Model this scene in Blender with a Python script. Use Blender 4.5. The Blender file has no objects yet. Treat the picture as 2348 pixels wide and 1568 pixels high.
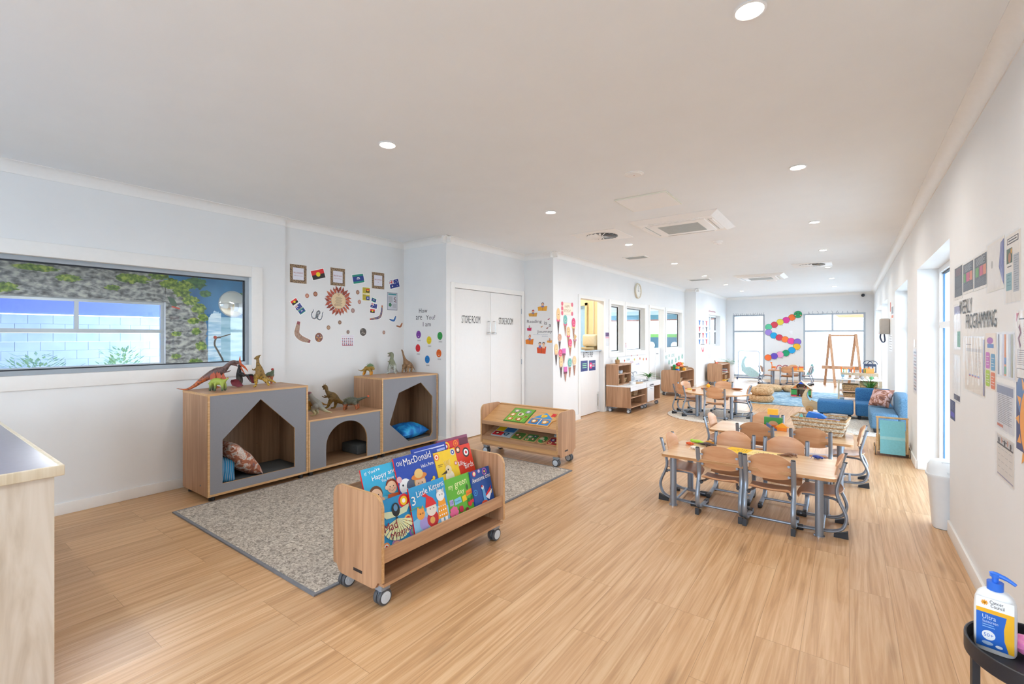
import bpy, bmesh, math, random
from mathutils import Vector, Matrix, Euler
S = bpy.context.scene
COL = S.collection
# ---------------------------------------------------------------- camera
F, CX, HY, H = 1065.0, 1174.0, 770.0, 1.41
TH = math.atan2(1948 - CX, F)
cam_d = bpy.data.cameras.new('camera'); cam = bpy.data.objects.new('camera', cam_d); COL.objects.link(cam)
cam_d.sensor_width = 36.0; cam_d.lens = F / 2348 * 36.0
cam_d.shift_y = (HY - 784) / 2348.0
cam_d.clip_start = 0.05; cam_d.clip_end = 200
cam.location = (0, 0, H); cam.rotation_euler = (math.radians(90), 0, TH)
S.camera = cam
# ---------------------------------------------------------------- world, exposure
W = bpy.data.worlds.new('daylight'); S.world = W; W.use_nodes = True
nt = W.node_tree; bg = nt.nodes['Background']
tc = nt.nodes.new('ShaderNodeTexCoord'); sx = nt.nodes.new('ShaderNodeSeparateXYZ')
rp = nt.nodes.new('ShaderNodeValToRGB')
nt.links.new(tc.outputs['Generated'], sx.inputs[0]); nt.links.new(sx.outputs['Z'], rp.inputs[0]); nt.links.new(rp.outputs[0], bg.inputs[0])
rp.color_ramp.elements[0].position = 0.0; rp.color_ramp.elements[0].color = (0.86, 0.93, 1.0, 1)
rp.color_ramp.elements[1].position = 0.7; rp.color_ramp.elements[1].color = (0.66, 0.82, 1.0, 1)
bg.inputs[1].default_value = 4.9
S.view_settings.view_transform = 'Standard'; S.view_settings.look = 'None'
S.view_settings.gamma = 1.0; S.view_settings.use_curve_mapping = False
S.view_settings.exposure = 1.0
try:
    S.cycles.use_denoising = True; S.cycles.denoiser = 'OPENIMAGEDENOISE'
    S.cycles.max_bounces = 8; S.cycles.diffuse_bounces = 5; S.cycles.glossy_bounces = 3
    S.cycles.transmission_bounces = 4; S.cycles.transparent_max_bounces = 8
    S.cycles.caustics_reflective = False; S.cycles.caustics_refractive = False
    S.cycles.sample_clamp_indirect = 6.0
except Exception: pass
PI = math.pi
# ---------------------------------------------------------------- measuring helpers: sight lines of the survey photo
_fw = (-math.sin(TH), math.cos(TH)); _rt = (math.cos(TH), math.sin(TH))
def _ray(u, v):
    a = (u - CX) / F; return (_fw[0] + _rt[0]*a, _fw[1] + _rt[1]*a, (HY - v) / F)
def onZ(u, v, z=0.0):
    r = _ray(u, v); t = (z - H) / r[2]; return Vector((r[0]*t, r[1]*t, z))
def onX(u, v, x):
    r = _ray(u, v); t = x / r[0]; return Vector((x, r[1]*t, H + r[2]*t))
def onY(u, v, y):
    r = _ray(u, v); t = y / r[1]; return Vector((r[0]*t, y, H + r[2]*t))
# ---------------------------------------------------------------- materials
MATS = {}
def srgb(c):
    if isinstance(c, str):
        c = c.lstrip('#'); c = [int(c[i:i+2], 16) / 255 for i in (0, 2, 4)]
    return tuple(((x/12.92) if x <= .04045 else ((x+.055)/1.055)**2.4) for x in c)
def mat(name, col, rough=0.5, metal=0.0, noise=0.04, nscale=25, coat=0.0, spec=None, alpha=None):
    if name in MATS: return MATS[name]
    m = bpy.data.materials.new(name); m.use_nodes = True; MATS[name] = m
    n = m.node_tree.nodes; l = m.node_tree.links; b = n['Principled BSDF']
    c = srgb(col)
    b.inputs['Roughness'].default_value = rough; b.inputs['Metallic'].default_value = metal
    if coat: b.inputs['Coat Weight'].default_value = coat; b.inputs['Coat Roughness'].default_value = .15
    if spec is not None: b.inputs['Specular IOR Level'].default_value = spec
    if noise:
        t = n.new('ShaderNodeTexCoord'); x = n.new('ShaderNodeTexNoise'); x.inputs['Scale'].default_value = nscale; x.inputs['Detail'].default_value = 3
        r = n.new('ShaderNodeValToRGB'); l.new(t.outputs['Object'], x.inputs['Vector']); l.new(x.outputs['Fac'], r.inputs[0]); l.new(r.outputs[0], b.inputs['Base Color'])
        r.color_ramp.elements[0].position = .3; r.color_ramp.elements[1].position = .7
        r.color_ramp.elements[0].color = tuple(max(0, k*(1-noise)) for k in c) + (1,)
        r.color_ramp.elements[1].color = tuple(min(1, k*(1+noise)) for k in c) + (1,)
    else: b.inputs['Base Color'].default_value = c + (1,)
    return m
def ramp_mat(name, stops, scale=(1, 1, 1), nscale=8, detail=5, rough=.5, dist=0.0, bump=0.0, kind='noise', rot=(0, 0, 0), coat=0, metal=0):
    """procedural noise -> colour ramp, object coordinates stretched by scale"""
    if name in MATS: return MATS[name]
    m = bpy.data.materials.new(name); m.use_nodes = True; MATS[name] = m
    n = m.node_tree.nodes; l = m.node_tree.links; b = n['Principled BSDF']
    t = n.new('ShaderNodeTexCoord'); mp = n.new('ShaderNodeMapping'); mp.inputs['Scale'].default_value = scale; mp.inputs['Rotation'].default_value = rot
    l.new(t.outputs['Object'], mp.inputs[0])
    if kind == 'noise':
        x = n.new('ShaderNodeTexNoise'); x.inputs['Detail'].default_value = detail; x.inputs['Distortion'].default_value = dist; out = x.outputs['Fac']
    elif kind == 'voronoi':
        x = n.new('ShaderNodeTexVoronoi'); out = x.outputs['Distance']
    elif kind == 'cells':
        x = n.new('ShaderNodeTexVoronoi'); out = x.outputs['Color']
    else:
        x = n.new('ShaderNodeTexWave'); x.inputs['Distortion'].default_value = dist; x.inputs['Detail'].default_value = 2; x.wave_type = 'BANDS'; out = x.outputs['Fac']
    x.inputs['Scale'].default_value = nscale
    r = n.new('ShaderNodeValToRGB'); cr = r.color_ramp
    while len(cr.elements) < len(stops): cr.elements.new(.5)
    for e, (p, c) in zip(cr.elements, stops): e.position = p; e.color = srgb(c) + (1,)
    l.new(mp.outputs[0], x.inputs['Vector']); l.new(out, r.inputs[0]); l.new(r.outputs[0], b.inputs['Base Color'])
    b.inputs['Roughness'].default_value = rough; b.inputs['Metallic'].default_value = metal
    if coat: b.inputs['Coat Weight'].default_value = coat
    if bump:
        bp = n.new('ShaderNodeBump'); bp.inputs['Strength'].default_value = bump; bp.inputs['Distance'].default_value = .01
        l.new(out, bp.inputs['Height']); l.new(bp.outputs[0], b.inputs['Normal'])
    return m
def wood(name, c1, c2, axis=2, strip=0.0, rough=.45, fine=40, along=2.0):
    """streaky wood; axis = grain direction, strip = width of tonal boards along the other axis"""
    if name in MATS: return MATS[name]
    m = bpy.data.materials.new(name); m.use_nodes = True; MATS[name] = m
    n = m.node_tree.nodes; l = m.node_tree.links; b = n['Principled BSDF']
    t = n.new('ShaderNodeTexCoord'); mp = n.new('ShaderNodeMapping'); sc = [fine, fine, fine]; sc[axis] = along
    mp.inputs['Scale'].default_value = sc; l.new(t.outputs['Object'], mp.inputs[0])
    x = n.new('ShaderNodeTexNoise'); x.inputs['Scale'].default_value = 1.0; x.inputs['Detail'].default_value = 5; x.inputs['Distortion'].default_value = .6
    l.new(mp.outputs[0], x.inputs['Vector'])
    fac = x.outputs['Fac']
    if strip:
        sp = n.new('ShaderNodeSeparateXYZ'); l.new(t.outputs['Object'], sp.inputs[0])
        o = [k for k in (0, 1, 2) if k != axis]
        ad = n.new('ShaderNodeMath'); ad.operation = 'ADD'; l.new(sp.outputs[o[0]], ad.inputs[0]); l.new(sp.outputs[o[1]], ad.inputs[1])
        dv = n.new('ShaderNodeMath'); dv.operation = 'DIVIDE'; dv.inputs[1].default_value = strip; l.new(ad.outputs[0], dv.inputs[0])
        fl = n.new('ShaderNodeMath'); fl.operation = 'FLOOR'; l.new(dv.outputs[0], fl.inputs[0])
        wn = n.new('ShaderNodeTexWhiteNoise'); wn.noise_dimensions = '1D'; l.new(fl.outputs[0], wn.inputs['W'])
        mx = n.new('ShaderNodeMath'); mx.operation = 'MULTIPLY_ADD'; mx.inputs[1].default_value = .35; l.new(wn.outputs['Value'], mx.inputs[0]); 
        sb = n.new('ShaderNodeMath'); sb.operation = 'SUBTRACT'; sb.inputs[1].default_value = .17; l.new(fac, sb.inputs[0]); l.new(sb.outputs[0], mx.inputs[2]); fac = mx.outputs[0]
    r = n.new('ShaderNodeValToRGB'); l.new(fac, r.inputs[0]); l.new(r.outputs[0], b.inputs['Base Color'])
    r.color_ramp.elements[0].position = .3; r.color_ramp.elements[0].color = srgb(c2) + (1,)
    r.color_ramp.elements[1].position = .7; r.color_ramp.elements[1].color = srgb(c1) + (1,)
    b.inputs['Roughness'].default_value = rough
    return m
def glow(name, col, strength):
    if name in MATS: return MATS[name]
    m = bpy.data.materials.new(name); m.use_nodes = True; MATS[name] = m
    b = m.node_tree.nodes['Principled BSDF']; b.inputs['Emission Color'].default_value = srgb(col) + (1,); b.inputs['Emission Strength'].default_value = strength
    b.inputs['Base Color'].default_value = srgb(col) + (1,)
    return m
def glassy(name, tint=(1, 1, 1), gloss=.08, opac=0.0):
    """thin pane: mostly see-through, a little mirror"""
    if name in MATS: return MATS[name]
    m = bpy.data.materials.new(name); m.use_nodes = True; MATS[name] = m
    n = m.node_tree.nodes; l = m.node_tree.links; n.remove(n['Principled BSDF']); out = n['Material Output']
    tr = n.new('ShaderNodeBsdfTransparent'); tr.inputs[0].default_value = tint + (1,)
    gl = n.new('ShaderNodeBsdfGlossy'); gl.inputs['Roughness'].default_value = .02
    fr = n.new('ShaderNodeLayerWeight'); fr.inputs[0].default_value = .5; pw = n.new('ShaderNodeMath'); pw.operation = 'POWER'; pw.inputs[1].default_value = 5; l.new(fr.outputs['Facing'], pw.inputs[0])
    ma = n.new('ShaderNodeMath'); ma.operation = 'MULTIPLY_ADD'; ma.inputs[1].default_value = gloss*8; ma.inputs[2].default_value = gloss; ma.use_clamp = True; l.new(pw.outputs[0], ma.inputs[0])
    mx = n.new('ShaderNodeMixShader'); l.new(ma.outputs[0], mx.inputs[0]); l.new(tr.outputs[0], mx.inputs[1]); l.new(gl.outputs[0], mx.inputs[2])
    if opac:
        df = n.new('ShaderNodeBsdfDiffuse'); df.inputs[0].default_value = tint + (1,)
        m2 = n.new('ShaderNodeMixShader'); m2.inputs[0].default_value = opac; l.new(mx.outputs[0], m2.inputs[1]); l.new(df.outputs[0], m2.inputs[2]); l.new(m2.outputs[0], out.inputs[0])
    else: l.new(mx.outputs[0], out.inputs[0])
    return m
def c(hexcol, rough=.55):
    """plain printed/painted colour"""
    h = hexcol.lstrip('#'); return mat('paint_' + h + ('' if rough == .55 else '_%d' % int(rough*100)), h, rough, noise=.03)
# ---------------------------------------------------------------- mesh builder
_fontcache = {}
def font_geo(s):
    if s in _fontcache: return _fontcache[s]
    cu = bpy.data.curves.new('lettering', 'FONT'); cu.body = s; cu.size = 1; cu.resolution_u = 2
    o = bpy.data.objects.new('lettering', cu); COL.objects.link(o)
    dg = bpy.context.evaluated_depsgraph_get(); me = bpy.data.meshes.new_from_object(o.evaluated_get(dg))
    vs = [v.co.copy() for v in me.vertices]; fs = [tuple(p.vertices) for p in me.polygons]
    bpy.data.objects.remove(o); bpy.data.curves.remove(cu); bpy.data.meshes.remove(me)
    x0 = min(v.x for v in vs); x1 = max(v.x for v in vs); y0 = min(v.y for v in vs); y1 = max(v.y for v in vs)
    _fontcache[s] = (vs, fs, x0, x1, y0, y1); return _fontcache[s]
def frame(o, r, u, n):
    """matrix from origin + right, up, normal vectors"""
    r, u, n = Vector(r).normalized(), Vector(u).normalized(), Vector(n).normalized()
    M = Matrix.Identity(4)
    for i in range(3): M[i][0] = r[i]; M[i][1] = u[i]; M[i][2] = n[i]; M[i][3] = o[i]
    return M
def T(x=0, y=0, z=0, rx=0, ry=0, rz=0, s=1):
    M = Matrix.Translation((x, y, z)) @ Euler((rx, ry, rz)).to_matrix().to_4x4()
    if s != 1: M = M @ Matrix.Diagonal((s, s, s, 1) if not hasattr(s, '__len__') else tuple(s) + (1,))
    return M
class MB:
    def __init__(self, m=None, M=None):
        self.v = []; self.f = []; self.mi = []; self.sm = []; self.mats = []; self.m = m; self.M = M or Matrix.Identity(4)
    def _mi(self, m):
        m = m or self.m
        if m not in self.mats: self.mats.append(m)
        return self.mats.index(m)
    def raw(self, vs, fs, m=None, smooth=False, M=None):
        k = len(self.v); X = self.M @ M if M is not None else self.M
        self.v += [X @ Vector(p) for p in vs]; i = self._mi(m)
        for f in fs: self.f.append([k + j for j in f]); self.mi.append(i); self.sm.append(smooth)
        return self
    def box(self, a, b, m=None, M=None, bev=0.0):
        x0, y0, z0 = [min(a[i], b[i]) for i in range(3)]; x1, y1, z1 = [max(a[i], b[i]) for i in range(3)]
        if bev <= 0:
            vs = [(x0,y0,z0),(x1,y0,z0),(x1,y1,z0),(x0,y1,z0),(x0,y0,z1),(x1,y0,z1),(x1,y1,z1),(x0,y1,z1)]
            return self.raw(vs, [(0,3,2,1),(4,5,6,7),(0,1,5,4),(1,2,6,5),(2,3,7,6),(3,0,4,7)], m, False, M)
        bm = bmesh.new(); bmesh.ops.create_cube(bm, size=1)
        for v in bm.verts: v.co = Vector(((x0+x1)/2 + v.co.x*(x1-x0), (y0+y1)/2 + v.co.y*(y1-y0), (z0+z1)/2 + v.co.z*(z1-z0)))
        bmesh.ops.bevel(bm, geom=list(bm.edges), offset=min(bev, .49*min(x1-x0, y1-y0, z1-z0)), segments=3, profile=.5, affect='EDGES')
        return self.bm(bm, m, True, M)
    def bm(self, bm, m=None, smooth=False, M=None):
        bm.verts.index_update(); vs = [v.co.copy() for v in bm.verts]; fs = [[v.index for v in f.verts] for f in bm.faces]; bm.free()
        return self.raw(vs, fs, m, smooth, M)
    def prism(self, pts, d, m=None, M=None, smooth=False):
        """polygon in xy extruded z 0..d"""
        n = len(pts); vs = [(p[0], p[1], 0) for p in pts] + [(p[0], p[1], d) for p in pts]
        fs = [tuple(range(n-1, -1, -1)), tuple(range(n, 2*n))]
        self.raw(vs, fs, m, False, M)
        return self.raw(vs, [(i, (i+1) % n, n + (i+1) % n, n + i) for i in range(n)], m, smooth, M)
    def flat(self, pts, m=None, z=0, M=None):
        return self.raw([(p[0], p[1], z) for p in pts], [tuple(range(len(pts)))], m, False, M)
    def holed(self, outer, hole, d, m=None, M=None, edge=None):
        """plate with a hole (both ccw), xy, extruded z 0..d"""
        bm = bmesh.new(); es = []
        for loop in (outer, hole):
            vs = [bm.verts.new((p[0], p[1], 0)) for p in loop]
            es += [bm.edges.new((vs[i], vs[(i+1) % len(vs)])) for i in range(len(vs))]
        bmesh.ops.triangle_fill(bm, edges=es, use_beauty=True)
        bm.verts.index_update(); vs = [v.co.copy() for v in bm.verts]; fs = [[v.index for v in f.verts] for f in bm.faces]; bm.free()
        self.raw(vs, fs, m, False, M); self.raw([(v.x, v.y, d) for v in vs], fs, m, False, M)
        for loop in (outer, hole):
            n = len(loop); self.raw([(p[0], p[1], 0) for p in loop] + [(p[0], p[1], d) for p in loop], [(i, (i+1) % n, n+(i+1) % n, n+i) for i in range(n)], edge or m, False, M)
        return self
    def tube(self, pts, r, m=None, n=10, M=None, closed=False, flat=None, cap=True):
        """sweep a circle (or ellipse r x flat) along points; r may be a list"""
        P = [Vector(p) for p in pts]; N = len(P); rs = r if hasattr(r, '__len__') else [r]*N
        vs = []; prev = None
        for i, p in enumerate(P):
            if closed: t = P[(i+1) % N] - P[i-1]
            else: t = P[min(i+1, N-1)] - P[max(i-1, 0)]
            t.normalize()
            if prev is None:
                a = Vector((0, 0, 1)) if abs(t.z) < .9 else Vector((1, 0, 0)); s = t.cross(a).normalized()
            else: s = (prev - t*prev.dot(t)).normalized()
            prev = s; q = t.cross(s)
            for k in range(n):
                a = 2*PI*k/n; vs.append(p + s*math.cos(a)*rs[i] + q*math.sin(a)*(flat*rs[i]/rs[0] if flat else rs[i]))
        fs = []
        for i in range(N if closed else N-1):
            j = (i+1) % N
            for k in range(n): fs.append((i*n+k, i*n+(k+1) % n, j*n+(k+1) % n, j*n+k))
        self.raw(vs, fs, m, True, M)
        if cap and not closed: self.raw([v for v in vs[:n]] + [v for v in vs[-n:]], [tuple(range(n-1, -1, -1)), tuple(range(n, 2*n))], m, False, M)
        return self
    def lathe(self, prof, m=None, n=24, M=None, smooth=True, a0=0, a1=2*PI):
        full = abs(a1 - a0 - 2*PI) < 1e-6; K = n if full else n+1; vs = []
        for (r, z) in prof:
            for k in range(K): a = a0 + (a1-a0)*k/n; vs.append((r*math.cos(a), r*math.sin(a), z))
        fs = []
        for i in range(len(prof)-1):
            for k in range(n if full else K-1): fs.append((i*K+k, i*K+(k+1) % K, (i+1)*K+(k+1) % K, (i+1)*K+k))
        return self.raw(vs, fs, m, smooth, M)
    def cyl(self, r, z0, z1, m=None, n=20, M=None, r2=None):
        r2 = r if r2 is None else r2
        self.lathe([(r, z0), (r2, z1)], m, n, M)
        for rr, z, fl in ((r, z0, 1), (r2, z1, 0)):
            pts = [(rr*math.cos(2*PI*k/n), rr*math.sin(2*PI*k/n), z) for k in range(n)]
            self.raw(pts, [tuple(range(n))[::-1] if fl else tuple(range(n))], m, False, M)
        return self
    def ball(self, x, y, z, rx, ry=None, rz=None, m=None, n=14, M=None):
        ry = ry or rx; rz = rz or rx; h = max(5, n//2)
        prof = [(math.sin(PI*i/h), -math.cos(PI*i/h)) for i in range(h+1)]
        X = T(x, y, z) @ Matrix.Diagonal((rx, ry, rz, 1)); X = M @ X if M is not None else X
        return self.lathe(prof, m, n, X)
    def disc(self, x, y, r, m=None, z=0, n=20, ry=None, M=None):
        return self.flat([(x + r*math.cos(2*PI*k/n), y + (ry or r)*math.sin(2*PI*k/n)) for k in range(n)], m, z, M)
    def rect(self, x0, y0, x1, y1, m=None, z=0, M=None):
        return self.flat([(x0, y0), (x1, y0), (x1, y1), (x0, y1)], m, z, M)
    def line(self, pts, w, m=None, z=0, M=None):
        """flat ribbon through points, width w (or list)"""
        P = [Vector((p[0], p[1])) for p in pts]; L = []; R = []
        for i, p in enumerate(P):
            t = P[min(i+1, len(P)-1)] - P[max(i-1, 0)]; t = t.normalized() if t.length else Vector((1, 0)); q = Vector((-t.y, t.x)) * ((w[i] if hasattr(w, '__len__') else w)/2)
            L.append(p+q); R.append(p-q)
        n = len(P); vs = [(a.x, a.y, z) for a in R] + [(a.x, a.y, z) for a in L]
        return self.raw(vs, [(i, i+1, n+i+1, n+i) for i in range(n-1)], m, False, M)
    def text(self, s, x, y, w=None, h=None, m=None, z=0, M=None, rot=0, depth=0, cx=False):
        """lettering fitted into width w and/or cap height h, from the left baseline (or centred)"""
        vs, fs, x0, x1, y0, y1 = font_geo(s)
        sx = w/(x1-x0) if w else h/.7; sy = h/(y1-min(y0, 0)) if (h and w) else (h/.7 if h else sx)
        dx = (x1-x0)*sx/2 if cx else 0; R = T(x, y, z, 0, 0, rot) @ T(-dx, 0, 0)
        X = M @ R if M is not None else R
        self.raw([((v.x-x0)*sx, v.y*sy, depth) for v in vs], fs, m, False, X)
        return self
    def build(self, name, parent=None, label=None):
        me = bpy.data.meshes.new(name)
        me.from_pydata([tuple(v) for v in self.v], [], self.f)
        for m in self.mats: me.materials.append(m)
        me.polygons.foreach_set('material_index', self.mi); me.polygons.foreach_set('use_smooth', self.sm); me.update()
        try: me.set_sharp_from_angle(angle=math.radians(42))
        except Exception: pass
        o = bpy.data.objects.new(name, me); COL.objects.link(o)
        if parent is not None: o.parent = parent
        if label: o['label'] = label
        return o
def tag(o, label, cat, group=None, kind=None):
    o['label'] = label; o['category'] = cat
    if group: o['group'] = group
    if kind: o['kind'] = kind
    return o
def thing(name, label, cat, loc=(0, 0, 0), rz=0, group=None):
    o = bpy.data.objects.new(name, None); COL.objects.link(o); o.empty_display_size = .05
    o.location = loc; o.rotation_euler = (0, 0, rz); return tag(o, label, cat, group)
def struct(o):
    o['kind'] = 'structure'; return o
def dup(root, loc, rz=None, label=None, group=None):
    r = root.copy(); COL.objects.link(r); r.location = loc
    if rz is not None: r.rotation_euler = (0, 0, rz)
    if label: r['label'] = label
    if group: r['group'] = group
    for ch in list(root.children):
        k = ch.copy(); COL.objects.link(k); k.parent = r
        for g in list(ch.children):
            q = g.copy(); COL.objects.link(q); q.parent = k
    return r
def at(o, M):
    o.matrix_world = M; return o
def solo(name, mb, label, cat, M=None, group=None, loc=None, rz=0):
    """a thing that is one mesh"""
    o = mb.build(name)
    if M is not None: o.matrix_world = M
    if loc is not None: o.location = loc; o.rotation_euler = (0, 0, rz)
    return tag(o, label, cat, group)
def arc(cx, cy, r, a0, a1, n=10, ry=None):
    return [(cx + r*math.cos(a0+(a1-a0)*i/n), cy + (ry or r)*math.sin(a0+(a1-a0)*i/n)) for i in range(n+1)]
def rrect(x0, y0, x1, y1, r, n=5):
    return arc(x1-r, y0+r, r, -PI/2, 0, n) + arc(x1-r, y1-r, r, 0, PI/2, n) + arc(x0+r, y1-r, r, PI/2, PI, n) + arc(x0+r, y0+r, r, PI, 1.5*PI, n)
def smooth_path(pts, n=6):
    P = [Vector(p) for p in pts]; out = []
    for i in range(len(P)-1):
        a = P[max(i-1, 0)]; b = P[i]; cc = P[i+1]; d = P[min(i+2, len(P)-1)]
        for k in range(n):
            t = k/n; out.append(.5*((2*b) + (cc-a)*t + (2*a-5*b+4*cc-d)*t*t + (3*b-a-3*cc+d)*t**3))
    out.append(P[-1]); return out
# ================================================================ ROOM SHELL
CH = 2.70
M_wall = mat('wall_paint', 'e9eaea', .75, noise=.012, nscale=3)
M_ceil = mat('ceiling_paint', 'eef1f3', .85, noise=.01, nscale=3)
M_trim = mat('trim_paint', 'f0efec', .5, noise=.01)
M_frame = mat('window_frame_white', 'eef1f4', .35, noise=.01)
M_alu = mat('aluminium_grey', 'a9b2ba', .35, .3, noise=.02)
M_dark = mat('dark_rubber_seal', '2a3038', .6)
M_cream = mat('cream_wall', 'e3cfa2', .7, noise=.02, nscale=4)
M_glass = glassy('window_glass', (.94, .97, 1.0), .04); M_bluegap = mat('blue_window_gasket', '3f86c4', .5)
def floor_material():
    m = bpy.data.materials.new('vinyl_planks'); m.use_nodes = True; n = m.node_tree.nodes; l = m.node_tree.links; b = n['Principled BSDF']
    t = n.new('ShaderNodeTexCoord'); sp = n.new('ShaderNodeSeparateXYZ'); l.new(t.outputs['Object'], sp.inputs[0])
    cb = n.new('ShaderNodeCombineXYZ'); l.new(sp.outputs['Y'], cb.inputs['X']); l.new(sp.outputs['X'], cb.inputs['Y'])
    br = n.new('ShaderNodeTexBrick'); l.new(cb.outputs[0], br.inputs['Vector'])
    br.inputs['Scale'].default_value = 1; br.inputs['Brick Width'].default_value = 1.22; br.inputs['Row Height'].default_value = .18
    br.inputs['Mortar Size'].default_value = .0012; br.inputs['Mortar Smooth'].default_value = .2; br.offset = .37; br.offset_frequency = 3
    br.inputs['Color1'].default_value = (0, 0, 0, 1); br.inputs['Color2'].default_value = (1, 1, 1, 1); br.inputs['Mortar'].default_value = (.5, .5, .5, 1)
    # grain, shifted from board to board
    sh = n.new('ShaderNodeVectorMath'); sh.operation = 'MULTIPLY_ADD'; sh.inputs[1].default_value = (7, 3, 5); l.new(br.outputs['Color'], sh.inputs[0]); l.new(t.outputs['Object'], sh.inputs[2])
    mp = n.new('ShaderNodeMapping'); mp.inputs['Scale'].default_value = (30, 1.0, 1); l.new(sh.outputs[0], mp.inputs[0])
    nz = n.new('ShaderNodeTexNoise'); nz.inputs['Scale'].default_value = 1.2; nz.inputs['Detail'].default_value = 7; nz.inputs['Distortion'].default_value = .9; nz.inputs['Roughness'].default_value = .6; l.new(mp.outputs[0], nz.inputs['Vector'])
    r = n.new('ShaderNodeValToRGB'); l.new(nz.outputs['Fac'], r.inputs[0]); cr = r.color_ramp
    cr.elements[0].position = .28; cr.elements[0].color = srgb('ad845a') + (1,); cr.elements[1].position = .72; cr.elements[1].color = srgb('dcb98f') + (1,)
    e = cr.elements.new(.46); e.color = srgb('c69b6f') + (1,); e = cr.elements.new(.58); e.color = srgb('d1aa80') + (1,)
    # per board tone
    hs = n.new('ShaderNodeHueSaturation'); l.new(r.outputs[0], hs.inputs['Color']); ma = n.new('ShaderNodeMath'); ma.operation = 'MULTIPLY_ADD'; ma.inputs[1].default_value = .10; ma.inputs[2].default_value = .95
    l.new(br.outputs['Color'], ma.inputs[0]); l.new(ma.outputs[0], hs.inputs['Value'])
    # knots
    vo = n.new('ShaderNodeTexVoronoi'); vo.inputs['Scale'].default_value = 1.0; m2 = n.new('ShaderNodeMapping'); m2.inputs['Scale'].default_value = (5.5, 1.1, 1); l.new(sh.outputs[0], m2.inputs[0]); l.new(m2.outputs[0], vo.inputs['Vector'])
    kr = n.new('ShaderNodeValToRGB'); l.new(vo.outputs['Distance'], kr.inputs[0]); kr.color_ramp.elements[0].position = .03; kr.color_ramp.elements[0].color = (.42, .36, .3, 1); kr.color_ramp.elements[1].position = .16; kr.color_ramp.elements[1].color = (1, 1, 1, 1)
    mk = n.new('ShaderNodeMix'); mk.data_type = 'RGBA'; mk.blend_type = 'MULTIPLY'; mk.inputs[0].default_value = .55; l.new(hs.outputs[0], mk.inputs[6]); l.new(kr.outputs[0], mk.inputs[7])
    mm = n.new('ShaderNodeMix'); mm.data_type = 'RGBA'; l.new(br.outputs['Fac'], mm.inputs[0]); l.new(mk.outputs[2], mm.inputs[6]); mm.inputs[7].default_value = srgb('a57f58') + (1,)
    l.new(mm.outputs[2], b.inputs['Base Color'])
    b.inputs['Roughness'].default_value = .38; b.inputs['Specular IOR Level'].default_value = .5
    return m
def wall_x(name, x0, x1, y0, y1, holes=(), m=None, z1=CH + .1):
    mb = MB(m or M_wall); ys = y0
    for (ya, yb, za, zb) in sorted(holes):
        mb.box((x0, ys, 0), (x1, ya, z1)); ys = yb
        if za > 0: mb.box((x0, ya, 0), (x1, yb, za))
        mb.box((x0, ya, zb), (x1, yb, z1))
    mb.box((x0, ys, 0), (x1, y1, z1)); return struct(mb.build(name))
def wall_y(name, y0, y1, x0, x1, holes=(), m=None, z1=CH + .1):
    mb = MB(m or M_wall); xs = x0
    for (xa, xb, za, zb) in sorted(holes):
        mb.box((xs, y0, 0), (xa, y1, z1)); xs = xb
        if za > 0: mb.box((xa, y0, 0), (xb, y1, za))
        mb.box((xa, y0, zb), (xb, y1, z1))
    mb.box((xs, y0, 0), (x1, y1, z1)); return struct(mb.build(name))
XA, XB, XS, XC, XE, XR, YK = -5.03, -5.06, -4.24, -3.70, -3.40, .58, 17.1
Y1, Y2, Y3 = 4.38, 6.17, 13.24
fl = MB(floor_material()); fl.box((-5.2, -3.2, -.1), (1.0, 17.3, 0)); struct(fl.build('floor'))
ce = MB(M_ceil); ce.box((-5.3, -3.2, CH), (1.0, 17.3, CH + .12)); struct(ce.build('ceiling'))
wall_x('wall_left', XA - .14, XA, -3.2, 2.67, [(-1.3, 2.31, 1.11, 2.02)])
wall_x('wall_left', XB - .12, XB, 2.67, Y1)
wall_y('wall_left', Y1, Y1 + .12, XB - .12, XS)
wall_x('wall_left', XS - .12, XS, Y1 + .12, Y2, [(4.53, 6.09, 0, 2.05)])
wall_y('wall_left', Y2, Y2 + .12, XS - .12, XC)
wall_x('wall_left', XC - .12, XC, Y2 + .12, Y3, [(7.05, 7.97, 0, 2.05), (8.30, 8.89, 1.08, 2.02), (9.07, 10.12, 1.09, 2.02), (10.46, 11.41, 0, 2.05), (11.65, 12.95, 1.09, 2.03)])
wall_y('wall_left', Y3, Y3 + .12, XC - .12, XE)
wall_x('wall_left', XE - .17, XE, Y3 + .12, YK, [(14.68, 16.18, 1.10, 2.05)])
wall_y('wall_back', YK, YK + .2, XE - .17, XR + .3, [(-3.20, -2.24, .06, 2.11), (-1.17, .38, .05, 2.10)])
REC = [(4.53, 6.51), (7.52, 9.50), (11.27, 13.0), (13.35, 16.15)]
wall_x('wall_right', XR, XR + .26, -3.2, YK, [(a, b, 0, 2.11) for a, b in REC])
wall_y('wall_front', -3.2, -3.05, -5.2, XR + .3, [(-4.2, .45, .3, 2.4)])  # opening added behind the viewpoint to let daylight in
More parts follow.
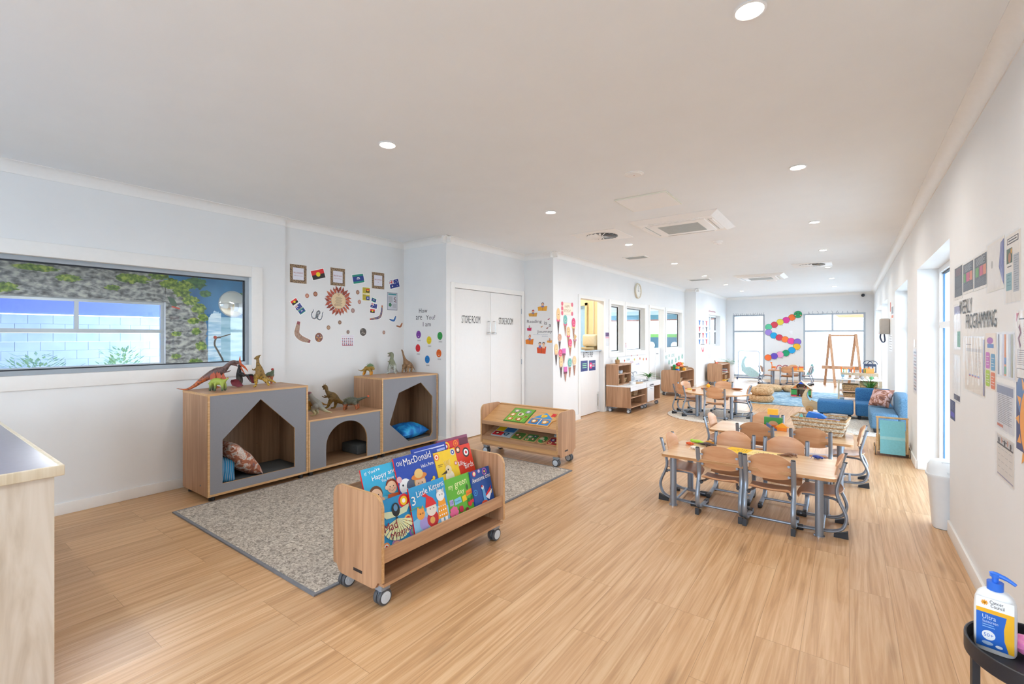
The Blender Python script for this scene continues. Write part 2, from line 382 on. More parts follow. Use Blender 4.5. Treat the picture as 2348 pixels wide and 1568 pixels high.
# cornices (cove)
def cove(name, p0, p1, out):
    """p0->p1 along the wall top, out = unit vector into the room"""
    p0, p1, out = Vector(p0 + (0,)), Vector(p1 + (0,)), Vector(out + (0,))
    prof = [(0, CH), (0, CH - .082), (.006, CH - .082)] + [(.075 - .07*math.cos(a) , CH - .075 + .07*math.sin(a)) for a in [i*PI/12 for i in range(0, 7)]] + [(.082, CH - .005), (.082, CH)]
    vs = []; n = len(prof)
    for p in (p0, p1):
        for d, z in prof: q = p + out*d; vs.append((q.x, q.y, z))
    mb = MB(M_trim); mb.raw(vs, [(i, (i+1) % n, n+(i+1) % n, n+i) for i in range(n)], None, False); mb.raw(vs, [tuple(range(n)), tuple(range(n, 2*n))])
    return struct(mb.build(name))
k = .082
for i, (a, b, o) in enumerate([((XA, -3.05), (XA, 2.67), (1, 0)), ((XB, 2.67), (XB, Y1), (1, 0)), ((XB, Y1), (XS + k, Y1), (0, -1)), ((XS, Y1 - k), (XS, Y2), (1, 0)),
        ((XS, Y2), (XC + k, Y2), (0, -1)), ((XC, Y2 - k), (XC, Y3), (1, 0)), ((XC, Y3), (XE + k, Y3), (0, -1)), ((XE, Y3 - k), (XE, YK), (1, 0)),
        ((XE, YK), (XR, YK), (0, -1)), ((XR, -3.05), (XR, YK), (-1, 0))]):
    cove('trim_%d' % (i+1), a, b, o)
# skirting boards
def skirt(name, a, b):
    mb = MB(M_trim); mb.box(a + (0,), b + (.092,), bev=.003); return struct(mb.build(name))
t = .014
skirt('baseboard_left', (XA, -3.0), (XA + t, 2.67)); skirt('baseboard_left', (XB, 2.67), (XB + t, Y1)); skirt('baseboard_left', (XB, Y1 - t), (XS + t, Y1))
skirt('baseboard_left', (XS, Y1), (XS + t, 4.46)); skirt('baseboard_left', (XS, Y2 - t), (XC, Y2)); skirt('baseboard_left', (XC, Y2 - t), (XC + t, 6.98))
skirt('baseboard_left', (XC, 8.04), (XC + t, 10.39)); skirt('baseboard_left', (XC, 11.48), (XC + t, Y3)); skirt('baseboard_left', (XC, Y3 - t), (XE + t, Y3)); skirt('baseboard_left', (XE, Y3), (XE + t, YK))
skirt('baseboard_back', (XE, YK - t), (-3.26, YK)); skirt('baseboard_back', (-2.18, YK - t), (-1.23, YK)); skirt('baseboard_back', (.44, YK - t), (XR, YK))
ps = -3.0
for a, b in REC + [(YK, 0)]:
    skirt('baseboard_right', (XR - t, ps), (XR, a))
    if b: skirt('baseboard_right', (XR, b - t), (XR + .16, b))
    ps = b
# architraves
def arch_x(name, x, y0, y1, z0, z1, w=.065, sill=True, d=.016, s=1):
    mb = MB(M_trim); a, b = (x, x + s*d)
    mb.box((a, y0 - w, z0 - (w if sill else 0)), (b, y0, z1 + w), bev=.003); mb.box((a, y1, z0 - (w if sill else 0)), (b, y1 + w, z1 + w), bev=.003); mb.box((a, y0, z1), (b, y1, z1 + w), bev=.003)
    if sill: mb.box((a, y0, z0 - w), (b, y1, z0), bev=.003)
    return struct(mb.build(name))
arch_x('trim_11', XA, -1.3, 2.31, 1.11, 2.02, .11); arch_x('trim_12', XS, 4.53, 6.09 , 0, 2.05, .07, False); arch_x('trim_13', XC, 7.05, 7.97, 0, 2.05, .065, False)
arch_x('trim_14', XC, 8.30, 8.89, 1.08, 2.02, .085); arch_x('trim_15', XC, 9.07, 10.12, 1.09, 2.02, .085); arch_x('trim_16', XC, 10.46, 11.41, 0, 2.05, .065, False); arch_x('trim_17', XC, 11.65, 12.95, 1.09, 2.03, .085)
# ---- windows: frame + glass
def window_x(name, x, y0, y1, z0, z1, w=.05, d=.05, mulls=(), trans=(), fm=None, seal=True, gasket=None):
    """framed glazing in a plane of constant x (lower bound x, thickness d)"""
    fm = fm or M_frame; mb = MB(fm)
    mb.box((x, y0, z0), (x+d, y0+w, z1)); mb.box((x, y1-w, z0), (x+d, y1, z1)); mb.box((x, y0+w, z0), (x+d, y1-w, z0+w)); mb.box((x, y0+w, z1-w), (x+d, y1-w, z1))
    for ym, za, zb in mulls: mb.box((x+.001, ym-w*.5, za+.004), (x+d-.001, ym+w*.5, zb-.004))
    for zm in trans: mb.box((x+.002, y0+w, zm-w*.6), (x+d-.002, y1-w, zm+w*.6))
    M_dk = gasket or M_dark
    if seal: e = .3 if gasket is None else .43; mb.box((x+d*e, y0+w, z0+w), (x+d*(1-e), y0+w+.012, z1-w), M_dk); mb.box((x+d*e, y1-w-.012, z0+w), (x+d*(1-e), y1-w, z1-w), M_dk); mb.box((x+d*.3, y0+w, z1-w-.012), (x+d*.7, y1-w, z1-w), M_dark); mb.box((x+d*.3, y0+w, z0+w), (x+d*.7, y1-w, z0+w+.01), M_dark)
    o = struct(mb.build(name)); g = MB(M_glass); g.box((x+d*.5-.002, y0+w*.9, z0+w*.9), (x+d*.5+.002, y1-w*.9, z1-w*.9)); g.build('glass_pane', o)
    return o
def window_y(name, y, x0, x1, z0, z1, w=.05, d=.05, mulls=(), trans=(), fm=None):
    fm = fm or M_frame; mb = MB(fm)
    mb.box((x0, y, z0), (x0+w, y+d, z1)); mb.box((x1-w, y, z0), (x1, y+d, z1)); mb.box((x0+w, y, z0), (x1-w, y+d, z0+w)); mb.box((x0+w, y, z1-w), (x1-w, y+d, z1))
    for xm, za, zb in mulls: mb.box((xm-w*.5, y+.001, za+.004), (xm+w*.5, y+d-.001, zb-.004))
    for zm in trans: mb.box((x0+w, y+.002, zm-w*.6), (x1-w, y+d-.002, zm+w*.6))
    o = struct(mb.build(name)); g = MB(M_glass); g.box((x0+w*.9, y+d*.5-.002, z0+w*.9), (x1-w*.9, y+d*.5+.002, z1-w*.9)); g.build('glass_pane', o)
    return o
window_x('window_1', XA-.10, -1.3, 2.31, 1.11, 2.02, .035, .05, fm=M_alu)
window_x('window_2', XC-.12, 8.30, 8.89, 1.08, 2.02, .03, .04, fm=M_trim); window_x('window_3', XC-.12, 9.07, 10.12, 1.09, 2.02, .03, .04, fm=M_trim); window_x('window_4', XC-.12, 11.65, 12.95, 1.09, 2.03, .03, .04, fm=M_trim)
window_x('window_5', XE-.17, 14.68, 16.18, 1.10, 2.05, .05, .05, mulls=[(15.43, 1.10, 2.05)], trans=[1.56])
window_y('window_6', YK+.03, -3.20, -2.24, .06, 2.11, .055, .06, trans=[1.56], fm=M_alu); window_y('window_7', YK+.03, -1.17, .38, .05, 2.10, .05, .06, mulls=[(-.42, 1.56, 2.10)], trans=[1.56], fm=M_alu)
for i, (a, b) in enumerate(REC): window_x('window_%d' % (8+i), XR+.17, a, b, 0, 2.11, .05, .07, mulls=[((a+b)/2, 1.52, 2.11)], trans=[1.52], gasket=M_bluegap)
window_y('window_12', -3.16, -4.2, .45, .3, 2.4, .06, .06, mulls=[(-1.9, .3, 2.4)])  # unseen glazing, added so daylight fills the room from behind
# ---- store room doors
M_door = mat('door_white', 'eae9e7', .4, noise=.008)
for i, (a, b, hy) in enumerate([(4.535, 5.308, 5.245), (5.313, 6.085, 5.365)]):
    d = MB(M_door); d.box((XS-.045, a, .012), (XS-.004, b, 2.045), bev=.002); o = struct(d.build('door_%d' % (i+1)))
    h = MB(mat('satin_steel', 'c9c9c6', .3, .8)); h.tube(smooth_path([(XS-.004, hy, 1.46), (XS+.035, hy, 1.46), (XS+.04, hy, 1.48), (XS+.04, hy, 1.60), (XS+.035, hy, 1.62), (XS-.004, hy, 1.62)], 4), .006); h.build('handle', o)
    l = MB(glassy('clear_plastic', (.92, .92, .92), .12, .15)); l.box((XS-.003, hy-.03, 1.435), (XS+.045, hy+.03, 1.46), bev=.004); l.build('safety_latch', o)
    hg = MB(M_alu); hy2 = 4.532 if i == 0 else 6.088
    for z in (.25, 1.0, 1.8): hg.cyl(.007, z-.04, z+.04, None, 10, T(XS+.004, hy2, 0))
    hg.build('hinge', o, 'row of slim grey door hinges')
# black lettering decals on the store room doors and elsewhere
M_ink = mat('black_vinyl', '1d1b1b', .4, noise=0)
M_ink2 = mat('grey_lettering', '4b4b50', .4, noise=0)
def letters(name, s, o, r, n, w, h, m, label, thick=.0015, group=None, parts=None):
    mb = MB(m)
    M = frame(o, r, (0, 0, 1), n)
    if parts:
        for (st, x, y, ww, hh) in parts: mb.text(st, x, y, ww, hh, z=thick)
    else: mb.text(s, 0, 0, w, h, z=thick)
    ob = mb.build(name); ob.matrix_world = M; tag(ob, label, 'lettering', group); return ob
letters('door_lettering', 'STORE ROOM', (XS-.004, 4.68, 1.585), (0, 1, 0), (1, 0, 0), .39, .105, M_ink, 'black hand-drawn STORE ROOM lettering on the left store room door')
letters('door_lettering', 'STORE ROOM', (XS-.004, 5.50, 1.585), (0, 1, 0), (1, 0, 0), .36, .10, M_ink, 'black hand-drawn STORE ROOM lettering on the right store room door')
# ---- bottle prep half door
d = MB(M_door); d.box((XC-.115, 7.055, .012), (XC-.075, 7.965, 1.125), bev=.002); hd = struct(d.build('door_3'))
s = MB(M_alu); s.box((XC-.16, 7.052, 1.125), (XC-.03, 7.968, 1.15), bev=.004); s.build('counter_ledge', hd, 'narrow pale ledge on top of the half door')
s = MB(mat('satin_steel', 'c9c9c6', .3, .8)); s.box((XC-.075, 7.87, .12), (XC-.055, 7.90, .34), bev=.003); s.cyl(.006, .05, .38, None, 8, T(XC-.06, 7.885, 0)); s.build('floor_bolt', hd)

# ---- gate in the opening between the interior windows
g = MB(M_frame); g.box((XC-.11, 10.47, .06), (XC-.07, 11.02, 1.12), bev=.004); g.box((XC-.11, 11.06, .06), (XC-.07, 11.40, 1.12), bev=.004)
gd = struct(g.build('door_4')); q = MB(M_alu); q.cyl(.012, 0, .05, None, 10, T(XC-.07, 11.1, .98, 0, PI/2)); q.build('knob', gd)
# ---- rooms behind the left wall
for a, b in [((-6.2, 6.3, 0), (-6.08, 8.26, CH)), ((-6.2, 8.14, 0), (-4.52, 8.26, CH)), ((-4.15, 8.14, 0), (XC-.12, 8.26, CH)), ((-4.52, 8.14, 2.0), (-4.15, 8.26, CH)), ((-4.52, 8.14, 0), (-4.15, 8.26, 1.07)), ((-6.2, 6.2, 0), (-4.4, 6.3, CH))]: bx = MB(M_cream); bx.box(a, b); struct(bx.build('wall_prep'))
bx = MB(M_trim); bx.box((-3.98, 8.125, 1.07), (-3.975, 8.14, 2.4)); struct(bx.build('trim_20'))
bw = MB(M_cream); bw.box((-4.56, 8.11, 2.0), (-4.11, 8.14, 2.05)); bw.box((-4.15, 8.11, 1.02), (-4.11, 8.14, 2.05)); bw.box((-4.56, 8.11, 1.02), (-4.11, 8.14, 1.07)); o = struct(bw.build('window_13'))
g = MB(glassy('frosted_blue_glass', (.60, .80, .95), .05, .35)); g.box((-4.52, 8.19, 1.07), (-4.15, 8.195, 2.0)); g.build('glass_pane', o)
rc = MB(M_ceil); rc.box((-7.8, 6.2, CH), (XC-.12, 14.6, CH+.1)); struct(rc.build('ceiling'))
rf = MB(mat('pale_vinyl', 'c9bda9', .5)); rf.box((-7.8, 6.2, -.1), (-5.2, 14.6, 0)); rf.box((-5.2, 6.23, -.02), (XC-.12, 14.6, .001)); struct(rf.build('floor'))
wall_y('wall_inner', 14.5, 14.6, -7.8, XC-.12, [(-6.75, -4.05, .9, 2.25)]); wall_x('wall_inner', -7.8, -7.7, 6.2, 14.6, [(8.8, 13.8, .9, 2.3)])
window_y('window_14', 14.52, -6.75, -4.05, .9, 2.25, .05, .05, mulls=[(-5.4, .9, 2.25)], trans=[])
window_x('window_15', -7.77, 8.8, 13.8, .9, 2.3, .05, .05, mulls=[(10.4, .9, 2.3), (12.1, .9, 2.3)])
# room with the mural, seen through window_1
XM = -11.0
wall_x('wall_mural', XM-.15, XM, -6, 8.0, [(-3.5, 3.42, .82, 2.08)]); 
rf = MB(mat('pale_vinyl', 'c9bda9', .5)); rf.box((XM, -6, -.1), (-5.2, 8, -.001)); struct(rf.build('floor'))
rc = MB(M_ceil); rc.box((XM, -6, CH), (XA-.14, 8, CH+.1)); struct(rc.build('ceiling'))
wall_y('wall_mural', -6.1, -6, XM, -5.2); wall_y('wall_mural', 8, 8.1, XM, -6.2)
window_x('window_16', XM-.13, -3.5, 3.42, .82, 2.08, .06, .06, mulls=[(2.12, 1.5, 2.08), (-.6, 1.5, 2.08)], trans=[1.5], fm=M_alu, seal=False)
# ================================================================ MURAL of a cliff, trees and a waterfall on the far wall of the side room
def mural():
    m_rock = ramp_mat('mural_rock', [(.30, '2f3338'), (.45, '676c70'), (.58, '969b9b'), (.72, 'b4b7b0')], (1, 1.6, 2.2), 9, 12, .6, .25)
    m_sky = ramp_mat('mural_sky', [(.35, '1d5688'), (.65, '3f83b4')], (1, .6, 2), 1.2, 4, .6)
    m_fol = ramp_mat('mural_foliage', [(.35, '33502a'), (.5, '5f7d36'), (.65, '94a64e')], (1, 1, 1), 15, 9, .6)
    m_fall = ramp_mat('mural_waterfall', [(.35, '7fb0d4'), (.65, 'd3e6f2')], (1, 9, .6), 2, 5, .6)
    m_reflect = ramp_mat('mural_glass_reflection', [(.35, '79a9c4'), (.65, 'a5cade')], (1, 4, .8), 2, 5, .6)  # reflection in the window glass, painted into the mural as pale blue
    m_fol2 = ramp_mat('mural_trees', [(.35, '27503f'), (.65, '4f7f4a')], (1, 1, 1), 14, 9, .6)
    hole = [(-3.5, .82), (3.42, .82), (3.42, 2.08), (-3.5, 2.08)]
    M = frame((XM + .002, 0, 0), (0, 1, 0), (0, 0, 1), (1, 0, 0))
    mb = MB(m_sky); mb.holed([(-5.9, 0), (7.9, 0), (7.9, CH), (-5.9, CH)], hole, .002)
    random.seed(3)
    def rag(pts, amp, n=10):
        out = []
        for i in range(len(pts)-1):
            a, b = pts[i], pts[i+1]
            for k in range(n): t = k/n; out.append((a[0]+(b[0]-a[0])*t + random.uniform(-amp, amp), a[1]+(b[1]-a[1])*t + random.uniform(-amp, amp)))
        return out + [pts[-1]]
    edge = rag([(3.42, 2.5), (3.75, 2.25), (3.98, 2.0), (4.14, 1.6), (4.16, .9), (4.16, 0)], .03)
    mb.flat([(3.42, 2.08)] + edge + [(3.42, 0)], m_rock, .003)
    mb.flat([(-5.9, 2.08), (3.42, 2.08), (3.42, 2.52), (3.1, 2.7), (-5.9, 2.7)], m_rock, .003); mb.flat([(-5.9, 0), (3.42, 0), (3.42, .82), (-5.9, .82)], m_rock, .003)
    mb.flat(rag([(4.16, 0), (4.42, 0), (4.42, 1.9), (4.3, 1.95), (4.18, 1.8)], .015, 6), m_fall, .0035)
    mb.flat(rag([(4.42, 0), (5.6, 0), (5.6, 1.78), (4.42, 1.82)], .01, 8), m_reflect, .0034)
    def tree(cx, cy, rx, ry, m, z):
        n = 40; mb.flat([(cx + rx*math.cos(2*PI*k/n)*random.uniform(.68, 1.12), cy + ry*math.sin(2*PI*k/n)*random.uniform(.68, 1.12)) for k in range(n)], m, z)
    L_ = [(3.3, 2.62, .2, .12), (3.5, 2.45, .18, .12), (3.7, 2.3, .17, .11), (3.85, 2.14, .16, .11), (4.0, 1.98, .14, .12), (4.08, 1.8, .11, .1), (3.9, 1.72, .13, .07), (3.95, 1.5, .1, .08), (4.05, 1.2, .12, .1), (3.95, .85, .16, .1), (3.6, 1.0, .1, .05), (1.2, 2.2, .22, .09), (2.0, 2.42, .18, .07), (.6, 2.35, .2, .12), (2.6, 2.3, .12, .06), (-1, 2.3, .5, .12), (1.6, 2.55, .3, .06), (2.9, 2.5, .3, .1), (-.2, 2.55, .3, .08), (.1, 2.2, .15, .1), (-2, 2.4, .5, .2), (4.0, .6, .15, .15), (3.6, 1.45, .1, .05), (3.75, 2.45, .15, .1)]
    for i, (x, y, a, b) in enumerate(L_): tree(x, y, a, b, m_fol, .004 + i*.0001)
    for i, (x, y, a, b) in enumerate([(3.95, 2.5, .22, .13), (4.95, 2.25, .2, .2), (5.1, 2.0, .2, .14), (4.12, 2.3, .12, .08), (5.4, 1.9, .3, .3)]): tree(x, y, a, b, m_fol2, .0036 + i*.0001)
    mb.line(smooth_path([(4.5, .3, 0), (4.48, .8, 0), (4.38, 1.05, 0), (4.30, 1.22, 0), (4.33, 1.36, 0), (4.42, 1.38, 0)], 5), .035, c('4a4640'), .0066); mb.line([(4.4, 1.38), (4.62, 1.45)], .022, c('4a4640'), .0067); mb.disc(4.31, 1.38, .035, c('a0473c'), .0068)
    mb.flat([(3.44, 2.2), (3.56, 2.16), (3.62, 2.04), (3.58, 1.97), (3.5, 2.05)], c('3d5a4c'), .007); mb.line([(3.52, 2.0), (3.66, 1.96)], .03, c('b4473a'), .0072)
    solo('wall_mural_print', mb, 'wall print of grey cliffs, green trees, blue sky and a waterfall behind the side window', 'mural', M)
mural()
q = onX(533, 697, XM); t = thing('round_mirror', 'small round convex mirror on the printed cliff wall beyond the side window', 'mirror', (XM+.01, q.y, q.z))
mb = MB(mat('mirror_glass', 'e8eef2', .06, .95, noise=0)); mb.lathe([(0, .07), (.14, .055), (.25, .015), (.27, 0)], None, 32, T(0, 0, 0, 0, PI/2)); mb.build('mirror_face', t); mb = MB(M_alu); mb.tube([(0, .275*math.cos(2*PI*k/32), .275*math.sin(2*PI*k/32)) for k in range(32)], .012, None, 8, closed=True); mb.build('rim', t)
# ================================================================ DOWNLIGHTS AND CEILING FIXTURES
M_lamp = glow('lamp_warm', 'fff2dc', 22)
def downlight(x, y, label, power=4.6):
    t = thing('downlight', label, 'ceiling light', (x, y, CH), 0, 'recessed downlights in two rows')
    mb = MB(M_frame); mb.lathe([(.058, 0), (.062, -.004), (.052, -.007), (.046, -.003), (.044, 0)], None, 28); mb.build('trim_ring', t)
    mb = MB(M_lamp); mb.cyl(.045, -.003, -.001, None, 24); mb.build('diffuser', t)
    ld = bpy.data.lights.new('downlight_beam', 'AREA'); ld.shape = 'DISK'; ld.size = .09; ld.energy = power; ld.color = (1.0, .97, .93); ld.spread = math.radians(165)
    lo = bpy.data.objects.new('beam', ld); COL.objects.link(lo); lo.parent = t; lo.location = (0, 0, -.009)
names = ['nearest', 'second', 'third', 'fourth', 'fifth', 'sixth', 'farthest']
for i in range(7):
    y = 2.04 + i*2.115
    downlight(-.32, y, 'round recessed downlight, %s of the right-hand row near the windows' % names[i])
    downlight(-2.52, y, 'round recessed downlight, %s of the left-hand row along the middle ceiling' % names[i])
for y in (-.2,):   # the same two rows go on behind the viewpoint
    downlight(-.32, y, 'round recessed downlight of the right row, behind the viewpoint'); downlight(-2.52, y, 'round recessed downlight of the left row, behind the viewpoint')
M_ac = mat('air_con_plastic', 'f1efec', .4, noise=.01); M_grille = mat('grille_grey', 'b9bdbb', .6)
def cassette(x, y, label):
    t = thing('air_conditioner', label, 'air conditioner', (x, y, CH), 0, 'ceiling cassette air conditioners')
    mb = MB(M_ac); a = .475; b = .40
    for k in range(4):
        R = T(0, 0, 0, 0, 0, k*PI/2); mb.raw([(-a, -a, -.004), (a, -a, -.004), (b, -b, -.04), (-b, -b, -.04)], [(0, 1, 2, 3)], None, False, R)
    mb.holed([(-b, -b), (b, -b), (b, b), (-b, b)], [(-.30, -.30), (.30, -.30), (.30, .30), (-.30, .30)], .01, M=T(0, 0, -.042)); mb.box((-.475, -.475, -.005), (.475, .475, -.001)); mb.build('fascia', t)
    mb = MB(M_ac); mb.box((-.31, -.31, -.05), (.31, .31, -.034), bev=.006); mb.build('intake_panel', t)
    mb = MB(M_grille)
    for i in range(22): yy = -.2 + .4*i/21; mb.box((-.22, yy-.006, -.054), (.22, yy+.006, -.05))
    mb.build('grille', t)
    for k in range(4):
        R = T(0, 0, 0, 0, 0, k*PI/2); mb = MB(M_ac); mb.box((-.27, -.385, -.048), (.27, -.345, -.041), M=R, bev=.003); mb.box((-.27, -.345, -.046), (.27, -.335, -.041), M_grille, R); mb.build('louvre', t)
cassette(-1.56, 5.50, 'square white ceiling cassette air conditioner, the large near one'); cassette(-1.56, 11.35, 'square white ceiling cassette air conditioner, the far one towards the back wall')
mb = MB(mat('access_panel_ivory', 'e3e1d2', .6, noise=.01)); mb.box((-.245, -.245, -.012), (.245, .245, 0), bev=.003); mb.box((-.235, -.235, -.014), (.235, .235, -.012), M_ac); solo('access_panel', mb, 'flat square ivory access panel in the ceiling before the near air conditioner', 'ceiling panel', loc=(-1.56, 4.38, CH))
def swirl(x, y, label, dark=.6):
    t = thing('air_diffuser', label, 'ceiling vent', (x, y, CH)); mb = MB(M_ac); mb.box((-.3, -.3, -.006), (.3, .3, 0), bev=.002); mb.build('plate', t)
    mb = MB(mat('vent_shadow_grey', '77797b', .7)); mb.cyl(.2, -.0075, -.006, None, 30); mb.build('opening', t)
    mb = MB(M_ac); mb.cyl(.035, -.014, -.006)
    for k in range(20): mb.box((.03, -.018, -.0), (.2, .006, .002), None, T(0, 0, -.012, 0, 0, k*2*PI/20) @ T(0, 0, 0, .45))
    mb.build('blades', t)
swirl(-2.58, 5.52, 'square swirl air diffuser left of the near air conditioner'); swirl(-.55, 10.0, 'square swirl air diffuser on the far right of the ceiling')
def gvent(x, y, w, h, label):
    t = thing('ceiling_vent', label, 'ceiling vent', (x, y, CH), 0, 'small rectangular ceiling vents'); mb = MB(M_ac); mb.holed([(-w, -h), (w, -h), (w, h), (-w, h)], [(-w+.03, -h+.03), (w-.03, -h+.03), (w-.03, h-.03), (-w+.03, h-.03)], .008, M=T(0, 0, -.008)); mb.build('border', t)
    mb = MB(M_grille)
    for i in range(9): yy = -h+.03 + (2*h-.06)*i/8; mb.box((-w+.03, yy-.004, -.008), (w-.03, yy+.008, -.002))
    mb.build('slats', t)
q = onZ(1459, 590, CH); gvent(q.x, q.y, .19, .13, 'small grey slatted ceiling vent near the wall clock'); q = onZ(1604, 641, CH); gvent(q.x, q.y, .24, .16, 'small grey slatted ceiling vent towards the back left corner')
def detector(p, label, r=.055, h=.035):
    t = thing('smoke_detector', label, 'smoke detector', (p.x, p.y, CH)); mb = MB(M_ac); mb.lathe([(r, 0), (r, -h*.4), (r*.8, -h*.55), (r*.75, -h*.9), (r*.4, -h), (0, -h)], None, 28); mb.build('housing', t); mb = MB(M_grille); mb.lathe([(r*.9, -h*.42), (r*.9, -h*.5)], None, 24); mb.cyl(.004, -h*1.05, -h*.9, c('b02020')); mb.build('vent_ring', t)
detector(onZ(1454, 399, CH), 'flat white ceiling sensor disc in front of the access panel', .075, .012); detector(onZ(1646, 553, CH), 'white domed smoke detector right of the near air conditioner', .062, .04); 
detector(onZ(1770, 640, CH), 'low white domed ceiling fitting just behind the far air conditioner', .14, .05)
q = onY(1979, 669, 16.98); t = thing('security_camera', 'small dark dome security camera at the top right of the back wall', 'camera', (q.x, 17.0, 2.60))
mb = MB(M_ac); mb.cyl(.055, 0, .02, None, 20, T(0, .1, 0, PI/2)); mb.build('mount', t); mb = MB(M_dark); mb.ball(0, .06, 0, .045); mb.build('dome', t)
# added fill lamps that brighten the neighbouring rooms
M_fill = glow('fill_panel_glow', 'ffffff', 9)
for (x, y, e, n) in [(-8.2, 2.0, 45, 'behind the long side window'), (-8.2, 5.0, 30, 'behind the long side window, farther one'), (-4.9, 7.3, 14, 'in the cream bottle room'), (-5.8, 11.0, 50, 'in the inner room beyond the small windows')]:
    t = thing('added_fill_panel', 'added flat white ceiling fill light %s' % n, 'ceiling light', (x, y, CH)); mb = MB(M_fill); mb.box((-.3, -.3, -.02), (.3, .3, -.001)); mb.build('diffuser', t)
    ld = bpy.data.lights.new('fill_panel_beam', 'AREA'); ld.size = .55; ld.energy = e; ld.color = (1, .93, .82) if x == -4.9 else (1, .98, .95); lo = bpy.data.objects.new('beam', ld); COL.objects.link(lo); lo.parent = t; lo.location = (0, 0, -.025)
# ================================================================ OUTSIDE
g = MB(mat('pale_concrete', 'd5d6d2', .8, nscale=2)); g.box((-40, -30, -.3), (40, 60, -.12)); struct(g.build('ground'))
# block wall, shade sail and shrubs beyond the mural room
mb = MB(ramp_mat('painted_block_wall', [(.3, 'cfdcea'), (.7, 'e6eef6')], (1, 1, 1), 3)); XW = -14.6
q = onX(200, 722, XW); zt = q.z
for r in range(int(zt/.2)+1):
    for j in range(28): yy = -5 + j*.4 + (r % 2)*.2; mb.box((XW-.2, yy+.003, -.12+r*.2), (XW, yy+.397, -.12+r*.2+.197))
struct(mb.build('wall_outside'))
ms = mat('blue_shade_cloth', '8c9dea', .8)
mb = MB(ms); mb.raw([(-11.4, -6, 2.75), (-11.4, 5, 2.75), (-16, 6, 3.1), (-16, -6, 3.1), (-11.4, -6, 2.78), (-11.4, 5, 2.78), (-16, 6, 3.13), (-16, -6, 3.13)], [(0, 1, 2, 3), (4, 5, 6, 7), (0, 1, 5, 4), (1, 2, 6, 5), (2, 3, 7, 6), (3, 0, 4, 7)])
mb.raw([(XW-.25, -5, zt), (XW-.25, 6, zt), (XW-.25, 6, 3.6), (XW-.25, -5, 3.6)], [(0, 1, 2, 3)]); solo('shade_sail', mb, 'blue shade cloth hanging above the pale block wall outside the far side window', 'shade sail')
ml = ramp_mat('leaf_light_green', [(.3, '6ea35a'), (.7, 'b7d79a')], (1, 1, 1), 20)
random.seed(5)
def shrub(x, y, r, h, n, label, m=None):
    mb = MB(m or ml)
    for i in range(n):
        a = random.uniform(0, 2*PI); e = random.uniform(-.3, 1.4); L = r*random.uniform(.4, 1); p = Vector((math.cos(a)*math.cos(e)*L, math.sin(a)*math.cos(e)*L, h*.5 + h*.5*math.sin(e)*random.uniform(.3, 1)))
        d = Vector((math.cos(a), math.sin(a), random.uniform(-.2, 1))).normalized(); s = d.cross(Vector((0, 0, 1))).normalized(); w = .03; l = random.uniform(.10, .2)
        mb.raw([p, p + d*l*.5 + s*w, p + d*l, p + d*l*.5 - s*w], [(0, 1, 2, 3)])
    mb.tube([(0, 0, -.12), (0, 0, h*.6)], .02, c('6a5a40'), 6); return solo('shrub', mb, label, 'shrub', loc=(x, y, 0))
shrub(-13.6, .3, .75, 1.15, 260, 'light green shrub seen low through the far side window, left one'); shrub(-13.6, 2.0, .7, 1.1, 240, 'light green shrub seen low through the far side window, middle one'); shrub(-13.7, 3.4, .55, 1.2, 200, 'light green shrub seen low through the far side window, right one')
# play panel outside the inner room
mb = MB(c('3f6c80', .6)); mb.box((-7.5, 20, -.12), (-4.9, 20.06, 1.35)); mb.box((-7.5, 19.98, 1.35), (-4.9, 20.08, 1.5), c('7fb850'))
for x in (-7.0, -6.0, -5.4): mb.disc(x, 0, .16, c('f4f7f2'), 0, 20, M=Matrix(((1, 0, 0, 0), (0, 0, -1, 19.97), (0, 1, 0, 1.0), (0, 0, 0, 1))))
solo('play_board', mb, 'blue outdoor play panel with a lime green top rail, seen through the inner room', 'play panel')
v = MB(mat('soffit_grey', 'a3aaa6', .8)); v.box((-12, 14.8, 2.32), (-3.9, 20.0, 2.40)); v.box((-12, 19.9, 2.12), (-3.9, 20.0, 2.32), c('5f8f9a')); v.box((-12, 19.9, 2.06), (-3.9, 19.98, 2.12), c('b0705a')); struct(v.build('eave_or_added_shade'))
v = MB(M_trim); v.box((XR+.30, -4, 2.42), (3.4, 18.2, 2.52)); struct(v.build('eave_or_added_shade'))  # unseen verandah roof, added to cut daylight through the right windows
for y in (-1, 4, 9, 14): v = MB(M_trim); v.box((3.3, y, -.12), (3.4, y+.1, 2.42)); struct(v.build('added_shade_post'))  # posts carrying the added shading roof
mb = MB(c('eceff0', .7)); mb.box((-12, 25, -.12), (8, 25.15, 2.0)); solo('boundary_fence', mb, 'white boundary fence beyond the back windows', 'fence')
mb = MB(c('d9763a', .7)); P = [(-1.0, 17.31, 2.5), (1.2, 17.31, 2.5), (1.2, 20.2, 2.02), (-.3, 20.2, 2.06)]; mb.raw([(x, y, z+d) for d in (0, .02) for x, y, z in P], [(0, 1, 2, 3), (7, 6, 5, 4), (0, 4, 5, 1), (1, 5, 6, 2), (2, 6, 7, 3), (3, 7, 4, 0)]); solo('orange_awning', mb, 'orange shade awning outside the top of the right back window', 'awning')
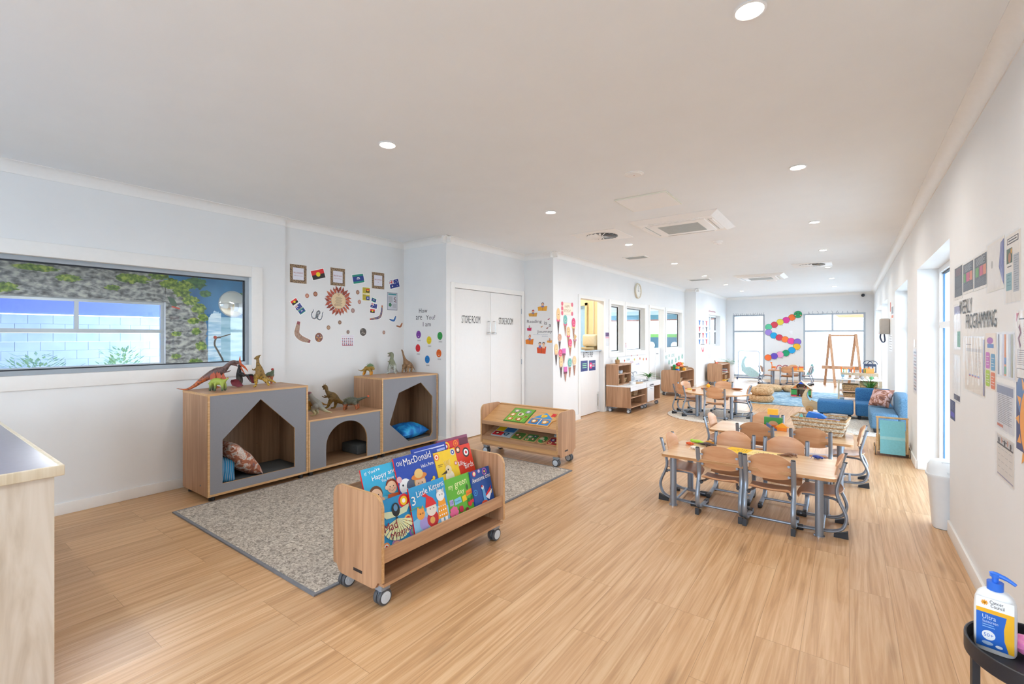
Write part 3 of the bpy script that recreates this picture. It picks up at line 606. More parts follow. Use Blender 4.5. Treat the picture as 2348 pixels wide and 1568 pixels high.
# ================================================================ CABINETS, SHELVES, TOYS ON THE LEFT
M_oak = wood('oak_laminate', 'c39a78', 'a27a5a', 2, .085); M_oak_h = wood('oak_laminate_crosswise', 'caa07c', 'ab8362', 1, .0); M_oak_x = wood('oak_laminate_lengthwise', 'caa07c', 'ab8362', 0, .0)
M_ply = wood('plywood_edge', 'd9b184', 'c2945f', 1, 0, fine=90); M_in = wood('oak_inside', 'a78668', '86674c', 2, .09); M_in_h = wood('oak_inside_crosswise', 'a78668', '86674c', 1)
M_greyp = mat('grey_laminate', '85858b', .55, noise=.03, nscale=160); M_foot = mat('black_plastic', '26262a', .5)
M_felt = mat('charcoal_felt', '4f5355', .95, noise=.12, nscale=60)
def cubby(y0, y1, h, hole, label, inner_arch=(False, False)):
    x0, x1, b = -.53, 0, .045; w = y1 - y0; tk = .018
    t = thing('reading_cubby', label, 'cubby', (-4.37, y0, 0), 0)
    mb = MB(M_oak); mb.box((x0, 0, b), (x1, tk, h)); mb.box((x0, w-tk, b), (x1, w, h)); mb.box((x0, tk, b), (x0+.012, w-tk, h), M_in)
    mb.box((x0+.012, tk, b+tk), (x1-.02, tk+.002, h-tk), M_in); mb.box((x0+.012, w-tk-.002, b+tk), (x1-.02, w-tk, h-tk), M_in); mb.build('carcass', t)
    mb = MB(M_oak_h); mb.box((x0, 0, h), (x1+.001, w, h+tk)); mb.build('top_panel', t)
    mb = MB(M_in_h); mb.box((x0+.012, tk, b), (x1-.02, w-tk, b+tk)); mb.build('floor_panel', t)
    mb = MB(M_ply); e = .002
    mb.box((x1-.004, 0, b), (x1+e, tk, h+tk)); mb.box((x1-.004, w-tk, b), (x1+e, w, h+tk)); mb.box((x1-.004, tk, b), (x1+e, w-tk, b+tk)); mb.box((x1-.004, tk, h), (x1+e, w-tk, h+tk)); mb.box((x0, 0-.001, h-.001), (x1, .003, h+tk+.001)); mb.build('edge_band', t)
    # front plate with its cut-out: local x = y, local y = z
    M = frame((-.018, 0, 0), (0, 1, 0), (0, 0, 1), (1, 0, 0))
    mb = MB(M_greyp); mb.holed([(tk, b+tk), (w-tk, b+tk), (w-tk, h), (tk, h)], hole, .016, None, M, M_ply); mb.build('front_panel', t)
    for (x, y) in ((-.05, .05), (-.05, w-.05), (-.48, .05), (-.48, w-.05)):
        mb = MB(M_foot); mb.cyl(.024, 0, b, None, 16, T(x, y, 0), .02); mb.build('foot', t)
    mb = MB(M_foot)
    for (y, z) in ((.25, .7*h), (.25, .35*h), (w-.25, .35*h)): mb.cyl(.004, 0, .003, None, 8, T(x0+.012, y, z, 0, PI/2)); 
    mb.build('screw_cap', t)
    return t
yb = 1.655
off = lambda pts, o: [(a-o, b) for a, b in pts]
cubby(1.655, 2.552, .90, off([(1.772, .136), (2.416, .134), (2.416, .515), (2.094, .83), (1.772, .515)], 1.655), 'tall oak cubby with a grey front and a house-shaped opening')
ar = [(2.752, .066), (3.257, .066)] + [(3.0045 + .2525*math.cos(a), .262 + .235*math.sin(a)) for a in [i*PI/24 for i in range(25)]]
cubby(2.556, 3.452, .547, off(ar, 2.556), 'low middle oak cubby with a grey front and an arched opening')
cubby(3.456, 4.352, .902, off([(3.862, .118), (4.225, .118), (4.262, .165), (4.262, .628), (4.062, .824), (3.708, .726), (3.570, .368)], 3.456), 'tall oak cubby with a grey front and an angular many-sided opening')
def felt(y0, y1, h, label, z=.0635):
    mb = MB(M_felt); mb.box((-4.86, y0, z), (-4.41, y1, z+h), bev=.01); solo('floor_mat', mb, label, 'mat')
felt(1.69, 2.52, .055, 'dark grey felt pad lining the house-shaped cubby'); felt(3.49, 4.32, .055, 'dark grey felt pad lining the angular cubby')
mb = MB(M_felt); mb.box((-4.80, 3.22, .0635), (-4.5, 3.42, .17), bev=.012); solo('felt_block', mb, 'dark charcoal block standing inside the arched cubby', 'felt block')
def cushion(name, label, M, sx, sy, sz, m, cat='cushion', seed=0):
    bm = bmesh.new(); n = 18; vs = {}
    rnd = random.Random(seed); ph = [rnd.uniform(0, 6) for _ in range(4)]
    for s in (1, -1):
        for i in range(n+1):
            for j in range(n+1):
                u = i/n*2-1; v = j/n*2-1; edge = (abs(u) == 1 or abs(v) == 1)
                if edge and s == -1: vs[(s, i, j)] = vs[(1, i, j)]; continue
                p = max(0, (1-u*u)*(1-v*v))**.42; q = 1 - .10*(1-abs(u)**1.0)*(abs(v)**3) ; q2 = 1 - .10*(1-abs(v))*(abs(u)**3)
                z = s*p*sz*.5*(1 + .06*math.sin(5*u+ph[0])*math.sin(4*v+ph[1]) + .05*math.sin(9*v+ph[2]))
                vs[(s, i, j)] = bm.verts.new((u*sx*.5*q2, v*sy*.5*q, z))
        for i in range(n):
            for j in range(n):
                f = [vs[(s, i, j)], vs[(s, i+1, j)], vs[(s, i+1, j+1)], vs[(s, i, j+1)]]
                try: bm.faces.new(f if s == 1 else f[::-1])
                except Exception: pass
    mb = MB(m); mb.bm(bm, m, True); return solo(name, mb, label, cat, M)
M_flower = ramp_mat('floral_fabric', [(.25, '5b6a7e'), (.38, '8a5b50'), (.5, 'b06a4a'), (.6, 'd9d0c8'), (.72, '6e5a56')], (1, 1, 1), 13, 3, .8, 1.5)
M_stripeblue = ramp_mat('patterned_blue_fabric', [(.2, '1f6f9a'), (.45, '2f8fb8'), (.55, 'e8d8d0'), (.62, '7a5a6a'), (.8, '2a86b0')], (1, 1, 1), 9, 1, .8, 1.2, kind='wave')
M_tie = ramp_mat('blue_tie_dye', [(.3, '0b4fa0'), (.5, '0f7ad0'), (.65, '35b0ea'), (.8, '0a5db5')], (1, 1, 1), 9, 6, .6, 1.0, bump=.3)
M_pink = ramp_mat('pink_rust_fabric', [(.3, '5a3f44'), (.45, 'a06a52'), (.58, 'd9b9b5'), (.7, '8a4f48')], (1, 1, 1), 8, 4, .8, 2.5)
cushion('cushion', 'blue patterned cushion standing at the left inside the house-shaped cubby', T(-4.52, 1.80, .22, math.radians(75), .1, math.radians(80)), .27, .24, .13, M_stripeblue)
cushion('cushion', 'large brown and orange floral cushion leaning inside the house-shaped cubby', T(-4.60, 1.98, .285, math.radians(-48), 0, .06), .40, .42, .17, M_flower, seed=2)
cushion('cushion', 'blue tie-dye cushion lying at the left inside the angular cubby', T(-4.66, 3.68, .205, .12, .15, .3), .36, .28, .17, M_tie, seed=3); cushion('cushion', 'bright blue tie-dye cushion lying in front inside the angular cubby', T(-4.58, 4.02, .205, .0, .12, .1), .34, .46, .18, M_tie, seed=4)
# ---------------------------------------------------------------- rug
M_rug = ramp_mat('rug_pile', [(.32, '7d756c'), (.44, 'a0968b'), (.54, 'bfb5a8'), (.68, 'd8d0c4')], (1, 1, 1), 45, 10, .95, 1.4, bump=.5)
mb = MB(M_rug); mb.box((-4.34, 1.42, 0.0005), (-2.36, 4.27, .011)); e = .02; me = mat('rug_binding_grey', '7a7c82', .9, noise=.08)
mb.box((-4.36, 1.40, 0.0003), (-2.34, 1.42, .010), me); mb.box((-4.36, 4.27, .0003), (-2.34, 4.29, .010), me); mb.box((-2.36, 1.42, .0003), (-2.34, 4.27, .010), me); mb.box((-4.36, 1.42, .0003), (-4.34, 4.27, .010), me)
solo('area_rug', mb, 'mottled beige and grey rectangular rug in front of the cubbies', 'rug')
# ---------------------------------------------------------------- trolley shelves
M_tyre = mat('caster_tyre', '4d5157', .5); M_hub = mat('caster_hub', 'cfdbe6', .35)
def caster(parent, x, y, rz, r=.042, hub=None, ztop=.1):
    R = T(x, y, 0, 0, 0, rz)
    mb = MB(M_tyre); mb.M = R
    for s in (-1, 1): mb.lathe([(r*.5, -.011), (r*.93, -.011), (r, -.007), (r, .007), (r*.93, .011), (r*.5, .011)], M_tyre, 26, T(0, s*.016, r, PI/2))
    o = mb.build('caster', parent)
    mb = MB(hub or M_hub); mb.M = R
    for s in (-1, 1): mb.cyl(r*.72, -.0135, .0135, None, 24, T(0, s*.016, r, PI/2)); mb.cyl(r*.3, -.015, .015, None, 16, T(0, s*.016, r, PI/2))
    mb.build('wheel_hub', o)
    mb = MB(mat('caster_grey', '8f9aa6', .4)); mb.M = R; mb.box((-.022, -.006, r), (.014, .006, ztop)); mb.box((-.03, -.028, r*1.9), (.03, .028, ztop), bev=.004); mb.build('caster_bracket', o)
def end_profile(D, hgt, b, r=.07, notch=.045):
    """side panel outline in (depth, z)"""
    d = D/2
    return [(-d, b+notch), (-d+.03, b+notch-.004), (-d+.05, b+.01), (-d+.075, b), (d-.075, b), (d-.05, b+.01), (d-.03, b+notch-.004), (d, b+notch)] + arc(d-r, hgt-r, r, 0, PI/2, 7) + arc(-d+r, hgt-r, r, PI/2, PI, 7)
def trolley_sides(t, L, D, hgt, b, tk=.018, badge=True, m=None):
    """length along local x, depth along local y (front = -y)"""
    for s in (-1, 1):
        M = frame((s*(L/2) + (0 if s < 0 else -tk), 0, 0), (0, 1, 0), (0, 0, 1), (1, 0, 0))
        mb = MB(m or M_oak); mb.prism(end_profile(D, hgt, b), tk, None, M)
        pr = end_profile(D, hgt, b); n = len(pr)
        o = mb.build('side_panel', t)
        eb = MB(M_ply); w = .0012; vs = []
        for (y, z) in pr: vs.append((s*L/2*1.0 + (0 if s < 0 else -tk), y*1.004, z + (.0008 if z > hgt/2 else 0)))
        for (y, z) in pr: vs.append((s*L/2*1.0 + (tk if s < 0 else 0), y*1.004, z + (.0008 if z > hgt/2 else 0)))
        eb.raw(vs, [(i, i+1, n+i+1, n+i) for i in range(7, n-1)] + [(n-1, 0, n, 2*n-1)]); eb.build('edge_band', o)
        if badge:
            bb = MB(M_foot); x = s*(L/2+.0008); bb.box((min(x, x-s*.001), -D*.12, b+.05), (max(x, x-s*.001), D*.06, b+.066)); bb.build('maker_plate', o)
    for sx_ in (-1, 1):
        for sy_ in (-1, 1): caster(t, sx_*(L/2-.05), sy_*(D/2-.055), 0 if sy_ < 0 else PI, ztop=b+.03)
def board(t, name, L, y0, z0, y1, z1, tk, m=None, ins=.018):
    """sloping board running the length, from (y0,z0) to (y1,z1)"""
    v = Vector((0, y1-y0, z1-z0)); M = frame((-L/2+ins, y0, z0), (1, 0, 0), v, Vector((1, 0, 0)).cross(v)); mb = MB(m or M_oak_x); mb.box((0, 0, 0), (L-2*ins, v.length, tk), M=M); return mb.build(name, t)
LB, DB = 1.05, .42
bk = thing('book_trolley', 'oak book display trolley on four casters, full of picture books, nearest the viewer', 'bookshelf', (-1.935-DB/2, (1.53+2.575)/2, 0), PI/2)
trolley_sides(bk, LB, DB, .585, .095)
# local: front = -y (faces +x world)
board(bk, 'front_lip', LB, -.205, .235, -.200, .305, -.016); board(bk, 'tier_floor', LB, -.19, .235, -.06, .215, .014); board(bk, 'tier_divider', LB, -.065, .23, -.012, .43, .012); board(bk, 'tier_lip', LB, -.062, .385, -.058, .425, -.012)
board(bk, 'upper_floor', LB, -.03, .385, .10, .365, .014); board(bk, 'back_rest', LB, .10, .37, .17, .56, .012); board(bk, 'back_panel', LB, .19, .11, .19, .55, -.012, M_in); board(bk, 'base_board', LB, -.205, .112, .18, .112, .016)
# ---------------------------------------------------------------- picture books
def book_mesh(w, h, t, cover, art, spine=None):
    """local: x right, y up, z towards the reader; origin bottom left of the cover"""
    mb = MB(cover); mb.box((0, 0, -t), (w, h, 0), bev=0); mb.box((.003, .002, -t+.0015), (w+.0005, h-.0015, -.0015), c('f2eee4')); mb.box((-.001, -.0005, -t-.0005), (.002, h+.0005, .0006), spine or cover)
    M = T(0, 0, .0006)
    for i, a in enumerate(art):
        k = a[0]; z = .0002*(i+1)
        if k == 'c': mb.disc(a[1]*w, a[2]*h, a[3]*w, a[4], z, 20, (a[5]*h if len(a) > 5 else None), M)
        elif k == 'r': mb.rect(a[1]*w, a[2]*h, a[3]*w, a[4]*h, a[5], z, M)
        elif k == 'p': mb.flat([(x*w, y*h) for x, y in a[1]], a[2], z, M)
        elif k == 'l': mb.line([(x*w, y*h) for x, y in a[1]], a[2]*w, a[3], z, M)
        elif k == 't': mb.text(a[1], a[2]*w, a[3]*h, a[4]*w, a[5]*h, a[6], z, M, a[7] if len(a) > 7 else 0)
    return mb
def flower(cx, cy, r, col, mid, n=8): return [('c', cx + r*1.1*math.cos(2*PI*k/n), cy + r*1.1*math.sin(2*PI*k/n), r*.55, col) for k in range(n)] + [('c', cx, cy, r*.75, mid)]
def dots(cx, cy, r, cols, rings=3): return [('c', cx, cy, r*(1 - i/rings), cols[i % len(cols)]) for i in range(rings)]
def face(cx, cy, r, hair, skin='f3c9a5'): return [('c', cx, cy+r*.15, r*1.12, c(hair)), ('c', cx, cy-r*.1, r, c(skin)), ('c', cx-r*.35, cy, r*.1, c('222222')), ('c', cx+r*.35, cy, r*.1, c('222222')), ('c', cx-r*.5, cy-r*.35, r*.18, c('ef9a8a')), ('c', cx+r*.5, cy-r*.35, r*.18, c('ef9a8a')), ('c', cx, cy-r*.2, r*.13, c('e8b08c')), ('l', [(cx-r*.25, cy-r*.5), (cx, cy-r*.62), (cx+r*.25, cy-r*.5)], .008, c('a03b33'))]
WH, BK_, RD, YL, OR, GN, BL, SKY, NV, PK, PU = c('fbfbfa'), c('1b1b20'), c('d8262c'), c('f6cf1c'), c('f08a24'), c('5fb52e'), c('1d6fc0'), c('2fa8dc'), c('1c3c98'), c('ef6fa0'), c('7d5bb5')
BR = c('8a4a2a')
A = {}
A['happy'] = (.235, .27, SKY, [('r', 0, 0, 1, 1, c('35b4e0')), ('p', [(0, 0), (1, 0), (1, .25), (.5, .35), (0, .2)], c('7fd0ea'))] + face(.30, .42, .17, '6e4423') + [('c', .36, .16, .2, RD)] + face(.78, .50, .15, '8a3d22') + [('p', [(.5, 0), (1.0, 0), (.95, .34), (.62, .36)], c('d8672f')), ('c', .62, .5, .05, c('f3c9a5')), ('c', .45, .30, .05, c('f3c9a5'))] + [('c', .58+.06*i, .05+.07*(i % 4), .018, c('f6e2c8')) for i in range(7)] + [('t', "If You're", .08, .86, .45, .07, WH, .12), ('t', 'Happy and', .26, .72, .72, .13, WH, .1), ('t', 'You Know It', .5, .64, .48, .06, WH, .05)])
A['mac'] = (.315, .285, NV, [('r', 0, 0, 1, 1, c('1f49b0')), ('p', [(0, 0), (1, 0), (1, .12), (.6, .22), (0, .18)], c('3a8a4a')), ('c', .16, .38, .15, WH), ('c', .30, .36, .12, c('58627a')), ('c', .17, .2, .12, WH), ('c', .12, .13, .1, c('e9a0a8')), ('c', .1, .42, .02, BK_), ('c', .04, .55, .06, c('e8b4bb'))] + face(.52, .36, .13, 'e5b25e') + [('c', .52, .50, .2, c('e88a35'), .07), ('c', .52, .56, .11, c('f0c878'), .1), ('p', [(.4, 0), (.66, 0), (.62, .22), (.44, .22)], RD), ('c', .84, .28, .07, YL), ('p', [(.78, .22), (.95, .26), (.88, .36)], c('f5a81c')), ('c', .88, .37, .035, YL), ('t', 'Old', .04, .82, .13, .09, WH), ('t', 'MacDonald', .21, .79, .72, .15, WH, .04), ('t', 'Had a Farm', .62, .65, .33, .075, WH, .03)])
A['bird'] = (.20, .255, YL, dots(.1, .88, .12, [OR, c('fdf3da'), RD]) + dots(.86, .9, .11, [c('cfd8d0'), NV, WH]) + dots(.9, .6, .07, [RD, WH]) + [('c', .5, .32, .2, c('f7ead0')), ('c', .5, .5, .14, c('f2dcae')), ('p', [(.12, .42), (.42, .50), (.4, .42)], c('3a2a20')), ('c', .48, .5, .03, BK_), ('p', [(.3, 0), (.75, 0), (.68, .25), (.4, .25)], WH)] + [('l', [(.4+.05*i, .6), (.36+.07*i, .74)], .02, c('e8d090')) for i in range(5)] + [('r', .08, .66, .3, .68, c('b08a20')), ('r', .08, .62, .25, .64, c('b08a20'))])
A['silly'] = (.175, .255, RD, [('r', 0, 0, 1, 1, c('e0391f'))] + dots(.7, .78, .19, [c('2a2a2a'), WH, RD, c('fdd28a')]) + dots(.28, .9, .13, [c('2a2a2a'), c('f3b37a'), WH]) + dots(.08, .55, .08, [WH, RD]) + dots(.88, .16, .08, [YL, RD]) + [('t', 'Silly', .08, .48, .40, .15, WH), ('t', 'Birds', .44, .36, .5, .15, WH, .05)] + [('r', .1, .06, .5, .09, WH)])
A['magpie'] = (.235, .265, BL, [('r', 0, 0, 1, 1, c('1e93cf'))] + dots(.78, .86, .16, [RD, YL, WH, RD]) + dots(.82, .45, .12, [c('f5c46a'), RD, WH]) + dots(.1, .1, .1, [c('f0a060'), WH, RD]) + dots(.38, .06, .14, [c('b08ac0'), c('e8b0a0'), RD]) + dots(.95, .2, .16, [PU, c('70b0a0'), c('f0a0c0')]) + dots(.02, .55, .06, [PU, WH]) + [('p', [(.3, .2), (.5, .62), (.7, .2)], BK_), ('p', [(.05, .78), (.45, .72), (.5, .6), (.2, .62)], c('cfe0c0')), ('p', [(.95, .78), (.55, .72), (.5, .6), (.8, .62)], c('cfe0c0')), ('c', .5, .74, .12, BK_, .14), ('c', .5, .78, .06, c('5f93c0'), .07)] + [('p', [(.5, .56), (.5+.46*math.sin(a-.1), .50-.36*math.cos(a-.1)), (.5+.46*math.sin(a+.1), .50-.36*math.cos(a+.1))], c('e4ebb8')) for a in [-1.35 + .245*i for i in range(12)]] + [('t', 'Mad', .1, .37, .38, .17, c('8e1c3a'), .05), ('t', 'Magpie', .26, .20, .62, .16, c('8e1c3a'), .08)])
A['kittens'] = (.285, .285, SKY, [('r', 0, 0, 1, 1, c('2f9fdb')), ('p', [(0, 0), (1, 0), (1, .4), (.5, .5), (0, .35)], c('8cc6ea')), ('p', [(0, 0), (1, 0), (1, .08), (.6, .14), (0, .1)], c('8cc152')), ('c', .28, .24, .13, c('a79ad8')), ('c', .22, .44, .11, c('eda34c')), ('p', [(.12, .5), (.16, .6), (.22, .53)], c('eda34c')), ('p', [(.24, .53), (.30, .60), (.32, .5)], c('eda34c')), ('c', .52, .26, .16, c('c8282d')), ('c', .52, .46, .14, c('e9e2d8')), ('p', [(.36, .52), (.68, .52), (.6, .66), (.48, .74), (.38, .84), (.32, .76), (.42, .72)], RD), ('c', .50, .24, .07, c('e6b060')), ('p', [(.66, .2), (.96, .2), (.93, .58), (.74, .58)], c('f4a52b')), ('c', .82, .66, .12, c('eef0f2')), ('p', [(.72, .72), (.74, .82), (.8, .75)], c('c8ccd2')), ('p', [(.86, .75), (.94, .80), (.92, .68)], c('c8ccd2'))] + [('c', .72+.06*(i % 4), .26+.09*(i//4), .016, WH) for i in range(12)] + [('r', .72, .08, .8, .2, WH), ('r', .84, .08, .92, .2, WH), ('c', .47, .47, .012, BK_), ('c', .57, .47, .012, BK_), ('c', .19, .45, .012, BK_), ('c', .26, .45, .012, BK_), ('c', .79, .67, .012, BK_), ('c', .86, .67, .012, BK_)] + [('t', '3', .02, .66, .1, .17, WH), ('t', 'Little Kittens', .17, .78, .78, .12, WH, .08)] + [('l', [(.1+.22*math.cos(a), .50+.1*math.sin(a)) for a in (.4, .9, 1.4, 1.9, 2.4)], .012, [RD, YL, GN][i]) for i, _ in enumerate((0, 1, 2))])
A['green'] = (.245, .255, GN, [('r', 0, 0, 1, 1, c('62b834')), ('r', 0, 0, 1, .06, c('3f9a2c')), ('t', 'my', .13, .74, .16, .13, c('f3f7c0'), .04), ('t', 'green', .36, .74, .46, .16, c('f3f7c0'), .06), ('t', 'day', .40, .56, .28, .15, c('f3f7c0'), .03), ('c', .80, .66, .05, c('3a6a1e'), .07), ('r', .08, .36, .22, .5, c('b6a8dc')), ('p', [(.26, .34), (.52, .36), (.5, .50), (.25, .48)], c('7fd0ea')), ('p', [(.56, .34), (.72, .36), (.7, .5), (.55, .48)], YL), ('p', [(.72, .44), (.98, .48), (.96, .60), (.72, .57)], OR), ('t', '10', .11, .40, .09, .07, c('2f5fa0')), ('t', 'Green Baking', .28, .40, .2, .05, c('2f5fa0')), ('t', 'Holiday', .75, .49, .2, .05, c('b8452a'))] + flower(.18, .18, .10, PK, PK) + [('c', .45, .2, .08, c('c8234a')), ('p', [(.37, .22), (.41, .30), (.45, .22), (.49, .30), (.53, .22)], c('c8234a')), ('c', .66, .13, .06, c('8e2030')), ('c', .80, .26, .08, RD), ('c', .93, .30, .06, RD), ('c', .78, .34, .05, c('2f7a22')), ('c', .92, .37, .05, c('2f7a22'))] + [('l', [(x, .0), (x, .14)], .02, c('2f7a22')) for x in (.18, .45, .66)])
A['emu'] = (.20, .255, NV, [('r', 0, 0, 1, 1, c('1c4fa0'))] + dots(.2, .92, .09, [RD, WH, YL]) + dots(.45, .95, .07, [PU, WH]) + dots(.72, .9, .12, [c('b06ac0'), NV, c('f0d060')]) + dots(.85, .35, .08, [YL, NV, WH]) + dots(.1, .45, .1, [c('2f8fd0'), NV]) + [('p', [(.45, .12), (.62, .14), (.56, .48), (.44, .48)], c('59a0d8')), ('c', .48, .52, .07, c('cfe4f4')), ('c', .46, .55, .04, RD), ('p', [(.56, .3), (.92, .5), (.72, .2)], RD), ('p', [(.56, .26), (.95, .4), (.72, .16)], c('e8e8f8')), ('c', .46, .12, .16, c('e0502a'), .07), ('t', 'Awesome Emu', .03, .70, .94, .12, WH, .03), ('t', 'Gregg Dreise', .45, .06, .5, .05, WH)])
A['blueback'] = (.30, .27, NV, [('r', 0, 0, 1, 1, c('2244b0')), ('r', .05, .90, .95, .93, c('cfd8ff')), ('r', .7, .8, .95, .86, c('9fb0f0'))])
A['redback'] = (.26, .26, RD, dots(.15, .9, .1, [OR, WH, RD]) + dots(.5, .88, .12, [YL, RD, WH]) + dots(.85, .9, .09, [OR, RD]) + [('r', .0, .70, 1, .76, YL)])
A['purpleback'] = (.30, .26, c('6e2440'), [('r', 0, .93, 1, 1, c('8d4a6a'))])
A['whiteback'] = (.15, .24, c('c8c0b4'), [('r', .1, .5, .9, .9, c('e6e0d8')), ('r', .2, .6, .8, .64, c('8a8078'))])
def put_book(key, yl, row, label, tilt=0, dx=0, sp=None, lift=0, lean=None):
    """yl = world y of the left edge on the near trolley; row 0 front, 1 back"""
    w, h, cov, art = A[key]
    mb = book_mesh(w, h, .009, cov, art, sp)
    if row == 0: x0, z0, an = -2.002, .254, math.radians(14)
    else: x0, z0, an = -2.128, .403, math.radians(19)
    if lean is not None: an = lean
    up = Vector((-math.sin(an), 0, math.cos(an))); M = frame((x0 + dx, yl, z0 + lift), (0, 1, 0), up, Vector((0, 1, 0)).cross(up))
    M = M @ T(0, 0, 0, 0, 0, tilt)
    return solo('picture_book', mb, label, 'book', M, 'picture books on the near trolley')
put_book('happy', 1.600, 1, "light blue picture book titled If You're Happy and You Know It, back row left", sp=RD, dx=.004)
put_book('mac', 1.822, 1, 'dark blue picture book titled Old MacDonald Had a Farm with a cow and straw hat', sp=RD, dx=.018, lift=.004)
put_book('bird', 2.145, 1, 'yellow picture book with a fluffy white bird on its cover', dx=.016)
put_book('silly', 2.335, 1, 'red picture book titled Silly Birds with dotted circles, back row right', dx=.004)
put_book('magpie', 1.590, 0, 'blue picture book titled Mad Magpie, front row left', dx=.006)
put_book('kittens', 1.806, 0, 'sky blue picture book titled 3 Little Kittens, middle of the front row', sp=RD, dx=.020)
put_book('green', 2.100, 0, 'green picture book titled my green day with tulips, front row', dx=.006)
put_book('emu', 2.335, 0, 'navy picture book with an emu on it, front row right', dx=.016)
put_book('blueback', 1.99, 1, 'plain dark blue book standing behind the yellow bird book', dx=-.03, lift=.03, lean=math.radians(15)); put_book('redback', 2.17, 1, 'red and yellow dotted book standing behind the yellow and red books', dx=-.040, lift=.03, lean=math.radians(15)); put_book('purpleback', 2.235, 1, 'thin dark purple book edge above the red bird book', dx=-.055, lift=.045, lean=math.radians(15)); 
# ---------------------------------------------------------------- puzzle trolley
LP_, DP = 1.07, .39
pz = thing('puzzle_trolley', 'oak display trolley holding wooden puzzles on sloping shelves near the store room', 'bookshelf', (-3.045, 4.285+DP/2, 0), 0)
trolley_sides(pz, LP_, DP, .585, .095)
M_lam = wood('pale_oak_tray', 'd8ab78', 'c3935f', 0)
board(pz, 'upper_tray', LP_, -.18, .385, .165, .545, .012, M_lam); board(pz, 'upper_lip', LP_, -.187, .36, -.187, .402, -.012); board(pz, 'upper_edge', LP_, .165, .545, .195, .55, .02, M_lam)
board(pz, 'lower_tray', LP_, -.18, .20, .165, .33, .012); board(pz, 'lower_lip', LP_, -.187, .178, -.187, .222, -.012); board(pz, 'back_panel', LP_, .18, .11, .18, .54, -.012, M_in); board(pz, 'base_board', LP_, -.185, .112, .17, .112, .016); board(pz, 'base_lip', LP_, -.18, .128, -.17, .175, .01, M_lam)
def tray_item(name, mbm, x, s, tray, label, cat='puzzle', rz=0, group='wooden puzzles on the trolley'):
    """lying on a sloping tray of the puzzle trolley; s = distance up the slope"""
    (ya, za), (yb_, zb) = ((-.18, .397+.0005), (.165, .557+.0005)) if tray == 0 else ((-.18, .2125), (.165, .3425))
    v = Vector((0, yb_-ya, zb-za)).normalized(); nrm = Vector((1, 0, 0)).cross(v)
    o = Vector((-3.045 + x, 4.285+DP/2 + ya, za)) + v*s + nrm*.001
    return solo(name, mbm, label, cat, frame(o, (1, 0, 0), v, nrm) @ T(0, 0, 0, 0, 0, rz), group)
def puzzle(w, h, outline, edge, blobs, lines=()):
    mb = MB(edge); mb.prism(outline, .009); k = 1
    for b in blobs:
        if b[0] == 'p': mb.flat(b[1], b[2], .0092 + k*.0002)
        elif b[0] == 'k': mb.prism([(b[1]+b[3]*math.cos(a)*(1+.25*math.sin(3*a+b[1]*90)), b[2]+b[3]*math.sin(a)*(1+.2*math.cos(2*a))) for a in [2*PI*i/16 for i in range(16)]], .013, b[4]); mb.disc(b[1], b[2], b[3]*.55, b[5], .0135, 10)
        k += 1
    return mb
R4 = lambda w, h: [(0, 0), (w, 0), (w, h), (0, h)]
tan, cream, greyk, brn = c('d9a765'), c('f3e4c4'), c('9a9a98'), c('8a5a34')
mb = puzzle(.30, .27, R4(.30, .27), c('4a8a34'), [('p', [(.008, .008), (.292, .008), (.292, .262), (.008, .262)], c('6fae3c'))] + [('p', [(.02+.03*i, .01), (.035+.03*i, .01), (.04+.032*i, .26)], c('a6c94a')) for i in range(8)] + [('k', .07, .21, .035, greyk, cream), ('k', .23, .21, .036, c('8a8f96'), c('d8d8d8')), ('k', .06, .13, .037, c('c98a44'), cream), ('k', .155, .15, .036, c('e8dcc8'), brn), ('k', .07, .045, .034, c('d0773a'), cream), ('k', .19, .05, .036, c('b5652f'), cream), ('k', .255, .11, .028, c('9aa23a'), brn)])
tray_item('animal_puzzle', mb, -.235, .045, 0, 'green square wooden puzzle with bush animals, left on the top tray')
mb = puzzle(.32, .28, [(0, 0), (.30, 0), (.30, .10), (.345, .145), (.285, .185), (.29, .25), (.235, .25), (.15, .275), (-.01, .14), (0, .10)], tan, [('p', [(.02, .015), (.285, .015), (.285, .12), (.02, .12)], c('2f7fc4')), ('p', [(.03, .135), (.29, .135), (.15, .25)], c('3f93d4')), ('p', [(.145, .01), (.155, .01), (.155, .13), (.145, .13)], cream), ('k', .08, .07, .04, c('b5793c'), cream), ('k', .22, .07, .04, c('d89a4a'), c('f3e4c4')), ('k', .15, .18, .036, YL, c('e7a93c')), ('p', [(.235, .19), (.285, .19), (.285, .245), (.235, .245)], RD)])
tray_item('house_puzzle', mb, .085, .03, 0, 'house-shaped wooden puzzle with cats and a red chimney, right on the top tray')
mb = puzzle(.28, .22, R4(.28, .20), c('b0c4d0'), [('p', [(.01, .01), (.15, .01), (.15, .09), (.01, .09)], RD), ('p', [(.01, .1), (.12, .1), (.12, .19), (.01, .19)], YL), ('p', [(.13, .1), (.27, .1), (.27, .19), (.13, .19)], c('3f7fb8')), ('k', .2, .05, .035, c('2a4a6a'), c('9ac0d8')), ('k', .07, .05, .03, c('6a1f1f'), cream)])
tray_item('vehicle_puzzle', mb, -.42, .04, 1, 'red, yellow and blue puzzle board at the left of the lower tray')
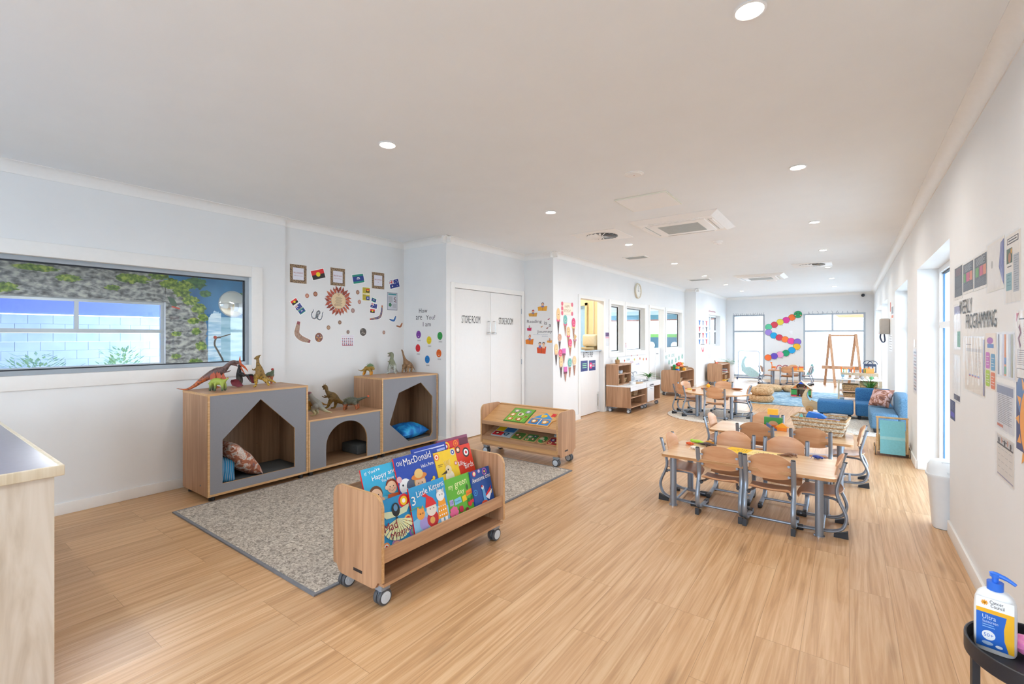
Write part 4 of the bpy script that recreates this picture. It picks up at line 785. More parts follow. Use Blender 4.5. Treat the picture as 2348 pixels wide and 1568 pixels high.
for i, (x, w, cl, l) in enumerate([(-.125, .16, '4f7f3a', 'small green puzzle with a red apple shape on the lower tray'), (.045, .17, '4a8a44', 'small green puzzle with a grey animal, middle of the lower tray'), (.225, .12, '3f9a50', 'round green puzzle piece board on the lower tray'), (.355, .155, 'b8383a', 'red and blue puzzle with three faces at the right of the lower tray')]):
    k1 = [c('a8382e'), c('a8aaa4'), c('e8d8b0'), c('3a4a8a')][i]
    out = rrect(0, 0, w, .15, .02) if i != 2 else [(.06+.06*math.cos(a), .075+.075*math.sin(a)) for a in [2*PI*j/24 for j in range(24)]]
    mb = puzzle(w, .15, out, c('d8b07a'), [('p', rrect(.008, .008, w-.008, .142, .015) if i != 2 else [(.06+.052*math.cos(a), .075+.066*math.sin(a)) for a in [2*PI*j/24 for j in range(24)]], c(cl)), ('k', w*.35, .09, .028, k1, cream), ('k', w*.7, .05, .022, c('7a4a2a'), cream)] + ([('k', w*.7, .11, .02, c('2f3f7a'), cream), ('k', w*.3, .035, .02, c('e8c8a0'), brn)] if i in (1, 3) else []))
    tray_item('small_puzzle', mb, x, .02, 1, l)
mb = MB(c('b8c6cc')); mb.box((0, 0, 0), (.16, .12, .018), bev=.004); mb.box((.02, .02, .018), (.14, .10, .02), c('56606a')); tray_item('puzzle_board', mb, .37, .19, 1, 'grey board lying behind the red puzzle on the lower tray')
# ---------------------------------------------------------------- foreground counter
M_maple = ramp_mat('pale_maple', [(.3, 'bdb1a0'), (.5, 'cfc5b6'), (.7, 'dad2c6')], (5, 5, .55), 1.6, 4, .45, 3.0); M_edge = wood('pale_maple_edge', 'e3dac6', 'd2c6ac', 2, fine=60)
ct = thing('counter', 'pale maple counter with a grey-violet top at the left edge of the foreground', 'counter', (-4.53, -1.3, 0))
mb = MB(mat('counter_laminate_grey', '8d8ea0', .3, noise=.03, nscale=30)); mb.box((0, 0, .862), (2.005, 1.735, .8985), bev=.004); mb.build('worktop', ct)
mb = MB(M_edge); mb.box((2.0, -.001, .858), (2.012, 1.748, .90), bev=.004); mb.box((0, 1.73, .858), (2.01, 1.748, .90), bev=.004); mb.build('worktop_edge', ct)
mb = MB(M_maple); mb.box((1.955, .02, 0), (1.985, 1.722, .858)); mb.box((0, 1.67, 0), (1.955, 1.72, .858)); mb.build('side_panel', ct)
# ---------------------------------------------------------------- round side table with sunscreen
M_blk = mat('black_powder_coat', '22242b', .45, noise=.05, nscale=60)
st = thing('side_table', 'black round metal tray table at the bottom right of the foreground', 'side table', (.417, 1.79, 0)); TZ = .545
mb = MB(M_blk); mb.lathe([(0, TZ-.008), (.154, TZ-.008), (.158, TZ-.004), (.158, TZ+.036), (.155, TZ+.038), (.152, TZ+.036), (.152, TZ), (0, TZ)], None, 48); mb.build('tray', st)
for k in range(3):
    a = PI*1.02 + k*2*PI/3; mb = MB(M_blk); mb.box((-.008, -.011, 0), (.008, .011, TZ-.006), M=T(.138*math.cos(a), .138*math.sin(a), 0, 0, 0, a)); mb.build('leg', st)
mb = MB(M_blk); mb.tube([(.135*math.cos(2*PI*k/40), .135*math.sin(2*PI*k/40), .02) for k in range(40)], .006, None, 8, closed=True); mb.build('base_ring', st)
def bottle():
    p = onZ(2282, 1488, TZ+.001); t = thing('sunscreen_bottle', 'white pump bottle of sunscreen with a blue and yellow label on the black side table', 'bottle', (p.x, p.y+.0, TZ+.001), math.radians(-14))
    mb = MB(mat('bottle_white', 'eef3f6', .3, noise=.01)); n = 36; prof = [(0, .93), (.006, .99), (.02, 1), (.11, 1), (.135, .96), (.150, .84), (.160, .62), (.165, .36)]
    w, d = .042, .029; rings = []
    for z, s in prof:
        rings.append([(w*s*abs(math.cos(a))**.55*(1 if math.cos(a) > 0 else -1) if s > .4 else w*s*math.cos(a), d*(s if s < .9 else 1)*abs(math.sin(a))**.7*(1 if math.sin(a) > 0 else -1), z) for a in [2*PI*k/n for k in range(n)]])
    vs = [p_ for r in rings for p_ in r]; fs = [(i*n+k, i*n+(k+1) % n, (i+1)*n+(k+1) % n, (i+1)*n+k) for i in range(len(rings)-1) for k in range(n)]; mb.raw(vs, fs, None, True); mb.raw(rings[0], [tuple(range(n))[::-1]]); mb.raw(rings[-1], [tuple(range(n))]); mb.build('bottle_body', t)
    M = frame((-.0345, -d-.0012, .012), (1, 0, 0), (0, 0, 1), (0, -1, 0)); L = MB(c('1e66c8')); L.M = M
    L.rect(0, 0, .072, .098, c('1e66c8'), .0004); L.rect(0, .094, .072, .105, c('f3b71d'), .0006); L.flat([(.058, .094), (.072, .1), (.072, 0), (.062, 0), (.054, .03), (.053, .06)], c('f3b71d'), .0008)
    L.rect(0, .105, .072, .135, c('f4f6f8'), .0005); 
    for a in range(8): L.line([(.016, .121), (.016+.007*math.cos(a*PI/4), .121+.007*math.sin(a*PI/4))], .003, c('f3a71d'), .0009)
    L.text('Cancer', .026, .122, .026, .009, c('20242c'), .001); L.text('Council', .028, .112, .026, .009, c('20242c'), .001); L.text('Ultra', .012, .077, .026, .012, c('cfe4ff'), .001); L.text('Sunscreen', .012, .067, .03, .008, c('cfe4ff'), .001)
    L.rect(.012, .055, .036, .057, c('8fc0f0'), .001); L.rect(.012, .061, .034, .063, c('8fc0f0'), .001); L.disc(.024, .034, .013, c('f4f6f8'), .001); L.text('50+', .015, .030, .018, .009, c('1e66c8'), .0012); L.disc(.022, .012, .011, c('a9c4e4'), .001, ry=.005); L.disc(.044, .010, .007, c('e8eef6'), .001, ry=.004); L.build('label_print', t)
    mb = MB(mat('pump_blue', '2f74e0', .3)); mb.cyl(.017, .164, .186, None, 26); mb.cyl(.007, .186, .203); mb.tube(smooth_path([(-.008, 0, .203), (.0, 0, .206), (.022, -.004, .202), (.040, -.008, .193)], 5), [.0085, .0085, .008, .008, .0075, .007, .007, .0065, .006, .006, .0055, .005, .0048, .0046, .0044, .004], None, 12); mb.cyl(.011, .200, .209); mb.build('pump_top', t)
bottle()
mb = MB(mat('pink_wrapper', 'f08ac0', .35, noise=.15, nscale=40)); random.seed(2); bm = bmesh.new(); bmesh.ops.create_icosphere(bm, subdivisions=3, radius=1)
for v in bm.verts: k = 1 + .16*math.sin(v.co.x*9+v.co.y*5)*math.cos(v.co.z*8); v.co = Vector((v.co.x*.045*k, v.co.y*.04*k, (v.co.z*.026*k)))
mb.bm(bm, None, True); p = onZ(2338, 1475, TZ+.03); solo('pink_pouch', mb, 'crumpled pink plastic pouch beside the sunscreen bottle', 'pouch', loc=(p.x+.030, p.y, TZ+.029))
# ================================================================ TOY DINOSAURS
def hide(name, top, low, z0, z1, mark=None, mscale=30):
    """toy skin: back colour over belly colour, with mottling"""
    m = bpy.data.materials.new(name); m.use_nodes = True; n = m.node_tree.nodes; l = m.node_tree.links; b = n['Principled BSDF']
    t = n.new('ShaderNodeTexCoord'); sp = n.new('ShaderNodeSeparateXYZ'); l.new(t.outputs['Object'], sp.inputs[0])
    nz = n.new('ShaderNodeTexNoise'); nz.inputs['Scale'].default_value = mscale; l.new(t.outputs['Object'], nz.inputs['Vector'])
    ad = n.new('ShaderNodeMath'); ad.operation = 'MULTIPLY_ADD'; ad.inputs[1].default_value = (z1-z0)*.8; l.new(nz.outputs['Fac'], ad.inputs[0]); l.new(sp.outputs['Z'], ad.inputs[2])
    mr = n.new('ShaderNodeMapRange'); mr.inputs['From Min'].default_value = z0 + (z1-z0)*.4; mr.inputs['From Max'].default_value = z1 + (z1-z0)*.4; l.new(ad.outputs[0], mr.inputs['Value'])
    r = n.new('ShaderNodeValToRGB'); l.new(mr.outputs[0], r.inputs[0]); r.color_ramp.elements[0].position = .2; r.color_ramp.elements[1].position = .8
    r.color_ramp.elements[0].color = srgb(low) + (1,); r.color_ramp.elements[1].color = srgb(top) + (1,)
    out = r.outputs[0]
    if mark:
        w = n.new('ShaderNodeTexNoise'); w.inputs['Scale'].default_value = mscale*2.2; l.new(t.outputs['Object'], w.inputs['Vector']); rr = n.new('ShaderNodeValToRGB'); rr.color_ramp.elements[0].position = .54; rr.color_ramp.elements[1].position = .62; l.new(w.outputs['Fac'], rr.inputs[0])
        mx = n.new('ShaderNodeMix'); mx.data_type = 'RGBA'; l.new(rr.outputs[0], mx.inputs[0]); l.new(out, mx.inputs[6]); mx.inputs[7].default_value = srgb(mark) + (1,); out = mx.outputs[2]
    l.new(out, b.inputs['Base Color']); b.inputs['Roughness'].default_value = .5
    bp = n.new('ShaderNodeBump'); bp.inputs['Strength'].default_value = .35; bp.inputs['Distance'].default_value = .002; v = n.new('ShaderNodeTexVoronoi'); v.inputs['Scale'].default_value = 160; l.new(t.outputs['Object'], v.inputs['Vector']); l.new(v.outputs['Distance'], bp.inputs['Height']); l.new(bp.outputs[0], b.inputs['Normal'])
    return m
ZA = (400, 800, 9.783); ZB = (690, 790, 8.696)
def dino(label, zoom, foot, plane, tubes, skin, extras=(), legs=(), vox=.0042, turn=0.0, cat='toy dinosaur'):
    """tubes: lists of (zx, zy, lateral, radius) in survey units relative to the foot point"""
    ox, oy, s = zoom; u, v = ox + foot[0]/s, oy + foot[1]/s; p = onZ(u, v, plane); dep = F*(H-plane)/(v-HY); k = dep/F/s
    L = lambda q: Vector(((q[0]-foot[0])*k, q[2]*k, -(q[1]-foot[1])*k))
    mb = MB(skin)
    for tb in tubes:
        sides = (1, -1) if tb and tb[0] == 'pair' else (1,)
        pts = tb[1:] if tb[0] == 'pair' else tb
        for sd in sides:
            P = smooth_path([Vector((q[0], q[1], q[2]*sd)) for q in pts], 4); R = [x.x for x in smooth_path([Vector((q[3], 0, 0)) for q in pts], 4)]
            W = [L(q) for q in P]; rr = [max(.0015, r*k) for r in R]
            mb.tube(W, rr, None, 12); mb.ball(*W[0], rr[0], m=skin, n=10); mb.ball(*W[-1], rr[-1], m=skin, n=10)
    o = mb.build('tmp'); rm = o.modifiers.new('r', 'REMESH'); rm.mode = 'VOXEL'; rm.voxel_size = vox; sm = o.modifiers.new('s', 'SMOOTH'); sm.iterations = 3; sm.factor = .5
    dg = bpy.context.evaluated_depsgraph_get(); me = bpy.data.meshes.new_from_object(o.evaluated_get(dg)); bpy.data.objects.remove(o)
    me.name = 'body'; me.materials.clear(); me.materials.append(skin); me.polygons.foreach_set('use_smooth', [True]*len(me.polygons))
    mz = min((q.co.z for q in me.vertices), default=0)
    t = thing('toy_dinosaur', label, cat, (p.x, p.y, plane + .0005 - mz), TH + turn, 'toy dinosaurs on the cubbies')
    b = bpy.data.objects.new('body', me); COL.objects.link(b); b.parent = t
    for nm, fn, mt, lb in extras:
        e = MB(mt); fn(e, L, k); x = e.build(nm, t, lb)
    return t
def blade(e, L, pts, th):
    """thin solid plate through points (zx,zy,lat)"""
    a = [L((q[0], q[1], q[2]-th)) for q in pts]; b = [L((q[0], q[1], q[2]+th)) for q in pts]; n = len(a)
    e.raw(a + b, [tuple(range(n)), tuple(range(2*n-1, n-1, -1))] + [(i, (i+1) % n, n+(i+1) % n, n+i) for i in range(n)])
def eyes(pts, r): return ('eye', lambda e, L, k: [e.ball(*L(q), r*k) for q in pts], c('201810'), None)
def claws(pts): return ('claws', lambda e, L, k: [e.tube([L(q), L((q[0]+q[3], q[1]+q[4], q[2]))], [.003, .0008], None, 6) for q in pts], c('3a3228'), None)
TP, TM = .9185, .5655
dino('large rust-orange meat-eating dinosaur toy with dark stripes and a long tail', ZA, (950, 900), TP,
     [[(140, 838, -60, 9), (330, 868, -50, 22), (480, 800, -30, 40), (620, 680, -10, 62), (780, 570, 0, 92), (930, 490, 0, 122), (1050, 440, 0, 98), (1130, 385, 0, 70), (1190, 310, 0, 52), (1250, 262, 0, 50), (1320, 245, 0, 54), (1390, 262, 0, 38), (1440, 288, 0, 15)], [(1280, 290, 0, 34), (1345, 315, 0, 22), (1405, 350, 0, 11)], ['pair', (1100, 470, 60, 26), (1170, 478, 70, 15), (1235, 445, 70, 9)], ['pair', (930, 560, 70, 75), (985, 670, 85, 46), (905, 770, 85, 30), (915, 835, 85, 24), (990, 850, 85, 17)]],
     hide('skin_rust', '6b5350', 'bd6333', .08, .16, '4a3a38'), turn=.30, extras=[eyes([(1345, 232, -44), (1345, 232, 44)], 8), ('teeth', lambda e, L, k: [e.tube([L((x, 283, y)), L((x+2, 300, y))], [.0016, .0004], None, 5) for x in (1370, 1390, 1410, 1430) for y in (-14, 14)], c('efe6cc'), None)]).scale = (.93, .93, .93)
def steg(e, L, k):
    for i, (x, y, h, w) in enumerate([(830, 700, 150, 45), (885, 690, 165, 50), (945, 690, 170, 52), (1005, 690, 160, 50), (1085, 700, 150, 40), (1140, 690, 60, 25), (1185, 680, 40, 18)]): blade(e, L, [(x-w, y, (-1)**i*12), (x+w, y+5, (-1)**i*12), (x+w*.9, y-h*.55, (-1)**i*12), (x+8, y-h, (-1)**i*12), (x-w*.8, y-h*.6, (-1)**i*12)], 5)
dino('small green stegosaurus toy with orange back plates', ZA, (960, 945), TP, [[(770, 790, 0, 18), (815, 770, 0, 34), (870, 740, 0, 62), (970, 735, 0, 80), (1080, 745, 0, 66), (1150, 705, 0, 30), (1215, 662, 0, 9)], ['pair', (850, 780, 45, 36), (840, 860, 50, 28), (830, 930, 50, 26)], ['pair', (1090, 790, 45, 40), (1110, 860, 50, 30), (1105, 930, 50, 27)], [(950, 790, -55, 34), (950, 860, -55, 28), (940, 932, -60, 26)]],
     hide('skin_green', '9fae4a', '4b5a44', .0, .07), [('back_plates', steg, c('b5573a', .6), 'orange back plates'), eyes([(790, 770, -20)], 5)])
def wing(pts): return lambda e, L, k: blade(e, L, pts, 7)
M_wing = mat('toy_wing_crimson', '7c2230', .5, noise=.2, nscale=40)
dino('black-headed pterosaur toy with a long orange crest and crimson wings', ZA, (1480, 845), TP, [[(1470, 800, 0, 40), (1465, 720, 0, 66), (1450, 600, 0, 62), (1450, 500, 0, 46), (1455, 430, 0, 34), (1468, 380, 0, 38)], ['pair', (1500, 560, 30, 34), (1580, 600, 60, 24), (1690, 590, 90, 20), (1760, 700, 110, 13), (1810, 765, 120, 7)], ['pair', (1470, 780, 30, 22), (1450, 830, 40, 14), (1490, 842, 40, 10)]],
     hide('skin_ptero', '26282a', '6e6a62', .02, .12, '3a3a3a'), [('crest', lambda e, L, k: (e.tube([L(q) for q in smooth_path([(1490, 370, 0), (1470, 290, 0), (1468, 230, 0), (1474, 165, 0)], 4)], [.012, .012, .0115, .011, .010, .009, .008, .007, .006, .005, .004, .003, .0015], None, 8), e.tube([L(q) for q in [(1500, 360, 0), (1570, 410, 0), (1620, 465, 0), (1655, 515, 0)]], [.013, .010, .006, .001], None, 8), e.tube([L(q) for q in [(1480, 405, 0), (1530, 490, 0), (1595, 585, 0)]], [.008, .006, .001], None, 8)), mat('toy_orange', 'd9602f', .5, noise=.2, nscale=50), 'orange crest and beak'),
     ('wing', wing([(1330, 690, -95), (1420, 670, -90), (1500, 690, -95), (1610, 820, -110), (1500, 842, -120), (1370, 815, -120), (1320, 730, -100)]), M_wing, 'crimson wing'), ('wing', wing([(1560, 600, 60), (1700, 595, 95), (1770, 720, 110), (1815, 765, 120), (1700, 785, 120), (1640, 745, 100), (1590, 660, 80)]), M_wing, 'dark crimson wing'), eyes([(1480, 372, -34)], 6)])
dino('yellow-brown duck-billed dinosaur toy standing upright with a swept-back head crest', ZA, (1960, 850), TP, [[(1795, 232, 0, 16), (1840, 212, 0, 36), (1880, 190, 0, 36), (1905, 165, 0, 18), (1945, 147, 0, 8)], [(1850, 205, 0, 34), (1868, 270, 0, 32), (1872, 350, 0, 40), (1895, 430, 0, 66), (1915, 530, 0, 90), (1930, 620, 20, 86), (2000, 690, 90, 50), (2080, 740, 190, 30), (2120, 800, 300, 12)], [(1870, 600, -50, 60), (1860, 700, -60, 44), (1862, 790, -60, 28), (1850, 838, -70, 24), (1830, 842, -90, 18)], [(1960, 600, 40, 60), (2010, 700, 30, 46), (2080, 770, 20, 30), (2110, 815, 0, 26), (2130, 820, -20, 20)], ['pair', (1870, 440, 50, 26), (1820, 480, 65, 17), (1785, 458, 70, 12)]],
     hide('skin_ochre', '8a6a2c', 'c09a3a', .02, .14, '5f4a22'), [eyes([(1858, 205, -33)], 5)])
dino('small armoured dinosaur toy with green shell and red tail club behind the yellow one', ZA, (2150, 775), TP, [[(2060, 640, 0, 34), (2110, 600, 0, 62), (2180, 560, 0, 50), (2215, 490, 0, 22)], [(2070, 640, -30, 26), (2060, 760, -30, 20)], [(2190, 600, -30, 36), (2195, 680, -30, 30), (2190, 765, -30, 26)], [(2190, 600, 40, 30), (2150, 700, 40, 24), (2150, 765, 40, 22)]],
     hide('skin_shell', '53634a', 'b5653c', .05, .09), [('tail_club', lambda e, L, k: e.ball(*L((2200, 472, 0)), 30*k), mat('toy_red', 'b8403a', .5, noise=.15), 'red tail club')])
dino('grey dinosaur toy with a maroon head, half hidden by the tall cubby', ZB, (260, 1420), TM, [[(75, 1045, 0, 22), (120, 1000, 0, 44), (165, 1000, 0, 52), (200, 1050, 0, 52), (250, 1120, 0, 66), (330, 1200, 0, 84), (420, 1270, -10, 52), (520, 1330, -30, 26), (640, 1352, -60, 9)], [(90, 1065, 0, 14), (150, 1060, 0, 24)], ['pair', (190, 1110, 40, 22), (150, 1120, 55, 14), (120, 1105, 55, 8)], ['pair', (320, 1230, 55, 60), (260, 1300, 70, 36), (310, 1370, 70, 22), (255, 1412, 70, 18), (215, 1412, 70, 12)]],
     hide('skin_grey', '85857f', 'b9b48a', .02, .10), [eyes([(150, 985, -50)], 7), ('head_patch', lambda e, L, k: e.ball(*L((165, 985, 0)), 50*k, 55*k, 38*k), mat('toy_maroon', '6f3a42', .5, noise=.2, nscale=60), 'maroon crown')])
dino('mustard dinosaur toy behind the grey one, seen only in part', ZB, (195, 1325), TM, [[(60, 1080, 90, 30), (120, 1130, 90, 58), (210, 1170, 90, 66), (320, 1170, 110, 36), (430, 1210, 130, 16), (530, 1208, 140, 6)], [(120, 1160, 60, 40), (135, 1300, 60, 20)], [(230, 1180, 60, 44), (220, 1300, 60, 22)], [(120, 1160, 130, 36), (125, 1300, 130, 20)], [(230, 1180, 130, 36), (235, 1300, 130, 20)]], hide('skin_mustard', '8a6528', 'b58d2f', .02, .07))
dino('tall olive-brown horned dinosaur toy rearing on the low middle cubby', ZB, (590, 1285), TM, [[(440, 850, 0, 22), (480, 850, 0, 44), (505, 880, 0, 36), (520, 940, 0, 34), (555, 985, 0, 52), (610, 1030, 0, 84), (680, 1080, 0, 76), (750, 1140, 20, 46), (830, 1185, 60, 22), (900, 1200, 110, 9)], [(450, 895, 0, 14), (485, 880, 0, 26)], ['pair', (555, 1030, 40, 26), (500, 1050, 60, 15), (445, 1030, 60, 9)], [(630, 1100, -60, 54), (590, 1180, -70, 34), (560, 1240, -70, 22), (500, 1272, -80, 16)], [(690, 1120, 40, 50), (670, 1200, 50, 32), (650, 1265, 50, 22), (590, 1280, 40, 16)]],
     hide('skin_olive', '6e5322', '8f7430', .02, .12, '4f3d1c'), [('horns', lambda e, L, k: [e.tube([L((470, 815, y)), L((462+dx, 785, y))], [.005, .0008], None, 6) for y, dx in ((-20, 0), (20, 30))], c('9a8060'), None), eyes([(470, 838, -40)], 6)])
dino('green-backed ankylosaur toy with orange flanks and a red-tipped raised tail', ZB, (1010, 1300), TM, [[(850, 1200, 0, 26), (890, 1165, 0, 50), (960, 1140, 0, 78), (1050, 1130, 0, 76), (1150, 1105, 0, 38), (1240, 1075, 0, 22), (1340, 1042, 0, 12)], ['pair', (910, 1180, 45, 36), (890, 1240, 60, 24), (880, 1290, 60, 22)], ['pair', (1080, 1160, 50, 46), (1120, 1220, 60, 30), (1130, 1275, 60, 22)]],
     hide('skin_anky', '55584a', 'b0623a', .045, .075, '3e4232'), [('tail_club', lambda e, L, k: e.ball(*L((1340, 1038, 0)), 24*k, 18*k, 15*k), mat('toy_orange_tip', 'd9552c', .5, noise=.15), 'orange-red tail tip'), ('spikes', lambda e, L, k: [e.tube([L((860+i*38, 1120-35*math.sin(i*.5), y)), L((860+i*38, 1090-40*math.sin(i*.5), y*1.2))], [.005, .001], None, 5) for i in range(8) for y in (-40, 0, 40)], c('7a7a58'), None)])
def frill(e, L, k):
    cx, cy = 1390, 440; pts = [(cx + 62*math.cos(a), cy + 52*math.sin(a), -30) for a in [2*PI*i/20 for i in range(20)]]; blade(e, L, pts, 8)
    for i in range(9): a = -PI*.95 + i*PI*.95/8; e.tube([L((cx+55*math.cos(a), cy+46*math.sin(a), -30)), L((cx+88*math.cos(a), cy+75*math.sin(a), -30))], [.005, .001], None, 6)
dino('orange-yellow horned-frill dinosaur toy with a green spiky frill', ZB, (1350, 610), TP, [[(1130, 512, 30, 6), (1190, 528, 25, 13), (1250, 510, 15, 24), (1310, 475, 5, 46), (1370, 480, 0, 52), (1420, 470, -20, 42), (1460, 480, -50, 28), (1475, 500, -65, 12)], ['pair', (1280, 500, 30, 30), (1270, 550, 40, 20), (1255, 598, 40, 17)], ['pair', (1380, 500, 30, 30), (1400, 550, 45, 21), (1400, 600, 50, 18)]],
     hide('skin_orange', '9a7a2c', 'd8952a', .03, .05), [('frill', frill, mat('toy_frill_green', '5f7a48', .5, noise=.3, nscale=90), 'green spiky frill'), ('horns', lambda e, L, k: [e.tube([L((1440, 445, -45)), L((1485, 455, -60))], [.005, .001], None, 6)], c('c8c88a'), None)])
dino('pale grey-green tyrannosaur toy roaring upward on the right cubby', ZB, (1820, 580), TP, [[(1735, 185, 0, 12), (1780, 188, 0, 26), (1815, 195, 0, 34), (1820, 250, 0, 32), (1810, 300, 0, 40), (1815, 370, 0, 66), (1830, 440, 20, 62), (1860, 500, 80, 32), (1880, 550, 160, 14), (1890, 572, 230, 7)], [(1735, 240, 0, 9), (1770, 232, 0, 14), (1810, 225, 0, 20)], ['pair', (1800, 330, 45, 18), (1765, 345, 60, 11), (1748, 335, 60, 7)], [(1790, 420, -30, 40), (1765, 490, -50, 26), (1770, 550, -50, 17), (1730, 577, -60, 14)], [(1860, 420, 0, 42), (1880, 490, -20, 28), (1870, 550, -20, 18), (1905, 575, -50, 14)]],
     hide('skin_pale', '80856a', 'b4bab4', .07, .14, '6f7768'), [eyes([(1805, 185, -32)], 5), ('mouth', lambda e, L, k: e.ball(*L((1782, 215, 0)), 26*k, 12*k, 11*k), c('b5625a'), 'red open mouth')])
dino('brown long-necked dinosaur toy with its head held high', ZB, (2110, 560), TP, [[(2012, 125, 0, 15), (2025, 150, 0, 17), (2045, 230, 0, 20), (2070, 310, 0, 34), (2110, 390, 0, 72), (2160, 430, 40, 60), (2190, 450, 110, 26), (2210, 500, 200, 10), (2215, 545, 260, 6)], [(2060, 430, -35, 36), (2045, 500, -40, 23), (2030, 552, -40, 21)], [(2070, 430, 45, 34), (2075, 500, 45, 22), (2075, 545, 45, 20)], [(2150, 440, -30, 38), (2145, 500, -35, 24), (2140, 555, -35, 22)], [(2180, 440, 60, 34), (2195, 500, 60, 23), (2185, 545, 60, 21)]],
     hide('skin_brown', '8a6a48', 'a5835c', .03, .12, '6a4f36'), [eyes([(2012, 122, -14)], 4)])
# ================================================================ DISPLAYS ON THE WALLS
class Wall:
    def __init__(s, axis, val, off=.0012):
        s.axis, s.val, s.off = axis, val, off
        s.r = {'X': (0, 1, 0), 'R': (0, -1, 0), 'Y': (1, 0, 0)}[axis]; s.n = {'X': (1, 0, 0), 'R': (-1, 0, 0), 'Y': (0, -1, 0)}[axis]
    def pt(s, u, v):
        p = onY(u, v, s.val) if s.axis == 'Y' else onX(u, v, s.val)
        return Vector((p.y if s.axis == 'X' else -p.y if s.axis == 'R' else p.x, p.z))
    def M(s, a, z, extra=0):
        o = {'X': (s.val + s.off + extra, a, z), 'R': (s.val - s.off - extra, -a, z), 'Y': (a, s.val - s.off - extra, z)}[s.axis]
        return frame(o, s.r, (0, 0, 1), s.n)
WB = Wall('X', XB); WR1 = Wall('Y', Y1); WR2 = Wall('Y', Y2); WC = Wall('X', XC); WD = Wall('X', XC-.075); WE = Wall('X', XE); WK = Wall('Y', YK); WRR = Wall('R', XR)
def decal(wall, name, label, cat, u0, v0, u1, v1, fn, group=None, rot=0, card=None, size=None, extra=0):
    """one printed cut-out: box in the survey photo -> centre, width, height on the wall; fn(mb, w, h) draws around the centre"""
    um = (u0+u1)/2; a = wall.pt(um, (v0+v1)/2); w = abs(wall.pt(u1, v0).x - wall.pt(u0, v0).x); h = abs(wall.pt(um, v0).y - wall.pt(um, v1).y)
    if size: w, h = size
    mb = MB(card or WH)
    if card: mb.box((-w/2, -h/2, -.0008), (w/2, h/2, 0), card)
    fn(mb, w, h); o = mb.build(name); o.matrix_world = wall.M(a.x, a.y, extra) @ T(0, 0, 0, 0, 0, rot); tag(o, label, cat, group); return o
def frm(t1, t2):
    def f(mb, w, h):
        m = ramp_mat('patterned_card_border', [(.4, '5f4a3a'), (.55, 'a58a6a'), (.7, '8a6a50')], (1, 1, 1), 60, 2, .6)
        mb.box((-w/2, -h/2, -.001), (w/2, h/2, .001), m); mb.rect(-w*.33, -h*.33, w*.33, h*.33, c('e4e4ee'), .0014); mb.text(t1, 0, h*.02, w*.56, h*.08, c('a8505a'), .0018, cx=True)
        if t2: mb.text(t2, 0, -h*.12, w*.54*min(1, len(t2)/12), h*.05, c('a8505a'), .0018, cx=True)
    return f
decal(WB, 'motto_card', 'patterned brown bordered card reading BELONGING, leftmost of the three', 'card', 665, 607, 703, 649, frm('BELONGING', 'is the environment'), 'bordered motto cards')
decal(WB, 'motto_card', 'patterned brown bordered card reading BEING, middle of the three', 'card', 758, 615, 791, 655, frm('BEING', 'is the moment'), 'bordered motto cards')
decal(WB, 'motto_card', 'patterned brown bordered card reading BECOMING, rightmost of the three', 'card', 853, 625, 881, 662, frm('BECOMING', 'me'), 'bordered motto cards')
def aboriginal(mb, w, h): mb.rect(-w/2-.008, -h/2-.008, w/2+.008, h/2+.008, WH, 0); mb.rect(-w/2, 0, w/2, h/2, c('e02a2c'), .0006); mb.rect(-w/2, -h/2, w/2, 0, c('2a2624'), .0006); mb.disc(0, 0, h*.26, c('f0d820'), .001)
def torres(mb, w, h): mb.rect(-w/2-.008, -h/2-.008, w/2+.008, h/2+.008, WH, 0); mb.rect(-w/2, -h/2, w/2, h/2, c('1f8a78'), .0006); mb.rect(-w/2, -h*.28, w/2, h*.28, c('27408f'), .001); mb.line(arc(0, -.02*h, h*.17, -.3, PI+.3, 12), h*.08, WH, .0014); mb.disc(0, -.02*h, h*.06, WH, .0014, 5)
def aus(mb, w, h):
    mb.rect(-w/2-.008, -h/2-.008, w/2+.008, h/2+.008, WH, 0); mb.rect(-w/2, -h/2, w/2, h/2, c('27388a'), .0006)
    mb.line([(-w/2, h/2), (0, 0)], h*.1, WH, .001); mb.line([(-w/2, 0), (0, h/2)], h*.1, WH, .001); mb.rect(-w*.31, 0, -w*.19, h/2, WH, .0012); mb.rect(-w/2, h*.17, 0, h*.33, WH, .0012); mb.rect(-w*.28, 0, -w*.22, h/2, c('d02a34'), .0015); mb.rect(-w/2, h*.21, 0, h*.29, c('d02a34'), .0015)
    for x, y, r in ((-.25, -.25, .09), (.25, .33, .05), (.14, .05, .05), (.36, .12, .05), (.25, -.33, .05)): mb.disc(x*w, y*h, r*w*.7, WH, .0012, 7)
decal(WB, 'flag_card', 'red, black and yellow flag card tilted between the first two motto cards', 'flag card', 716, 620, 743, 638, aboriginal, rot=.30, size=(.165, .105))
decal(WB, 'flag_card', 'green and blue flag card with a white headdress, tilted', 'flag card', 811, 630, 832, 648, torres, rot=.22, size=(.165, .11)); decal(WB, 'flag_card', 'dark blue Australian flag card at the top right of the display wall', 'flag card', 894, 643, 914, 658, aus, rot=.28, size=(.165, .11))
for i, (f, u, v, n) in enumerate([(aboriginal, 675, 692, 'red, black and yellow'), (aus, 684, 703, 'dark blue starred'), (torres, 692, 713, 'green and blue')]): decal(WB, 'small_flag', 'small %s flag in the diagonal trio at the left of the display' % n, 'flag card', u-5, v-5, u+5, v+5, f, 'diagonal trio of small flags', rot=.62, size=(.078, .052))
for i, (f, u, v, n, r) in enumerate([(torres, 857, 688, 'blue', -.3), (aus, 857, 701, 'dark blue starred', -.2), (aboriginal, 854, 713, 'red, black and yellow', -.05)]): decal(WB, 'small_flag', 'small waving %s flag in the column beside the yellow poster' % n, 'flag card', u-5, v-5, u+5, v+5, f, 'column of small flags', rot=r, size=(.10 if i == 1 else .072, .06 if i == 1 else .048))
